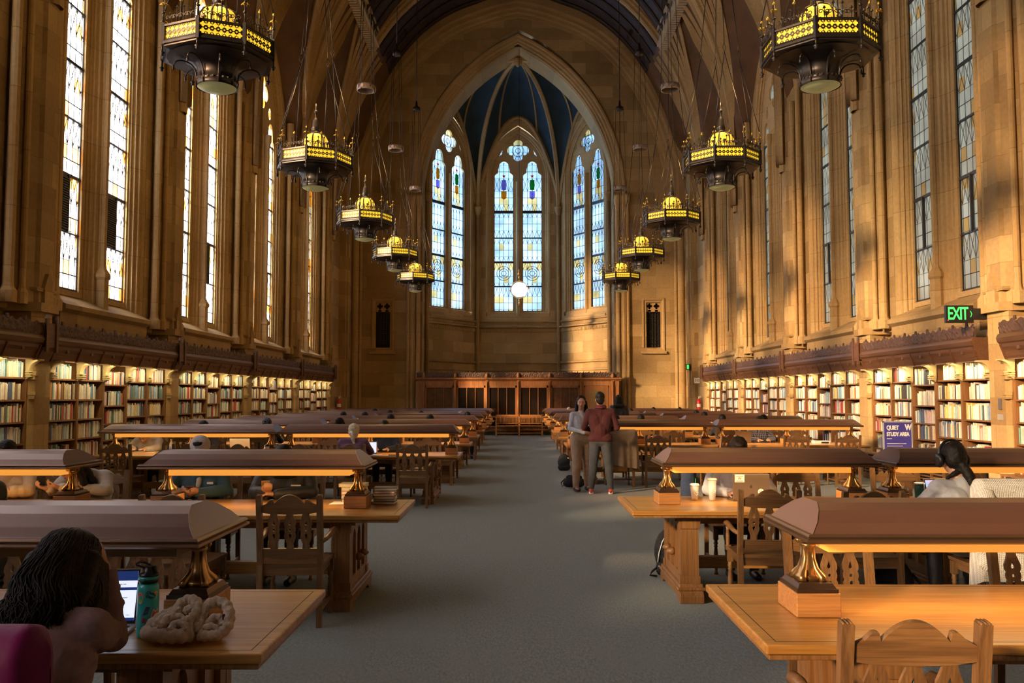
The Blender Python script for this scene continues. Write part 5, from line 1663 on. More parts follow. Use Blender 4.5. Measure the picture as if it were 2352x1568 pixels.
def limbs(J, k=1.0):
    """torso, arms and legs over a joint table; k thickens for clothing"""
    T = []; A = []; G = []
    pv, ch, nk = Vector(J['pelvis']), Vector(J['chest']), Vector(J['neck'])
    sl, sr = Vector(J['sl']), Vector(J['sr'])
    w = J.get('w', 1.0)
    ax = (sr - sl).normalized()
    kp = min(k, 1.15)
    T += [('c', pv - ax * .075 * w, .105 * kp, pv + ax * .075 * w, .105 * kp), ('c', pv, .113 * kp, (pv + ch) / 2, .108 * k * w),
          ('c', (pv + ch) / 2 - ax * .05 * w, .100 * k, ch - ax * .075 * w, .105 * k), ('c', (pv + ch) / 2 + ax * .05 * w, .100 * k, ch + ax * .075 * w, .105 * k),
          ('c', ch - ax * .07 * w, .10 * k, sl * .82 + ch * .18 + Vector((0, 0, .0)), .062 * k), ('c', ch + ax * .07 * w, .10 * k, sr * .82 + ch * .18, .062 * k),
          ('c', sl, .056 * k, sr, .056 * k), ('c', ch, .09 * k, nk - (nk - ch) * .25, .062 * k)]
    for a, b, c in (('sl', 'el', 'wl'), ('sr', 'er', 'wr')):
        p, q, r = Vector(J[a]), Vector(J[b]), Vector(J[c])
        A += [('c', p, .053 * k, q, .041 * k), ('c', q, .041 * k, r, .029 * k)]
    for a, b, c in (('hl', 'kl', 'al'), ('hr', 'kr', 'ar')):
        p, q, r = Vector(J[a]), Vector(J[b]), Vector(J[c])
        G += [('c', p, .085 * k, q, .058 * k), ('c', q, .058 * k, q.lerp(r, .35), .056 * k), ('c', q.lerp(r, .35), .056 * k, r, .038 * k)]
    return T, A, G

def seatJ(lean=.0, w=1.0, **kw):
    J = dict(pelvis=(0, -.045, .606), chest=(0, .0 + lean * .7, .86), neck=(0, .05 + lean, 1.03), head=(0, .085 + lean * 1.15, 1.145),
             sl=(-.175 * w, .02 + lean * .9, .985), sr=(.175 * w, .02 + lean * .9, .985), el=(-.25, .20 + lean * .6, .83), er=(.25, .20 + lean * .6, .83),
             wl=(-.10, .40 + lean * .3, .815), wr=(.10, .40 + lean * .3, .815), hl=(-.09, -.02, .585), hr=(.09, -.02, .585),
             kl=(-.11, .34, .545), kr=(.11, .34, .545), al=(-.11, .31, .09), ar=(.11, .31, .09), w=w)
    J.update(kw); return J

def person(label, J, loc, rz, topm, botm, skin=SKIN1, hairf=None, headrot=(0, 0, 0), hands=None, voxel=.010, facef=True, folds=.006, shoe=None, k=1.16, kleg=1.15, brow=HAIRD, clothname='sweater', hem=None, name='person', toe=1, group=None, sleeve=1.0, cut=.0):
    root = thing(name, label, 'person', loc, rz, group)
    H = headM(J['head'], *headrot)
    T, A, G = limbs(J, .94)
    nk = Vector(J['neck']); S = T + A + G
    S += [('c', Vector(J['chest']).lerp(nk, .6), .058, H @ Vector((0, -.02, -.05)), .052)]
    S += head_shapes(H)
    for a, sg in (('al', -1), ('ar', 1)):
        p = Vector(J[a]); f = Vector(J.get('foot', (0, 1, 0)))
        S += [('c', p + Vector((0, 0, -.03)) - f * .02, .038, p + Vector((0, 0, -.048)) + f * .13, .030)]
    hs = hands or [((.3, 1, .02), (0, 0, -1), .15, -1), ((-.3, 1, .02), (0, 0, -1), .15, 1)]
    # hands: (direction, palm normal, curl, thumb side)
    S += hand_shapes(J['wl'], hs[0][0], hs[0][1], hs[0][2], hs[0][3])
    S += hand_shapes(J['wr'], hs[1][0], hs[1][1], hs[1][2], hs[1][3])
    blob('body', S, skin, root, min(voxel, .008 if facef else voxel), 2)
    T, A, G = limbs(J, k)
    A2 = []
    for c in A: A2.append(c)
    # sleeves stop before the wrist
    for i in (1, 3):
        c = A2[i]; e = Vector(c[1]).lerp(Vector(c[3]), sleeve * .97); A2[i] = ('c', c[1], c[2] * 1.05, e, c[4] * 1.12)
    T2 = list(T)
    if hem: T2 += hem
    oc = blob(clothname, T2[:6] + T2[6:] + A2, topm, root, voxel, 3, folds, 8.0, seed=len(label))
    if cut:
        for v in oc.data.vertices:
            if v.co.z < cut: v.co.z = cut + (v.co.z - cut) * .03
    T, A, G = limbs(J, kleg)
    G2 = [('c', Vector(J['pelvis']) - Vector((.07, 0, .02)), .108 * kleg / 1.1, Vector(J['pelvis']) + Vector((.07, 0, -.02)), .108 * kleg / 1.1)] + G
    blob('trousers', G2, botm, root, voxel * 1.2, 3, folds, 7.0, seed=3)
    sm = shoe or M_['black']
    for a in ('al', 'ar'):
        p = Vector(J[a]); f = Vector(J.get('foot', (0, 1, 0)))
        o = blob('shoe', [('c', p + Vector((0, 0, -.01)), .044, p + Vector((0, 0, -.045)) - f * .03, .042), ('c', p + Vector((0, 0, -.045)) - f * .03, .043, p + Vector((0, 0, -.05)) + f * .15, .036)], sm, root, .01, 2)
    if hairf: hairf(root, H)
    if facef: face(root, H, brow)
    return root, H

def strands(root, H, mat, starts, n=160, r=.0035, seed=1, name='hair_strands', wavy=True):
    '''fine locks laid over the hair mass: each starts near the crown and follows the given guide to its end'''
    rr = random.Random(seed); m = MB()
    for i in range(n):
        g = starts(rr)
        pts = [H @ Vector(p) for p in g]
        k = len(pts)
        # smooth the guide
        q = []
        for j in range(k - 1):
            for t in ((0, .34, .67) if wavy else (0, .5)): q.append(pts[j].lerp(pts[j + 1], t))
        q.append(pts[-1])
        fr_ = rr.uniform(0, 6.28); am = .006 * rr.uniform(.5, 1.6) if wavy else 0
        q = [p + H.to_3x3() @ Vector((am * math.sin(j * 1.5 + fr_), am * math.cos(j * 1.3 + fr_), 0)) * min(1, j / 4) for j, p in enumerate(q)]
        q = [q[0]] + [(q[j - 1] + q[j] * 2 + q[j + 1]) / 4 for j in range(1, len(q) - 1)] + [q[-1]]
        m.tube(q, [r * (.7 + .5 * math.sin(PI * min(1, (j + 1) / len(q)))) * (1 if j < len(q) - 1 else .2) for j in range(len(q))], 5)
    return m.build(name, mat, root)
def hair_short(mat, vox=.010):
    def f(root, H):
        rot = H.to_3x3().to_euler(); T = lambda a, b, c: tuple(H @ Vector((a, b, c)))
        blob('hair', [('e', T(0, -.022, .06), (.086, .097, .088), rot), ('e', T(0, -.045, .0), (.078, .068, .075), rot), ('e', T(0, .03, .092), (.06, .06, .035), rot), ('e', T(0, -.06, -.04), (.055, .045, .05), rot)], mat, root, vox, 2, .006, 30)
    return f
def hair_long(mat, back=.30, front=.0, vox=.010, vol=1.0):
    def f(root, H):
        rot = H.to_3x3().to_euler(); T = lambda a, b, c: tuple(H @ Vector((a, b, c)))
        S = [('e', T(0, -.032, .058), (.084 * vol, .092, .088), rot), ('e', T(0, -.05, -.02), (.088 * vol, .065, .10), rot)]
        for s in (-1, 1):
            S += [('c', T(s * .078, -.02, .02), .028, T(s * .092 * vol, -.02, -.10), .032), ('c', T(s * .092 * vol, -.02, -.10), .032, T(s * .10 * vol, -.01 + front, -.10 - back * .6), .03), ('c', T(s * .10 * vol, -.01 + front, -.10 - back * .6), .03, T(s * .085 * vol, 0 + front, -.10 - back), .014)]
        for q in (-.05, 0, .05):
            S += [('c', T(q, -.085, -.05), .04, T(q * 1.3, -.10, -.10 - back * .5), .036), ('c', T(q * 1.3, -.10, -.10 - back * .5), .036, T(q * 1.2, -.09, -.10 - back), .016)]
        blob('hair', S, mat, root, vox, 1, .010, 22)
    return f

fab = lambda n, c, **k: plain(n, c, k.pop('r', .85), 0, k.pop('var', .12), 14, (.35), 220, sheen=.08, **k)
C_ = {'maroon': fab('maroon knit', (.045, .0035, .007)), 'navy': fab('navy cloth', (.018, .03, .07)), 'char': fab('charcoal cloth', (.035, .036, .04)), 'greytr': fab('grey wool trousers', (.045, .056, .072)),
      'khaki': fab('khaki twill', (.38, .255, .165)), 'white': fab('white knit', (.62, .64, .72)), 'teal': fab('teal fleece', (.035, .085, .115)), 'cream': fab('cream quilted nylon', (.60, .45, .27), r=.5),
      'ltgrey': fab('pale grey cloth', (.48, .45, .42)), 'black': fab('black nylon', (.012, .013, .017), r=.45), 'mauve': plain('mauve sweater', (.25, .155, .15), .95, 0, .08, 60, .5, 420, spec=.1), 'purple': fab('dusty purple knit', (.16, .075, .15)),
      'hgrey': fab('heather grey knit', (.44, .44, .47)), 'jean': fab('dark denim', (.02, .03, .055)), 'olive': fab('olive cloth', (.06, .065, .035)), 'magenta': plain('magenta nylon', (.12, .004, .065), .55, 0, .1, 6, .1, 60, spec=.2), 'red': fab('red cloth', (.3, .01, .015)), 'ltblue': fab('pale blue cloth', (.25, .33, .45))}

# ---- standing couple in the aisle
stand = lambda h=1.72, **kw: dict(dict(pelvis=(0, 0, .95), chest=(0, .0, 1.26), neck=(0, .0, 1.47), head=(0, .02, 1.60), sl=(-.18, 0, 1.40), sr=(.18, 0, 1.40), el=(-.24, -.02, 1.12), er=(.24, -.02, 1.12),
     wl=(-.16, .2, 1.06), wr=(.16, .2, 1.06), hl=(-.09, 0, .92), hr=(.09, 0, .92), kl=(-.12, .02, .50), kr=(.12, .02, .50), al=(-.14, -.02, .09), ar=(.14, -.02, .09), w=1.0), **kw)
# woman faces the camera (rotate 180 plus a little)
J = stand(head=(0.0, .02, 1.575), neck=(0, 0, 1.44), sl=(-.16, 0, 1.365), sr=(.16, 0, 1.365), el=(-.22, .0, 1.12), er=(.22, 0, 1.12), wl=(-.05, .21, 1.09), wr=(.03, .22, 1.05), w=.86, al=(-.13, -.02, .09), ar=(.13, .05, .09), kl=(-.12, 0, .5), kr=(.11, .05, .5))
boot = plain('burgundy leather', (.06, .018, .02), .35)
W, H = person('person standing facing us in white top and khaki trousers, long dark hair', J, (1.14, 15.86, 0), PI + .35, C_['white'], C_['khaki'], SKIN1,
    hair_long(HAIRD, .36, .03, .009, 1.0), headrot=(-.42, 0, 0), hands=[((1, .1, 0), (0, -1, 0), .6, 1), ((-1, .1, 0), (0, -1, 0), .6, -1)], voxel=.009, shoe=boot, kleg=1.42, k=1.06, cut=.955, folds=.005, clothname='top')
for a in ('al', 'ar'):
    p = Vector(J[a]); blob('boot_shaft', [('c', p + Vector((0, -.01, .16)), .056, p + Vector((0, 0, -.02)), .05), ('c', p + Vector((0, -.02, -.07)), .03, p + Vector((0, .1, -.07)), .028)], boot, W, .01, 2)
# man with his back to the camera
J = stand(head=(-.01, .05, 1.635), neck=(0, .02, 1.495), chest=(0, .01, 1.28), sl=(-.20, .01, 1.42), sr=(.20, .01, 1.42), el=(-.29, -.0, 1.15), er=(.29, 0, 1.15), wl=(-.14, .22, 1.10), wr=(.14, .22, 1.10), w=1.2, al=(-.17, 0, .09), ar=(.17, 0, .09), kl=(-.13, .02, .5), kr=(.14, .02, .5), pelvis=(0, 0, .96))
Mn, H = person('person in maroon sweater and grey trousers standing with back turned', J, (1.45, 15.40, 0), -.08, C_['maroon'], C_['greytr'], SKIN2,
    hair_short(HAIRD), headrot=(.15, -.08, 0), hands=[((.8, .5, 0), (0, 0, -1), .7, -1), ((-.8, .5, 0), (0, 0, -1), .7, 1)], voxel=.010, k=1.22, kleg=1.30, folds=.006, cut=.915, hem=[('c', (-.09, -.01, .95), .128, (.09, -.01, .95), .128)], shoe=plain('orange red sneaker', (.42, .055, .03), .5))
m = MB()
for a in ('al', 'ar'):
    p = Vector(J[a])
    m.tube([p + Vector((0, -.06, -.078)), p + Vector((0, .05, -.078)), p + Vector((0, .17, -.078))], [.044, .042, .034], 8)
o = m.build('shoe_sole', M_['white'], Mn); 
def plaidmat(name, a, b, c, sc):
    m, nt, out = new_mat(name); p = N(nt, 'ShaderNodeBsdfPrincipled', inp={'Roughness': .9}); tc = N(nt, 'ShaderNodeTexCoord'); sp = N(nt, 'ShaderNodeSeparateXYZ'); L(nt, tc.outputs['Object'], sp.inputs[0])
    f = lambda o_, w_: Mth(nt, 'LESS_THAN', Mth(nt, 'FRACT', Mth(nt, 'MULTIPLY', o_, sc)), w_)
    ux = Mth(nt, 'ADD', sp.outputs[0], sp.outputs[1])
    c1 = Mix(nt, f(ux, .4), a, b); c2 = Mix(nt, Mth(nt, 'MULTIPLY', f(sp.outputs[2], .4), .6), c1, c); L(nt, c2, p.inputs['Base Color']); L(nt, p.outputs[0], out.inputs[0]); return m
nk = Vector(J['neck'])
blob('scarf', [('c', nk + Vector((.075 * math.cos(a), .07 * math.sin(a), .02)), .036, nk + Vector((.075 * math.cos(a + .7), .07 * math.sin(a + .7), .02)), .036) for a in [i * 2 * PI / 9 for i in range(9)]], plaidmat('plaid scarf', (.12, .006, .02), (.015, .02, .045), (.2, .03, .05), 22), Mn, .01, 2, .004)

# ---- far standing person in black coat
J = stand(w=1.0, wl=(-.1, .25, 1.0), wr=(.1, .25, 1.0))
person('person in a black hooded coat standing with back turned between far table rows', J, (2.62, 22.75, 0), 0, C_['black'], C_['jean'], SKIN1, hair_long(HAIRD, .12, 0, .012), voxel=.016, facef=False, k=1.32, clothname='coat',
       hem=[('c', (-.1, -.07, 1.47), .06, (.1, -.07, 1.47), .06), ('c', (-.08, .06, 1.45), .05, (.08, .06, 1.45), .05)])

# ---- front left: person slumped over a laptop, hand at the temple
J = seatJ(0, pelvis=(0, -.0, .61), chest=(.01, .12, .84), neck=(.0, .26, .985), head=(.015, .36, 1.075), sl=(-.19, .18, .945), sr=(.185, .17, .935), el=(-.14, .52, .82), er=(.11, .50, .825), wl=(-.09, .50, .99), wr=(.085, .49, 1.045), w=1.12)
def hairA(root, H):
    T = lambda a, b, c: tuple(H @ Vector((a, b, c))); rot = H.to_3x3().to_euler()
    S = [('e', T(0, -.02, .06), (.10, .115, .095), rot), ('e', T(0, -.07, -.0), (.105, .08, .11), rot)]
    rr = random.Random(9)
    for i in range(26):
        q = -.095 + .19 * i / 25
        y0 = -.10 + .05 * abs(q) * 8; 
        e = (q * 1.25 + rr.uniform(-.02, .02), -.17 + rr.uniform(-.03, .03) + abs(q) * .5, -.24 + rr.uniform(-.05, .03))
        mid = (q * 1.2, -.135 + abs(q) * .4, -.10)
        S += [('c', T(q, y0, .03), .034, T(*mid), .026), ('c', T(*mid), .026, T(*e), .011)]
    for s in (-1, 1):
        for i in range(7):
            y0 = .02 + .012 * i
            S += [('c', T(s * .085, y0 - .02, .05), .02, T(s * .103, y0 + .01, -.06), .018), ('c', T(s * .103, y0 + .01, -.06), .018, T(s * (.10 + .008 * (i % 3)), y0 + .02, -.20 - .015 * (i % 4)), .007)]
    blob('hair', S, HAIRB, root, .0065, 1, .003, 40)
    def st(rr):
        a = rr.uniform(-PI * .95, PI * .0) - PI * 0
        a = rr.uniform(-PI, 0) * 1.06 + .03 * PI
        cx, cy = math.cos(a), math.sin(a)
        top = (cx * .02, -.01 + cy * .02, .155 + rr.uniform(-.004, .006))
        p1 = (cx * .085, -.02 + cy * .10, .115 + rr.uniform(-.01, .008)); p2 = (cx * .108, -.03 + cy * .13, .03)
        w_ = rr.uniform(-.026, .026); e = rr.uniform(-.30, -.17)
        p3 = (cx * .118 + w_, -.045 + cy * .135 + w_, -.08); p4 = (cx * .125 - w_ * 1.5, -.06 + cy * .15 + rr.uniform(-.014, .014), (e - .08) / 2 - .02); p5 = (cx * .115 + w_ * 1.2, -.062 + cy * .152 + rr.uniform(-.014, .014), e)
        return [top, p1, p2, p3, p4, p5]
    strands(root, H, HAIRB, st, 620, .0027, 4)
A_, H = person('person in mauve sweater with wavy dark hair, slumped over a laptop at front', J, (-1.60, 2.74, 0), 0, C_['mauve'], C_['jean'], SKIN2, hairA, headrot=(0.05, -.55, 0),
    hands=[((.1, -.05, 1), (.9, -.3, 0), .35, 1), ((-.12, -.10, 1), (-.9, -.35, 0), .35, -1)], voxel=.008, k=1.30, folds=.013, sleeve=.97, facef=True)
for a, b in (('el', 'wl'), ('er', 'wr')):
    m = MB()
    p, q = Vector(J[a]), Vector(J[b]); e = p.lerp(q, .93); d_ = (q - p).normalized()
    m.tube([e - d_ * .035, e - d_ * .03, e + d_ * .03, e + d_ * .035], [.038, .044, .043, .036], 18)
    m.build('cuff', C_['mauve'], A_)
m = MB(); m.tube([H @ Vector((.088, .095, .012)), H @ Vector((.090, .04, .018)), H @ Vector((.086, -.02, .008))], .003, 6); m.build('spectacle_arm', M_['black'], A_)

# ---- row two, left, far side (facing the camera)
fz = PI
def phone(loc, rz, tilt, col, lab):
    p = thing('phone', lab, 'phone', loc, rz)
    m = MB(); m.box((0, 0, 0), (.074, .009, .15), 0, Matrix.Rotation(tilt, 4, 'X')); bevel(m.build('phone_case', plain(lab[:14] + ' case', col, .3), p), .004, 2)
    m = MB(); m.box((0, -.0052, 0), (.068, .001, .142), 0, Matrix.Rotation(tilt, 4, 'X')); m.build('phone_back', plain(lab[:14] + ' back', tuple(min(1, c * 1.4 + .01) for c in col), .2), p)
    return p
def puffer_rings(J, k=1.0):
    out = []
    for a, b in (('sl', 'el'), ('el', 'wl'), ('sr', 'er'), ('er', 'wr')):
        p, q = Vector(J[a]), Vector(J[b])
        for t in (.15, .4, .65, .9): c = p.lerp(q, t); out.append(('e', c, (.062 * k, .062 * k, .062 * k)))
    return out
J = seatJ(.10, el=(-.27, .26, .83), er=(.27, .26, .83), wl=(.02, .38, .825), wr=(-.02, .34, .87), w=1.05)
person('person in cream puffer coat, arms folded, second left table, head behind the lamp', J, (-4.78, 8.34, 0), fz, C_['cream'], C_['jean'], SKIN1, hair_long(HAIRD, .2), headrot=(0, -.3, 0), hands=[((1, 0, 0), (0, 0, -1), .5, 1), ((-1, 0, 0), (0, 0, -1), .5, -1)], voxel=.011, k=1.3, clothname='coat', hem=puffer_rings(J), facef=False)
J = seatJ(.12, head=(.05, .27, 1.035), neck=(.0, .15, .98), el=(-.25, .22, .83), er=(.25, .22, .83), wl=(.12, .34, .87), wr=(.2, .38, .86), sl=(-.17, .10, .94), sr=(.17, .10, .94), chest=(0, .06, .83))
C1, H = person('person in pale grey jacket looking down at a phone, second left table', J, (-4.06, 8.34, 0), fz, C_['ltgrey'], C_['char'], SKIN1, hair_long(HAIRD, .12, 0, .009), headrot=(-.75, -.35, 0), hands=[((.8, .4, .2), (0, 0, 1), .8, 1), ((.6, .6, .2), (0, 0, 1), .8, -1)], voxel=.009, k=1.28, clothname='jacket', hem=[('c', (-.06, .14, .97), .06, (.07, .15, .97), .06)])
phone((-4.33, 7.93, .915), .6, .5, (.01, .02, .03), 'dark phone held by the person in pale grey')
J = seatJ(.10, head=(-.02, .21, 1.185), wl=(-.06, .40, .83), wr=(.0, .40, .82), er=(.28, .25, .815), el=(-.27, .2, .83), w=1.1)
D1, H = person('person in grey cap and teal fleece holding a phone, second left table', J, (-2.98, 8.34, 0), fz, C_['teal'], C_['jean'], SKIN2, hair_short(HAIRD), headrot=(.1, -.25, 0), hands=[((.7, .7, .1), (0, 0, 1), .7, -1), ((-.6, .6, .1), (0, 0, 1), .8, -1)], voxel=.009, k=1.3, clothname='fleece')
m = MB(); ins = []
for z0, z1, y in ((.80, .97, .0),): pass
o = blob('collar_panel', [('c', (-.01, .215, .87), .022, (-.01, .155, .99), .03), ('c', (-.03, .155, 1.0), .028, (.03, .155, 1.0), .028)], C_['ltgrey'], D1, .008, 2)
m = MB(); m.box((-.13, .238, .90), (.055, .012, .02), 0, None); m.build('chest_label', M_['white'], D1)
capm = fab('grey cotton cap', (.46, .44, .42))
T = lambda a, b, c: tuple(H @ Vector((a, b, c)))
blob('cap', [('e', T(0, -.015, .062), (.093, .108, .092), H.to_3x3().to_euler()), ('e', T(0, .085, .045), (.072, .075, .012), H.to_3x3().to_euler())], capm, D1, .007, 2)
m = MB(); m.tube([H @ Vector((.02 * math.cos(a), .083 - .010 * math.sin(a), .112 + .019 * math.sin(a))) for a in [2 * PI * i / 20 for i in range(20)]], .0013, 5, closed=True); m.tube([H @ Vector((-.012, .09, .10)), H @ Vector((-.012, .083, .122)), H @ Vector((.01, .085, .118)), H @ Vector((-.006, .09, .108))], .0013, 5); m.build('cap_emblem', M_['black'], D1)
phone((-2.945, 7.90, .875), .15, 1.25, (.12, .04, .03), 'thin phone held by the person in teal fleece')
J = seatJ(.12, head=(0, .24, 1.11), neck=(0, .15, 1.01), wl=(.02, .40, .82), wr=(.10, .41, .84), er=(.27, .22, .815), el=(-.27, .22, .82), w=1.18)
E1, H = person('person in a black collared jacket looking at a phone beside the stacked books', J, (-2.17, 8.33, 0), fz, C_['black'], C_['jean'], SKIN2, hair_short(HAIRD), headrot=(0, -.4, 0), hands=[((.9, .3, .0), (0, 0, -1), .5, 1), ((-.3, .7, .3), (0, 0, 1), .8, -1)], voxel=.009, k=1.35, clothname='jacket', hem=[('c', (-.07, .20, .985), .04, (.07, .20, .985), .04), ('c', (-.08, .10, 1.0), .05, (.08, .10, 1.0), .05)])
m = MB(); m.box((-.12, .245, .88), (.09, .008, .012)); m.build('chest_label', M_['white'], E1)
phone((-2.275, 7.89, .90), .3, .9, (.30, .2, .08), 'gold phone held by the person in the black jacket')

# ---- row three left
J = seatJ(.16, head=(0, .30, 1.02), neck=(0, .19, .96), chest=(0, .09, .83), sl=(-.18, .12, .93), sr=(.18, .12, .93))
person('person in white hooded top bent over papers, third left table near the shelves', J, (-6.38, 15.17, 0), fz, C_['ltgrey'], C_['jean'], SKIN1, hair_short(HAIRD), headrot=(0, -.7, 0), voxel=.013, k=1.35, facef=True, clothname='hooded_top')
J = seatJ(.03)
B2, H = person('person with white-blonde ponytail and purple top, back turned, third left table', J, (-2.56, 13.53, 0), .0, C_['purple'], C_['jean'], SKIN1,
    lambda root, H: blob('hair', [('e', tuple(H @ Vector((0, -.02, .05))), (.088, .10, .088)), ('e', tuple(H @ Vector((0, -.05, -.0))), (.08, .07, .08)), ('c', tuple(H @ Vector((.0, -.11, -.02))), .038, tuple(H @ Vector((.02, -.13, -.10))), .035), ('c', tuple(H @ Vector((.02, -.13, -.10))), .035, tuple(H @ Vector((.05, -.13, -.22))), .012)], HAIRG, root, .010, 1, .006, 30),
    headrot=(-.1, .0, 0), voxel=.012, k=1.22, facef=False)
J = seatJ(.02)
G1, H = person('person in black jacket and navy spotted bandana, back turned, fourth left table', J, (-4.9, 16.93, 0), 0, C_['black'], C_['jean'], SKIN2, None, voxel=.014, k=1.35, facef=False, clothname='jacket')
def dotsmat():
    m, nt, out = new_mat('navy bandana'); p = N(nt, 'ShaderNodeBsdfPrincipled', inp={'Roughness': .8}); tc = N(nt, 'ShaderNodeTexCoord'); v = N(nt, 'ShaderNodeTexVoronoi', inp={'Scale': 42.0, 'Randomness': .2}); L(nt, tc.outputs['Object'], v.inputs['Vector'])
    L(nt, Mix(nt, Mth(nt, 'LESS_THAN', v.outputs[0], .28), (.012, .018, .05), (.6, .6, .6)), p.inputs['Base Color']); L(nt, p.outputs[0], out.inputs[0]); return m
blob('bandana', [('e', tuple(H @ Vector((0, -.015, .055))), (.09, .105, .092)), ('c', tuple(H @ Vector((0, -.09, .0))), .035, tuple(H @ Vector((.05, -.12, -.03))), .02)], dotsmat(), G1, .009, 2)
J = seatJ(.06)
person('person in a navy jacket at the third left table beyond the open laptop', J, (-2.3, 15.17, 0), fz, C_['navy'], C_['char'], SKIN2, hair_short(HAIRD), headrot=(0, -.4, 0), voxel=.014, k=1.3, facef=True, clothname='jacket')

# ---- row two right: headphones and laptop user
J = seatJ(.08, head=(-.02, .17, 1.20), neck=(0, .10, 1.05), wl=(.02, .50, .805), wr=(.2, .46, .80), el=(-.24, .24, .85), er=(.27, .2, .85), chest=(0, .05, .88), w=1.0)
def hairL(root, H):
    T = lambda a, b, c: tuple(H @ Vector((a, b, c))); rot = H.to_3x3().to_euler()
    blob('hair', [('e', T(0, -.018, .045), (.090, .108, .098), rot), ('e', T(0, -.05, .0), (.085, .075, .085), rot), ('c', T(.02, -.10, -.05), .036, T(.05, -.12, -.13), .04), ('c', T(.05, -.12, -.13), .042, T(.08, -.12, -.30), .03), ('c', T(.08, -.12, -.30), .03, T(.085, -.11, -.38), .008), ('c', T(-.02, -.085, -.10), .022, T(-.10, -.07, -.145), .014)], HAIRD, root, .008, 1, .005, 36)
L1, H = person('person in grey knit and headphones with long black ponytail, back turned', J, (3.46, 6.80, 0), .0, C_['hgrey'], C_['black'], SKIN1, hairL, headrot=(.10, -.12, 0), hands=[((.2, 1, 0), (0, 0, -1), .5, 1), ((-.2, 1, 0), (0, 0, -1), .5, -1)], voxel=.009, k=1.22, facef=True, clothname='knit_top', folds=.006)
hp = thing('headphones', 'black over-ear headphones on the person with the long ponytail', 'headphones', (0, 0, 0))
HW = Matrix.Translation((3.46, 6.80, 0)) @ H
m = MB(); m.tube([HW @ Vector((.112 * math.cos(a), -.01, .03 + .125 * math.sin(a))) for a in [PI * i / 16 for i in range(17)]], .011, 8); m.build('headband', M_['black'], hp)
for s in (-1, 1):
    m = MB(); m.lathe([(.02, -.02), (.042, -.018), (.046, 0), (.042, .018), (.02, .022)], 16, (0, 0, 0), 0, True, HW @ Matrix.Translation((s * .108, 0, -.005)) @ Matrix.Rotation(PI / 2, 4, 'Y') @ Matrix.Scale(1.25, 4, (1, 0, 0))); m.build('ear_cup', M_['black'], hp)
J = seatJ(.12, w=1.15, head=(0, .24, 1.17), el=(-.30, .24, .82), er=(.30, .24, .82), wl=(-.13, .42, .81), wr=(.13, .42, .81))
person('person in grey hooded top behind the dark laptop with stickers', J, (2.10, 8.60, 0), fz, C_['hgrey'], C_['jean'], SKIN1, hair_short(HAIRB), headrot=(0, -.3, 0), voxel=.010, k=1.35, clothname='hooded_top')
J = seatJ(.1)
person('person in a blue plaid shirt behind laptops at the third right table', J, (5.0, 18.32, 0), fz, plaidmat('plaid shirt', (.35, .38, .45), (.03, .04, .08), (.5, .5, .5), 26), C_['jean'], SKIN1, hair_short(HAIRD), headrot=(0, -.4, 0), voxel=.014, k=1.3, clothname='shirt')

# ---- readers further down the hall, mostly hidden behind the lamp canopies
kinds = [(C_['char'], HAIRD, SKIN1, 's', 'charcoal'), (C_['navy'], HAIRD, SKIN2, 'l', 'navy'), (C_['red'], HAIRD, SKIN2, 's', 'red'), (C_['ltblue'], HAIRB, SKIN1, 'l', 'pale blue'), (C_['olive'], HAIRY, SKIN1, 's', 'olive')]
PK = {}
far_people = [(-1, 3, -1, -3.5, 3), (-1, 2, 1, -5.4, 0), (-1, 5, -1, -4.75, 0), (-1, 5, -1, -4.16, 1), (-1, 7, -1, -4.98, 0), (-1, 6, -1, -3.97, 1), (-1, 4, -1, -2.98, 0), (-1, 5, 1, -2.77, 1), (-1, 4, -1, -2.06, 1), (-1, 5, 1, -1.64, 4), (-1, 5, -1, -1.37, 2),
              (1, 7, -1, 1.95, 4), (1, 6, -1, 3.9, 0), (1, 7, -1, 5.2, 0), (1, 7, -1, 6.2, 1), (1, 3, -1, 2.85, 0), (1, 3, -1, 2.26, 1), (1, 4, -1, 5.0, 0), (1, 5, -1, 5.46, 1), (1, 3, -1, 4.73, 0), (1, 3, -1, 5.68, 1)]
for s, ri, d, x, kd in far_people:
    yc = (LROWS if s < 0 else RROWS)[ri]
    if kd not in PK:
        tm, hm, sk, st, cn = kinds[kd]
        J = seatJ(.05)
        PK[kd] = [person('x', J, (0, 0, 0), 0, tm, C_['jean'], sk, hair_short(hm, .014) if st == 's' else hair_long(hm, .12, 0, .014), voxel=.018, facef=False, k=1.25, clothname='jacket')[0], False]
    p, used = PK[kd]
    o = copy_tree(p) if used else p
    PK[kd][1] = True
    o.location = (x, yc + d * .745, 0); o.rotation_euler = (0, 0, 0 if d < 0 else PI)
    hn = {0: 'short dark hair', 1: 'long dark hair', 2: 'short dark hair', 3: 'long brown hair', 4: 'grey hair'}[kd]
    tag(o, 'person with %s in %s, %s table row %s of aisle, %.0f metres over' % (hn, kinds[kd][4], ROWN[ri], 'left' if s < 0 else 'right', abs(x)), 'person')
    o['label'] = 'seated reader, %s, %s jacket, %s %s row, %s metres from the aisle' % (hn, kinds[kd][4], ROWN[ri], 'left' if s < 0 else 'right', {1: 'one', 2: 'two', 3: 'three', 4: 'four', 5: 'five', 6: 'six'}[round(abs(x))])
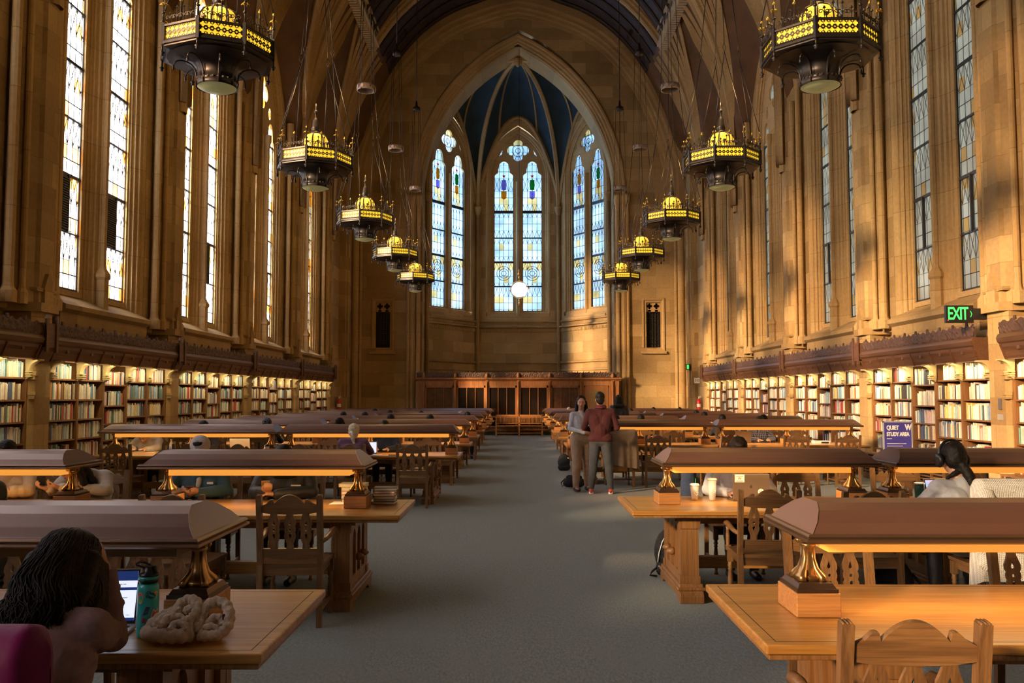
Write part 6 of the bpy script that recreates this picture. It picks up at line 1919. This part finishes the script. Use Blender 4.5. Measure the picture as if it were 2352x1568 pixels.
# ================================================================== things on tables and floor
ZT_ = .762
def laptop(loc, rz, lab, shell, w=.31, d=.215, ang=105, screen=None, stickers=None, group=None):
    r = thing('laptop', lab, 'laptop', loc, rz, group)
    m = MB(); m.bb(-w / 2, w / 2, -d / 2, d / 2, 0, .012); bevel(m.build('base', shell, r), .003, 2)
    m = MB(); m.bb(-w / 2 + .02, w / 2 - .02, -d / 2 + .08, d / 2 - .015, .0121, .0135); m.build('keyboard', M_['black'], r)
    T = Matrix.Translation((0, d / 2, .012)) @ Matrix.Rotation(-math.radians(ang - 90), 4, 'X')
    m = MB(); m.bb(-w / 2, w / 2, 0, .006, 0, d, 0, T); bevel(m.build('lid', shell, r), .002, 2)
    m = MB(); m.bb(-w / 2 + .006, w / 2 - .006, -.0008, 0, .006, d - .006, 0, T); m.build('bezel', M_['black'], r)
    m = MB(); m.bb(-w / 2 + .012, w / 2 - .012, -.0014, -.0006, .018, d - .012, 0, T); m.build('screen', screen or emis('pale screen', (.75, .8, 1), .9), r)
    return r, T, w, d
silver = plain('silver aluminium', (.52, .50, .48), .35, .7, .03); spacegrey = plain('dark grey aluminium', (.16, .13, .11), .35, .6, .03)
# open page on the front left laptop
scrw = emis('white web page', (.82, .86, 1.0), .85); scrd = emis('dark navy bar', (.01, .03, .14), .7)
r, T, w, d = laptop((-1.70, 3.46, ZT_), .10, 'open laptop showing a white web page in front of the slumped person', silver, .325, .225, 104, scrw)
m = MB(); m.bb(-w / 2 + .012, w / 2 - .012, -.0022, -.0012, d - .05, d - .012, 0, T); m.bb(-w / 2 + .012, w / 2 - .012, -.0022, -.0012, d - .088, d - .076, 0, T); m.bb(-w / 2 + .012, w / 2 - .012, -.0022, -.0012, .018, .030, 0, T)
m.build('screen_bars', scrd, r)
m = MB(); rr = random.Random(2)
for k, z in enumerate((.160, .126, .112, .106, .092, .078, .068, .054, .046)):
    x = -w / 2 + .03
    while x < w / 2 - .06 - .02 * (k % 3):
        l_ = rr.uniform(.006, .02); m.bb(x, x + l_, -.0024, -.0014, z, z + .0022, 0, T); x += l_ + .004
for t_, x_, z_ in (('and Nourish the Brain', -.03, .119),):
    v, f = text2d(t_, .010, .0005); m.add([(x_ + a, -.0026, z_ + b) for a, b, c in v], f, 0, False, T)
for t_, x_, z_ in (('Previous', .07, .040), ('Next', .125, .040)):
    v, f = text2d(t_, .007, .0005); m.add([(x_ + a, -.0026, z_ + b) for a, b, c in v], f, 0, False, T)
m.build('page_text', plain('page ink', (.05, .07, .25), .6), r)
# teal bottle
teal = plain('teal enamel', (.02, .42, .42), .32, 0, .04, 6, coat=.3)
b = thing('water_bottle', 'teal insulated bottle with stickers and black loop lid on the dark front table', 'bottle', (-1.455, 3.47, ZT_), .2)
m = MB(); m.lathe([(.036, 0), (.040, .004), (.0405, .02), (.0405, .185), (.038, .198), (.031, .207)], 28); m.build('bottle_body', teal, b)
m = MB(); m.lathe([(.033, .207), (.033, .213), (.038, .214), (.038, .222)], 24); m.lathe([(.038, .234), (.036, .244), (.02, .248), (.016, .262), (.012, .268)], 24)
m.tube([(-.012, 0, .262), (-.03, 0, .270), (-.045, 0, .275), (-.048, 0, .283), (-.035, 0, .288), (-.012, 0, .283), (.008, 0, .272), (.014, 0, .258)], .0045, 8)
m.tube([(-.002, 0, .25), (.012, 0, .27), (.022, 0, .268), (.024, 0, .245)], .006, 8); m.build('bottle_lid', M_['black'], b)
m = MB(); m.lathe([(.0385, .222), (.0385, .234)], 24); m.build('lid_band', teal, b)
def wrap(pts, rad, off, a0, z0):
    return [((rad + off) * math.sin(a0 + x / rad), -(rad + off) * math.cos(a0 + x / rad), z0 + y) for x, y in pts]
def sticker(name, loops_pts, col, a0, z0, off=.0005, text=None, tsize=.012, rot=0.0, tcol=None):
    mm = plain(name + ' ink', col, .4)
    # dense fill so the sticker follows the curved side
    xs = [p[0] for p in loops_pts]; zs = [p[1] for p in loops_pts]
    vs, fs = shape2d([loops_pts], .0001)
    vs2 = [(x * math.cos(rot) - y * math.sin(rot), x * math.sin(rot) + y * math.cos(rot)) for x, y, z in vs]
    m = MB(); m.add([((.0407 + off + (.0002 if vs[i][2] > 0 else 0)) * math.sin(a0 + x / .0407), -(.0407 + off + (.0002 if vs[i][2] > 0 else 0)) * math.cos(a0 + x / .0407), z0 + y) for i, (x, y) in enumerate(vs2)], fs)
    m.build(name, mm, b)
    if text:
        for k, t_ in enumerate(text):
            v, f = text2d(t_, tsize, .0002, off=.0006)
            m = MB(); q = []
            for x, y, z in v:
                y -= (k - (len(text) - 1) / 2) * tsize * .95
                x2, y2 = x * math.cos(rot) - y * math.sin(rot), x * math.sin(rot) + y * math.cos(rot)
                q.append(((.0407 + off + .0006) * math.sin(a0 + x2 / .0407), -(.0407 + off + .0006) * math.cos(a0 + x2 / .0407), z0 + y2))
            m.add(q, f); m.build('sticker_lettering', plain('sticker type', tcol or (.05, .03, .08), .5), b)
def rr_(w, h, r=.004, n=4):
    o = []
    for cx, cy, a0 in ((w / 2 - r, h / 2 - r, 0), (-w / 2 + r, h / 2 - r, PI / 2), (-w / 2 + r, -h / 2 + r, PI), (w / 2 - r, -h / 2 + r, 1.5 * PI)):
        for i in range(n + 1):
            a = a0 + PI / 2 * i / n; o.append((cx + r * math.cos(a), cy + r * math.sin(a)))
    return o
camA = .40
sticker('sticker', rr_(.052, .028, .01), (.55, .55, .5), camA + .05, .165, text=['Dawg', 'Daze'], tsize=.0155, rot=-.35)
sticker('sun_sticker', circ(0, 0, .0075, 12), (.8, .35, .03), camA + .55, .172, .0012)
sticker('rainbow_sticker', circ(0, 0, .013, 14, .022), (.75, .35, .1), camA - .95, .155); sticker('rainbow_stripe', circ(0, -.006, .010, 12, .006), (.2, .5, .12), camA - .97, .150, .0011); sticker('rainbow_stripe', circ(0, .008, .009, 12, .005), (.7, .08, .06), camA - .97, .160, .0011)
sticker('bus_sticker', [(-.013, -.035), (.006, -.035), (.014, -.005), (.018, .035), (-.004, .036), (-.014, .0)], (.28, .27, .36), camA - .42, .090, rot=-.15); sticker('bus_picture', [(-.008, -.004), (.008, .002), (.012, .03), (-.002, .03)], (.03, .05, .16), camA - .42, .092, .0012, rot=-.15); sticker('bus_picture', [(-.008, -.03), (.003, -.03), (.004, -.010), (-.006, -.012)], (.35, .04, .06), camA - .42, .090, .0012, rot=-.15)
sticker('fox_sticker', [(-.015, -.032), (.016, -.032), (.02, .0), (.016, .032), (.004, .022), (-.008, .032), (-.016, .005)], (.6, .58, .54), camA + .48, .080); sticker('fox_picture', [(-.011, -.004), (.012, -.004), (.014, .012), (.012, .026), (.003, .016), (-.007, .026), (-.012, .010)], (.62, .08, .03), camA + .48, .080, .0012)
sticker('wave_sticker', circ(0, 0, .017, 16, .012), (.55, .6, .6), camA - .35, .018, text=['~~'], tsize=.02, tcol=(.02, .3, .3))
# knitted scarf heap
sc = thing('scarf', 'chunky cream knitted scarf heaped beside the teal bottle', 'scarf', (-1.275, 3.42, ZT_))
knit = plain('cream knit', (.60, .47, .36), .9, 0, .15, 60, .4, 320, sheen=.2)
def spl(pts, k=6):
    out = []; n = len(pts); P4 = [Vector(p) for p in pts]
    for i in range(n - 1):
        p0, p1, p2, p3 = P4[max(i - 1, 0)], P4[i], P4[i + 1], P4[min(i + 2, n - 1)]
        for j in range(k):
            t = j / k
            out.append(.5 * ((2 * p1) + (p2 - p0) * t + (2 * p0 - 5 * p1 + 4 * p2 - p3) * t * t + (3 * p1 - p0 - 3 * p2 + p3) * t ** 3))
    out.append(P4[-1]); return out
m = MB()
def rope(pts, r, seed=0, flat=1.0):
    c = spl(pts, 8); n = len(c)
    rs = [r * .86 * (.95 + .10 * math.sin(i * 1.35 + seed)) * (1 if 1 < i < n - 2 else .75) for i in range(n)]
    m.tube(c, rs, 14)
rope([(-.155, -.02, .035), (-.12, -.055, .036), (-.06, -.075, .036), (.0, -.07, .034), (.035, -.045, .034)], .034)
rope([(-.15, .01, .035), (-.10, .04, .036), (-.03, .05, .036), (.05, .05, .036), (.12, .04, .036)], .036, 1)
rope([(-.14, -.035, .055), (-.12, .0, .078), (-.085, .02, .095), (-.04, .035, .105)], .026, 2)
rope([(-.115, -.055, .06), (-.09, -.02, .088), (-.055, -.005, .10), (-.03, .01, .115)], .022, 3)
rope([(-.08, -.075, .06), (-.065, -.04, .088), (-.03, -.03, .09), (.01, -.045, .07), (.03, -.06, .045)], .024, 4)
rope([(-.04, -.085, .05), (-.03, -.06, .075), (.005, -.06, .07), (.02, -.075, .045)], .018, 5)
rope([(-.045, .0, .085), (-.045, .02, .125), (-.015, .03, .145), (.02, .02, .14), (.035, -.005, .115), (.025, -.03, .09), (.0, -.045, .075)], .025, 6)
rope([(-.015, .0, .10), (.0, .005, .118), (.015, -.01, .108)], .02, 7)
rope([(.055, -.045, .04), (.05, -.01, .085), (.065, .02, .125), (.10, .03, .138), (.14, .02, .125), (.16, -.005, .09), (.158, -.03, .055), (.13, -.05, .032), (.09, -.055, .03), (.06, -.05, .032)], .026, 8)
rope([(.075, -.02, .055), (.10, -.01, .085), (.13, -.005, .08), (.14, -.02, .055)], .02, 9)
rope([(.07, -.04, .05), (.10, -.035, .06), (.13, -.04, .045)], .018, 10)
m.build('knit_folds', knit, sc)
m = MB(); m.box((.142, -.015, .092), (.006, .018, .02)); m.build('maker_tag', plain('dark red tag', (.12, .01, .015), .6), sc)

# magenta jacket over the nearest left chair
def drape(name, loc, rz, lab, cat, mat, w=.50, zt=1.0, back=.55, fr=.25, th=.03, wave=.022, n=8, hang=None, seed=1):
    """cloth hung over a chair back: sags over the crest and falls in folds on both sides"""
    r = thing(name, lab, cat, loc, rz)
    rr = random.Random(seed); ph = [rr.uniform(0, 6) for _ in range(4)]
    def surf(u, v, off):
        x = (u - .5) * w; t = v * (back + fr + .12)
        k = .5 + .5 * math.sin(u * n * 2.2 + ph[0]) ; wv = wave * (math.sin(u * n + ph[1]) + .6 * math.sin(u * n * 2.3 + ph[2]))
        if t < back: y = -.045 - off; z = zt - .02 - (back - t); dd = (back - t) / back; y -= wv * dd * 1.2 + .02 * dd; x *= 1 + .10 * dd
        elif t < back + .12:
            a = (t - back) / .12 * PI; y = -.045 * math.cos(a) - off * math.cos(a); z = zt - .02 + (.045 + off) * math.sin(a) * .9
        else: q = t - back - .12; y = .045 + off; z = zt - .02 - q; y += wv * q * .8
        e_ = max(0.0, (abs(u - .5) - .40) / .10); y = y * (1 - .93 * e_ * e_); z -= .07 * e_ * e_
        if t < back: z += .03 * math.sin(u * 5 + ph[3]) * (back - t) / back
        return (x, y, z)
    m = MB()
    m.grid(lambda u, v: surf(u, v, 0.0), 40, 36); m.grid(lambda u, v: surf(1 - u, v, th), 40, 36)
    for e in (0, 1):
        m.grid(lambda u, v: surf(e if True else u, v, th * u) if e == 0 else surf(1, v, th * (1 - u)), 1, 36)
        m.grid(lambda u, v: surf(u, e, th * v), 40, 1)
    m.build('draped_cloth', mat, r)
    return r
CB = -.275      # y of a chair's crest relative to its centre
d1 = drape('jacket', (-1.585, 2.70 + CB - .01, 0), .0, 'magenta jacket hung over the chair of the person with the laptop', 'jacket', C_['magenta'], .62, 1.015, .62, .2, .05, .03, 7, seed=4)
blob('hood', [('c', (-.16, -.06, .97), .055, (.02, -.08, .98), .062), ('c', (.02, -.08, .98), .062, (.17, -.06, .93), .05), ('e', (.0, -.10, .90), (.16, .05, .07))], C_['magenta'], d1, .010, 3, .014, 10)
drape('coat', (1.93, 17.5 - .78 + CB, 0), .1, 'taupe wool coat draped over a chair beside the standing couple', 'coat', fab('taupe wool', (.21, .155, .11)), .64, 1.03, .62, .25, .035, .026, 14, seed=7)
def waffle():
    m, nt, out = new_mat('white waffle knit'); p = N(nt, 'ShaderNodeBsdfPrincipled', inp={'Roughness': .9, 'Sheen Weight': .3}); tc = N(nt, 'ShaderNodeTexCoord'); sp = N(nt, 'ShaderNodeSeparateXYZ'); L(nt, tc.outputs['Object'], sp.inputs[0])
    a = Mth(nt, 'ABSOLUTE', Mth(nt, 'SINE', Mth(nt, 'MULTIPLY', sp.outputs[0], 250.0))); b_ = Mth(nt, 'ABSOLUTE', Mth(nt, 'SINE', Mth(nt, 'MULTIPLY', Mth(nt, 'ADD', sp.outputs[2], sp.outputs[1]), 250.0)))
    h = Mth(nt, 'MINIMUM', a, b_); L(nt, Mix(nt, h, (.72, .69, .66), (.48, .44, .42)), p.inputs['Base Color'])
    bp = N(nt, 'ShaderNodeBump', inp={'Strength': .8, 'Distance': .006}); bp.invert = True; L(nt, h, bp.inputs['Height']); L(nt, bp.outputs[0], p.inputs['Normal']); L(nt, p.outputs[0], out.inputs[0]); return m
wj = drape('knit_jacket', (3.62, 6.66 + CB - .0, 0), -.03, 'white waffle-knit jacket over the chair of the person in headphones', 'jacket', waffle(), .68, 1.035, .60, .25, .06, .02, 6, seed=3)
blob('sleeve', [('c', (-.27, -.07, .98), .07, (-.31, -.10, .72), .062), ('c', (-.31, -.10, .72), .062, (-.29, -.09, .50), .045), ('c', (.10, -.10, 1.0), .05, (.30, -.10, .97), .06)], waffle(), wj, .010, 3, .008, 12)

# ---- books and papers at the second left table
def flatbook(loc, rz, w, d, h, col, lab, group=None, pcol=True):
    r = thing('book', lab, 'book', loc, rz, group)
    m = MB(); m.bb(-w / 2, w / 2, -d / 2, d / 2, 0, .003); m.bb(-w / 2, w / 2, -d / 2, d / 2, h - .003, h); m.bb(-w / 2, -w / 2 + .004, -d / 2, d / 2, 0, h)
    m.build('cover', plain('cover %s' % lab[:18], col, .45), r)
    m = MB(); m.bb(-w / 2 + .004, w / 2 - .005, -d / 2 + .005, d / 2 - .005, .003, h - .003); m.build('pages', M_['paper'], r)
    return r
z = ZT_
stk = [((.10, .075, .05), 'tan book at the bottom', .20, .15, .022), ((.07, .05, .04), 'dark book second from the bottom', .185, .14, .02), ((.28, .25, .22), 'grey book in the middle', .19, .15, .026), ((.25, .05, .04), 'red-covered book fourth from the bottom', .19, .14, .022), ((.22, .12, .06), 'brown book under the blue one', .185, .14, .024), ((.06, .10, .19), 'blue-covered book on top', .205, .16, .026)]
for i, (c, nm, w, d, h) in enumerate(stk):
    flatbook((-1.175 + .006 * (i % 3), 7.72 + .006 * ((i * 2) % 3), z), -.06 + .05 * (i % 3), w, d, h, c, nm + ' of the short stack beside the lamp block'); z += h + .0006
z = ZT_
st2 = [((.20, .10, .08), 'brown book at the bottom', .20, .14, .03), ((.35, .30, .2), 'tan book second from the bottom', .21, .15, .035), ((.5, .12, .08), 'red-spined open-edged book third from the bottom', .20, .15, .035), ((.62, .52, .3), 'cream book fourth from the bottom', .22, .15, .032), ((.55, .50, .25), 'pale yellow book on top', .24, .16, .03)]
for i, (c, nm, w, d, h) in enumerate(st2):
    flatbook((-1.47 + .008 * (i % 2), 7.86, z), .05 - .1 * (i % 3) + (.12 if i == 2 else 0), w, d, h, c, nm + ' of the tall stack behind the lamp stand'); z += h + .0006
def papers(loc, rz, w, d, lab, n=3, col=None):
    r = thing('paper_sheets', lab, 'paper', loc, rz); m = MB()
    for k in range(n): m.box((0.003 * k, -.002 * k, .001 + .0016 * k), (w, d, .0014), rz=.02 * k)
    m.build('sheets', col or M_['paper'], r); return r
papers((-1.58, 7.72, ZT_), 0, .13, .2, 'small pile of pale paper beside the lamp block near the stacked books')
papers((-6.3, 14.72, ZT_), .1, .42, .3, 'white papers under the person in the white hooded top')
flatbook((-6.62, 14.66, ZT_), .2, .2, .26, .02, (.02, .02, .02), 'dark folder beside the person in the white hooded top')
papers((-2.28, 13.98, ZT_), .1, .2, .14, 'papers beside the purple-topped person'); flatbook((-2.0, 14.0, ZT_), .1, .14, .09, .012, (.03, .03, .035), 'small dark notebook beside the purple-topped person')
papers((-3.15, 7.35 - .22, ZT_), .3, .16, .2, 'pale notebook beside the left foot of the second left lamp')
# laptops further off
laptop((-4.62, 14.62, ZT_), PI + .05, 'silver laptop seen from behind at the third left table', silver, .33, .23, 100)
laptop((-2.42, 14.05, ZT_), .12, 'open laptop with lit screen before the purple-topped person', silver, .30, .2, 100)
laptop((4.55, 17.86, ZT_), PI, 'dark open laptop seen from behind, beside the plaid shirt', spacegrey, .33, .23, 100)
laptop((5.45, 17.84, ZT_), PI, 'dark open laptop seen from behind, nearer the right shelves', spacegrey, .33, .23, 98)
q = thing('tablet_box', 'white box on the third right table near the shelves', 'box', (6.05, 17.55, ZT_)); m = MB(); m.bb(-.15, .15, -.1, .1, 0, .05); m.build('carton', M_['white'], q); m = MB(); m.bb(-.02, .13, -.101, -.1, .005, .04); m.build('carton_label', M_['black'], q)
# right second table: laptop with stickers, cups
r, T, w, d = laptop((2.09, 8.02, ZT_), PI - .02, 'dark grey laptop with two stickers seen from behind on the second right table', spacegrey, .325, .235, 96)
m = MB(); m.bb(.145 - .085, .145, .0062, .0072, d - .075, d - .006, 0, T); m.build('square_sticker', M_['paper'], r)
m = MB()
v, f = text2d('W', .03, .0004, off=.0008); m.add([(.102 - a, .0077, d - .042 + b) for a, b, c in v], f, 0, False, T)
for z_ in (d - .020, d - .064): m.bb(.145 - .075, .135, .0073, .0077, z_ - .003, z_ + .002, 0, T)
m.build('sticker_print', plain('red ink', (.25, .04, .05), .6), r)
m = MB(); m.lathe([(.0265, 0), (.0265, .001)], 20, (0, 0, 0), 0, False, T @ Matrix.Translation((-.088, .0062, .075)) @ Matrix.Rotation(-PI / 2, 4, 'X')); m.build('round_sticker', M_['paper'], r)
m = MB()
for x_, z_, rd in ((-.10, .078, .005), (-.078, .078, .005), (-.089, .066, .003), (-.089, .091, .005)): m.lathe([(rd, 0), (rd, .0004)], 10, (0, 0, 0), 0, False, T @ Matrix.Translation((x_, .0074, z_)) @ Matrix.Rotation(-PI / 2, 4, 'X'))
m.build('sticker_dots', plain('brown ink', (.15, .06, .02), .6), r)
m = MB(); m.lathe([(.012, 0), (.012, .0004)], 16, (0, 0, 0), 0, False, T @ Matrix.Translation((0, .0062, .118)) @ Matrix.Rotation(-PI / 2, 4, 'X') @ Matrix.Scale(1.15, 4, (0, 1, 0))); m.lathe([(.003, 0), (.003, .0004)], 8, (0, 0, 0), 0, False, T @ Matrix.Translation((-.004, .0062, .136)) @ Matrix.Rotation(-PI / 2, 4, 'X')); m.build('lid_emblem', plain('emblem grey', (.09, .07, .06), .25, .6), r)
plast = plain('clear plastic', (.80, .82, .85), .15, 0, .02, 5, alpha=.38)
def cup(loc, h, lab, straw, fill):
    c = thing('iced_drink_cup', lab, 'cup', loc)
    m = MB(); m.lathe([(.0, .002), (.028, .0), (.040, h), (.0385, h), (.027, .004), (0, .006)], 24, caps=False); m.build('cup_wall', plast, c)
    m = MB(); m.lathe([(.043, h - .004), (.044, h + .004), (.040, h + .012), (.034, h + .016), (.006, h + .017)], 24); m.build('cup_lid', plain('frosted lid', (.72, .74, .76), .3), c)
    m = MB(); m.lathe([(.0265, .006), (.0265 + .012 * fill, .006 + (h - .01) * fill), (0, .006 + (h - .01) * fill)], 20); m.build('drink', plain('milky remainder', (.68, .64, .58), .4), c)
    if straw: m = MB(); m.tube([(.005, 0, .01), (.012, .01, h + .06)], .0035, 8); m.build('straw', plain('green straw', (.02, .35, .15), .4), c)
    m = MB()
    rad = .0355
    for rr2 in (.019, .0165): m.tube([((rad + .0015) * math.sin(.3 + rr2 * math.cos(t) / rad), -(rad + .0015) * math.cos(.3 + rr2 * math.cos(t) / rad), h * .5 + rr2 * math.sin(t)) for t in [2 * PI * i / 24 for i in range(24)]], .0012, 4, closed=True)
    for t in range(5):
        a = .3 + (t - 2) * .12
        m.tube([((rad + .0015) * math.sin(a), -(rad + .0015) * math.cos(a), h * .5 - .009 + .002 * abs(t - 2)), ((rad + .0015) * math.sin(a), -(rad + .0015) * math.cos(a), h * .5 + .010 - .003 * abs(t - 2))], .0012, 4)
    m.build('round_emblem', M_['white'], c)
cup((1.60, 7.98, ZT_), .135, 'shorter iced drink cup on the second right table', True, .2)
cup((1.755, 7.96, ZT_), .185, 'taller iced drink cup with a green straw on the second right table', True, .1)
# green tumbler and laptop of the person in headphones
t = thing('tumbler', 'dark green steel tumbler beside the lamp block of the person in headphones', 'tumbler', (3.47, 7.62, ZT_))
m = MB(); m.lathe([(.033, 0), (.036, .004), (.041, .15), (.042, .178)], 28); m.build('tumbler_body', plain('dark green enamel', (.01, .09, .065), .4), t)
m = MB(); m.lathe([(.0422, .178), (.0424, .192), (.038, .192), (.03, .188)], 28); m.build('steel_rim', plain('steel', (.6, .58, .55), .2, .95), t)
r, T, w, d = laptop((3.70, 7.50, ZT_), .05, 'thin open laptop with a pale blue screen before the person in headphones', silver, .31, .225, 112, emis('pale blue page', (.52, .66, 1.0), .8))
m = MB(); m.bb(-w / 2 + .012, w / 2 - .012, -.0022, -.0012, d - .03, d - .014, 0, T); m.build('screen_bar', emis('pink bar', (.8, .6, .85), .8), r)
m = MB()
for k in range(11):
    m.bb(-w / 2 + .03 + .11 * (k % 2 == 0) * (k % 3 == 0), w / 2 - .04 - .02 * (k % 4), -.0022, -.0012, .03 + .014 * k, .033 + .014 * k, 0, T)
m.build('page_text', plain('page grey ink', (.2, .25, .5), .6), r)
papers((3.40, 7.36, ZT_), .2, .16, .08, 'small crumpled pale tissue beside the green tumbler', 3)
# cups and bottles of the third left table
c = thing('paper_cup', 'red and white paper cup with dark lid on the third left table', 'cup', (-3.98 - .10, 14.18, ZT_)); m = MB(); m.lathe([(.03, 0), (.042, .13)], 20); m.build('cup_body', M_['white'], c); m = MB(); m.lathe([(.0335, .035), (.0395, .09)], 20, caps=False); m.build('cup_band', red, c); m = MB(); m.lathe([(.045, .13), (.043, .14), (.036, .15), (.01, .155)], 20); m.tube([(0, 0, .15), (.0, .0, .19)], .004, 6); m.build('cup_lid', M_['black'], c)
c = thing('water_bottle', 'clear plastic water bottle on the third left table near the white hooded top', 'bottle', (-5.86, 14.75, ZT_)); m = MB(); m.lathe([(.03, 0), (.034, .01), (.034, .12), (.03, .15), (.014, .18), (.013, .2)], 20); m.build('bottle_body', plast, c); m = MB(); m.lathe([(.0345, .05), (.0345, .09)], 20, caps=False); m.build('bottle_label', plain('blue label', (.1, .2, .6), .5), c); m = MB(); m.lathe([(.015, .2), (.015, .215)], 12); m.build('bottle_cap', M_['white'], c)

# ---- bags
def bag(name, loc, rz, lab, shapes, mat, trims=()):
    r = thing(name, lab, 'bag', loc, rz); blob('bag_body', shapes, mat, r, .009, 3, .008, 16)
    for nm, pts, rad, mt in trims: m = MB(); m.tube(pts, rad, 6); m.build(nm, mt, r)
    return r
refl = plain('reflective tape', (.75, .78, .8), .3)
bag('backpack', (1.44, 8.48, 0), .3, 'black backpack with reflective white piping leaning behind the second right table foot', [('e', (0, 0, .21), (.14, .10, .22)), ('c', (-.06, -.02, .06), .075, (.08, -.02, .06), .075), ('c', (-.10, -.07, .07), .05, (.08, -.08, .08), .06), ('c', (-.05, 0, .33), .06, (.06, 0, .35), .06)], M_['darkfab'],
    (('reflective_piping', [(-.135, -.05, .13), (-.125, -.06, .22), (-.09, -.06, .32), (-.03, -.05, .40)], .006, refl), ('reflective_piping', [(-.14, -.08, .10), (-.10, -.125, .06), (0, -.145, .055), (.06, -.14, .06)], .006, refl), ('strap', [(-.13, -.03, .08), (-.2, -.06, .05), (-.23, -.08, .02), (-.17, -.10, .012)], .010, M_['darkfab'])))
bag('backpack', (3.02, 7.02 + .1, 0), 0, 'black backpack on the floor under the second right table', [('e', (0, 0, .2), (.15, .13, .2)), ('c', (-.08, 0, .08), .08, (.09, 0, .08), .08), ('c', (0, 0, .3), .07, (.04, .03, .40), .05)], M_['darkfab'], (('strap', [(.1, -.1, .3), (.17, -.12, .2), (.15, -.12, .06)], .012, M_['darkfab']),))
bag('handbag', (1.02, 16.35, 0), 0, 'black handbag on the carpet behind the standing couple', [('c', (-.10, 0, .10), .085, (.14, 0, .10), .085), ('c', (-.08, 0, .19), .05, (.12, 0, .19), .05)], M_['darkfab'], (('handle', [(-.14, 0, .18), (-.22, 0, .10), (-.20, 0, .03), (-.14, 0, .08)], .012, M_['darkfab']),))
bag('backpack', (1.05, 20.15, 0), 0, 'black backpack on the aisle carpet by the fourth right table row', [('e', (0, 0, .19), (.14, .1, .2)), ('c', (-.06, -.03, .08), .08, (.07, -.03, .08), .08)], M_['darkfab'], (('side_tag', [(.08, -.09, .30), (.12, -.08, .28)], .012, refl),))
bag('shoulder_bag', (1.72, 8.86, 0), 0, 'navy jacket or bag hanging at the left of the grey hooded top', [('c', (0, 0, .55), .10, (0, 0, .95), .07), ('c', (-.05, 0, .5), .10, (.05, 0, .5), .1)], C_['navy'])

drape('jacket', (-4.12, 7.5 - .745 + CB, 0), 0, 'black jacket over a chair on the near side of the second left table', 'jacket', C_['black'], .66, 1.02, .6, .2, .045, .02, 7, seed=11)
SC.view_settings.view_transform = 'Standard'
SC.view_settings.look = 'None'
SC.view_settings.exposure = 0.16
SC.view_settings.gamma = 1.0
SC.view_settings.use_curve_mapping = False
SC.cycles.max_bounces = 8
SC.cycles.diffuse_bounces = 4
SC.cycles.glossy_bounces = 3
SC.cycles.transparent_max_bounces = 8
SC.cycles.caustics_reflective = False
SC.cycles.caustics_refractive = False
SC.cycles.sample_clamp_indirect = 6.0
# ================================================================== light
w = bpy.data.worlds.new('world'); SC.world = w; w.use_nodes = True
nt = w.node_tree; nt.nodes.clear()
out = nt.nodes.new('ShaderNodeOutputWorld'); bg = nt.nodes.new('ShaderNodeBackground')
tc = nt.nodes.new('ShaderNodeTexCoord'); sp = nt.nodes.new('ShaderNodeSeparateXYZ'); L(nt, tc.outputs['Generated'], sp.inputs[0])
# bright hazy western sky, blue northern sky, dim eastern side shaded by trees
nz = nt.nodes.new('ShaderNodeTexNoise'); nz.inputs['Scale'].default_value = 5.0; nz.inputs['Detail'].default_value = 4.0; L(nt, tc.outputs['Generated'], nz.inputs['Vector'])
wx = nt.nodes.new('ShaderNodeMapRange'); wx.inputs[1].default_value = -0.12; wx.inputs[2].default_value = -0.35; wx.inputs[3].default_value = 0; wx.inputs[4].default_value = 1; L(nt, sp.outputs[0], wx.inputs[0])
ex = nt.nodes.new('ShaderNodeMapRange'); ex.inputs[1].default_value = 0.5; ex.inputs[2].default_value = 0.9; L(nt, sp.outputs[0], ex.inputs[0])
cl = nt.nodes.new('ShaderNodeMapRange'); cl.inputs[1].default_value = 0.42; cl.inputs[2].default_value = 0.62; L(nt, nz.outputs[0], cl.inputs[0])
north = Mix(nt, cl.outputs[0], (1.0, 1.2, 1.38), (2.3, 2.35, 2.4))
c1 = Mix(nt, wx.outputs[0], north, (12.5, 13.8, 16.0))
c2 = Mix(nt, ex.outputs[0], c1, (1.5, 1.45, 1.2))
L(nt, c2, bg.inputs[0]); bg.inputs[1].default_value = 1.0
L(nt, bg.outputs[0], out.inputs[0])

def light(name, typ, loc, energy, col, rot=(0, 0, 0), size=None, sy=None, spread=None, radius=None):
    l = bpy.data.lights.new(name, typ); l.energy = energy; l.color = col
    if size: l.shape = 'RECTANGLE'; l.size = size; l.size_y = sy
    if spread: l.spread = spread
    if radius: l.shadow_soft_size = radius
    o = bpy.data.objects.new(name, l); COL.objects.link(o); o.location = loc; o.rotation_euler = rot
    return o
sun = light('sun', 'SUN', (-20, 0, 20), 70.0, (1.0, 0.69, 0.36))
sun.data.angle = math.radians(7)
EL, AZ_ = math.radians(14.5), math.radians(40)
d = Vector((math.cos(AZ_) * math.cos(EL), math.sin(AZ_) * math.cos(EL), -math.sin(EL)))
sun.rotation_euler = d.to_track_quat('-Z', 'Y').to_euler()
for s in (-1, 1):
    for c in BAYS[:-1]:
        o = light('window portal', 'AREA', (s * 8.45, c, 7.3), 1, (1, 1, 1), (0, s * PI / 2, 0), 8.0, 2.9)
        o.data.cycles.is_portal = True
for s in (-1, 1):
    for bi, c in enumerate(BAYS[3:8]):
        o = light('shelf light', 'AREA', (s * 7.37, c, 2.245), 21, (1, .78, .42), (0, s * math.radians(-30), 0), .05, 4.5)
        o.parent = CASES[(s, bi)]
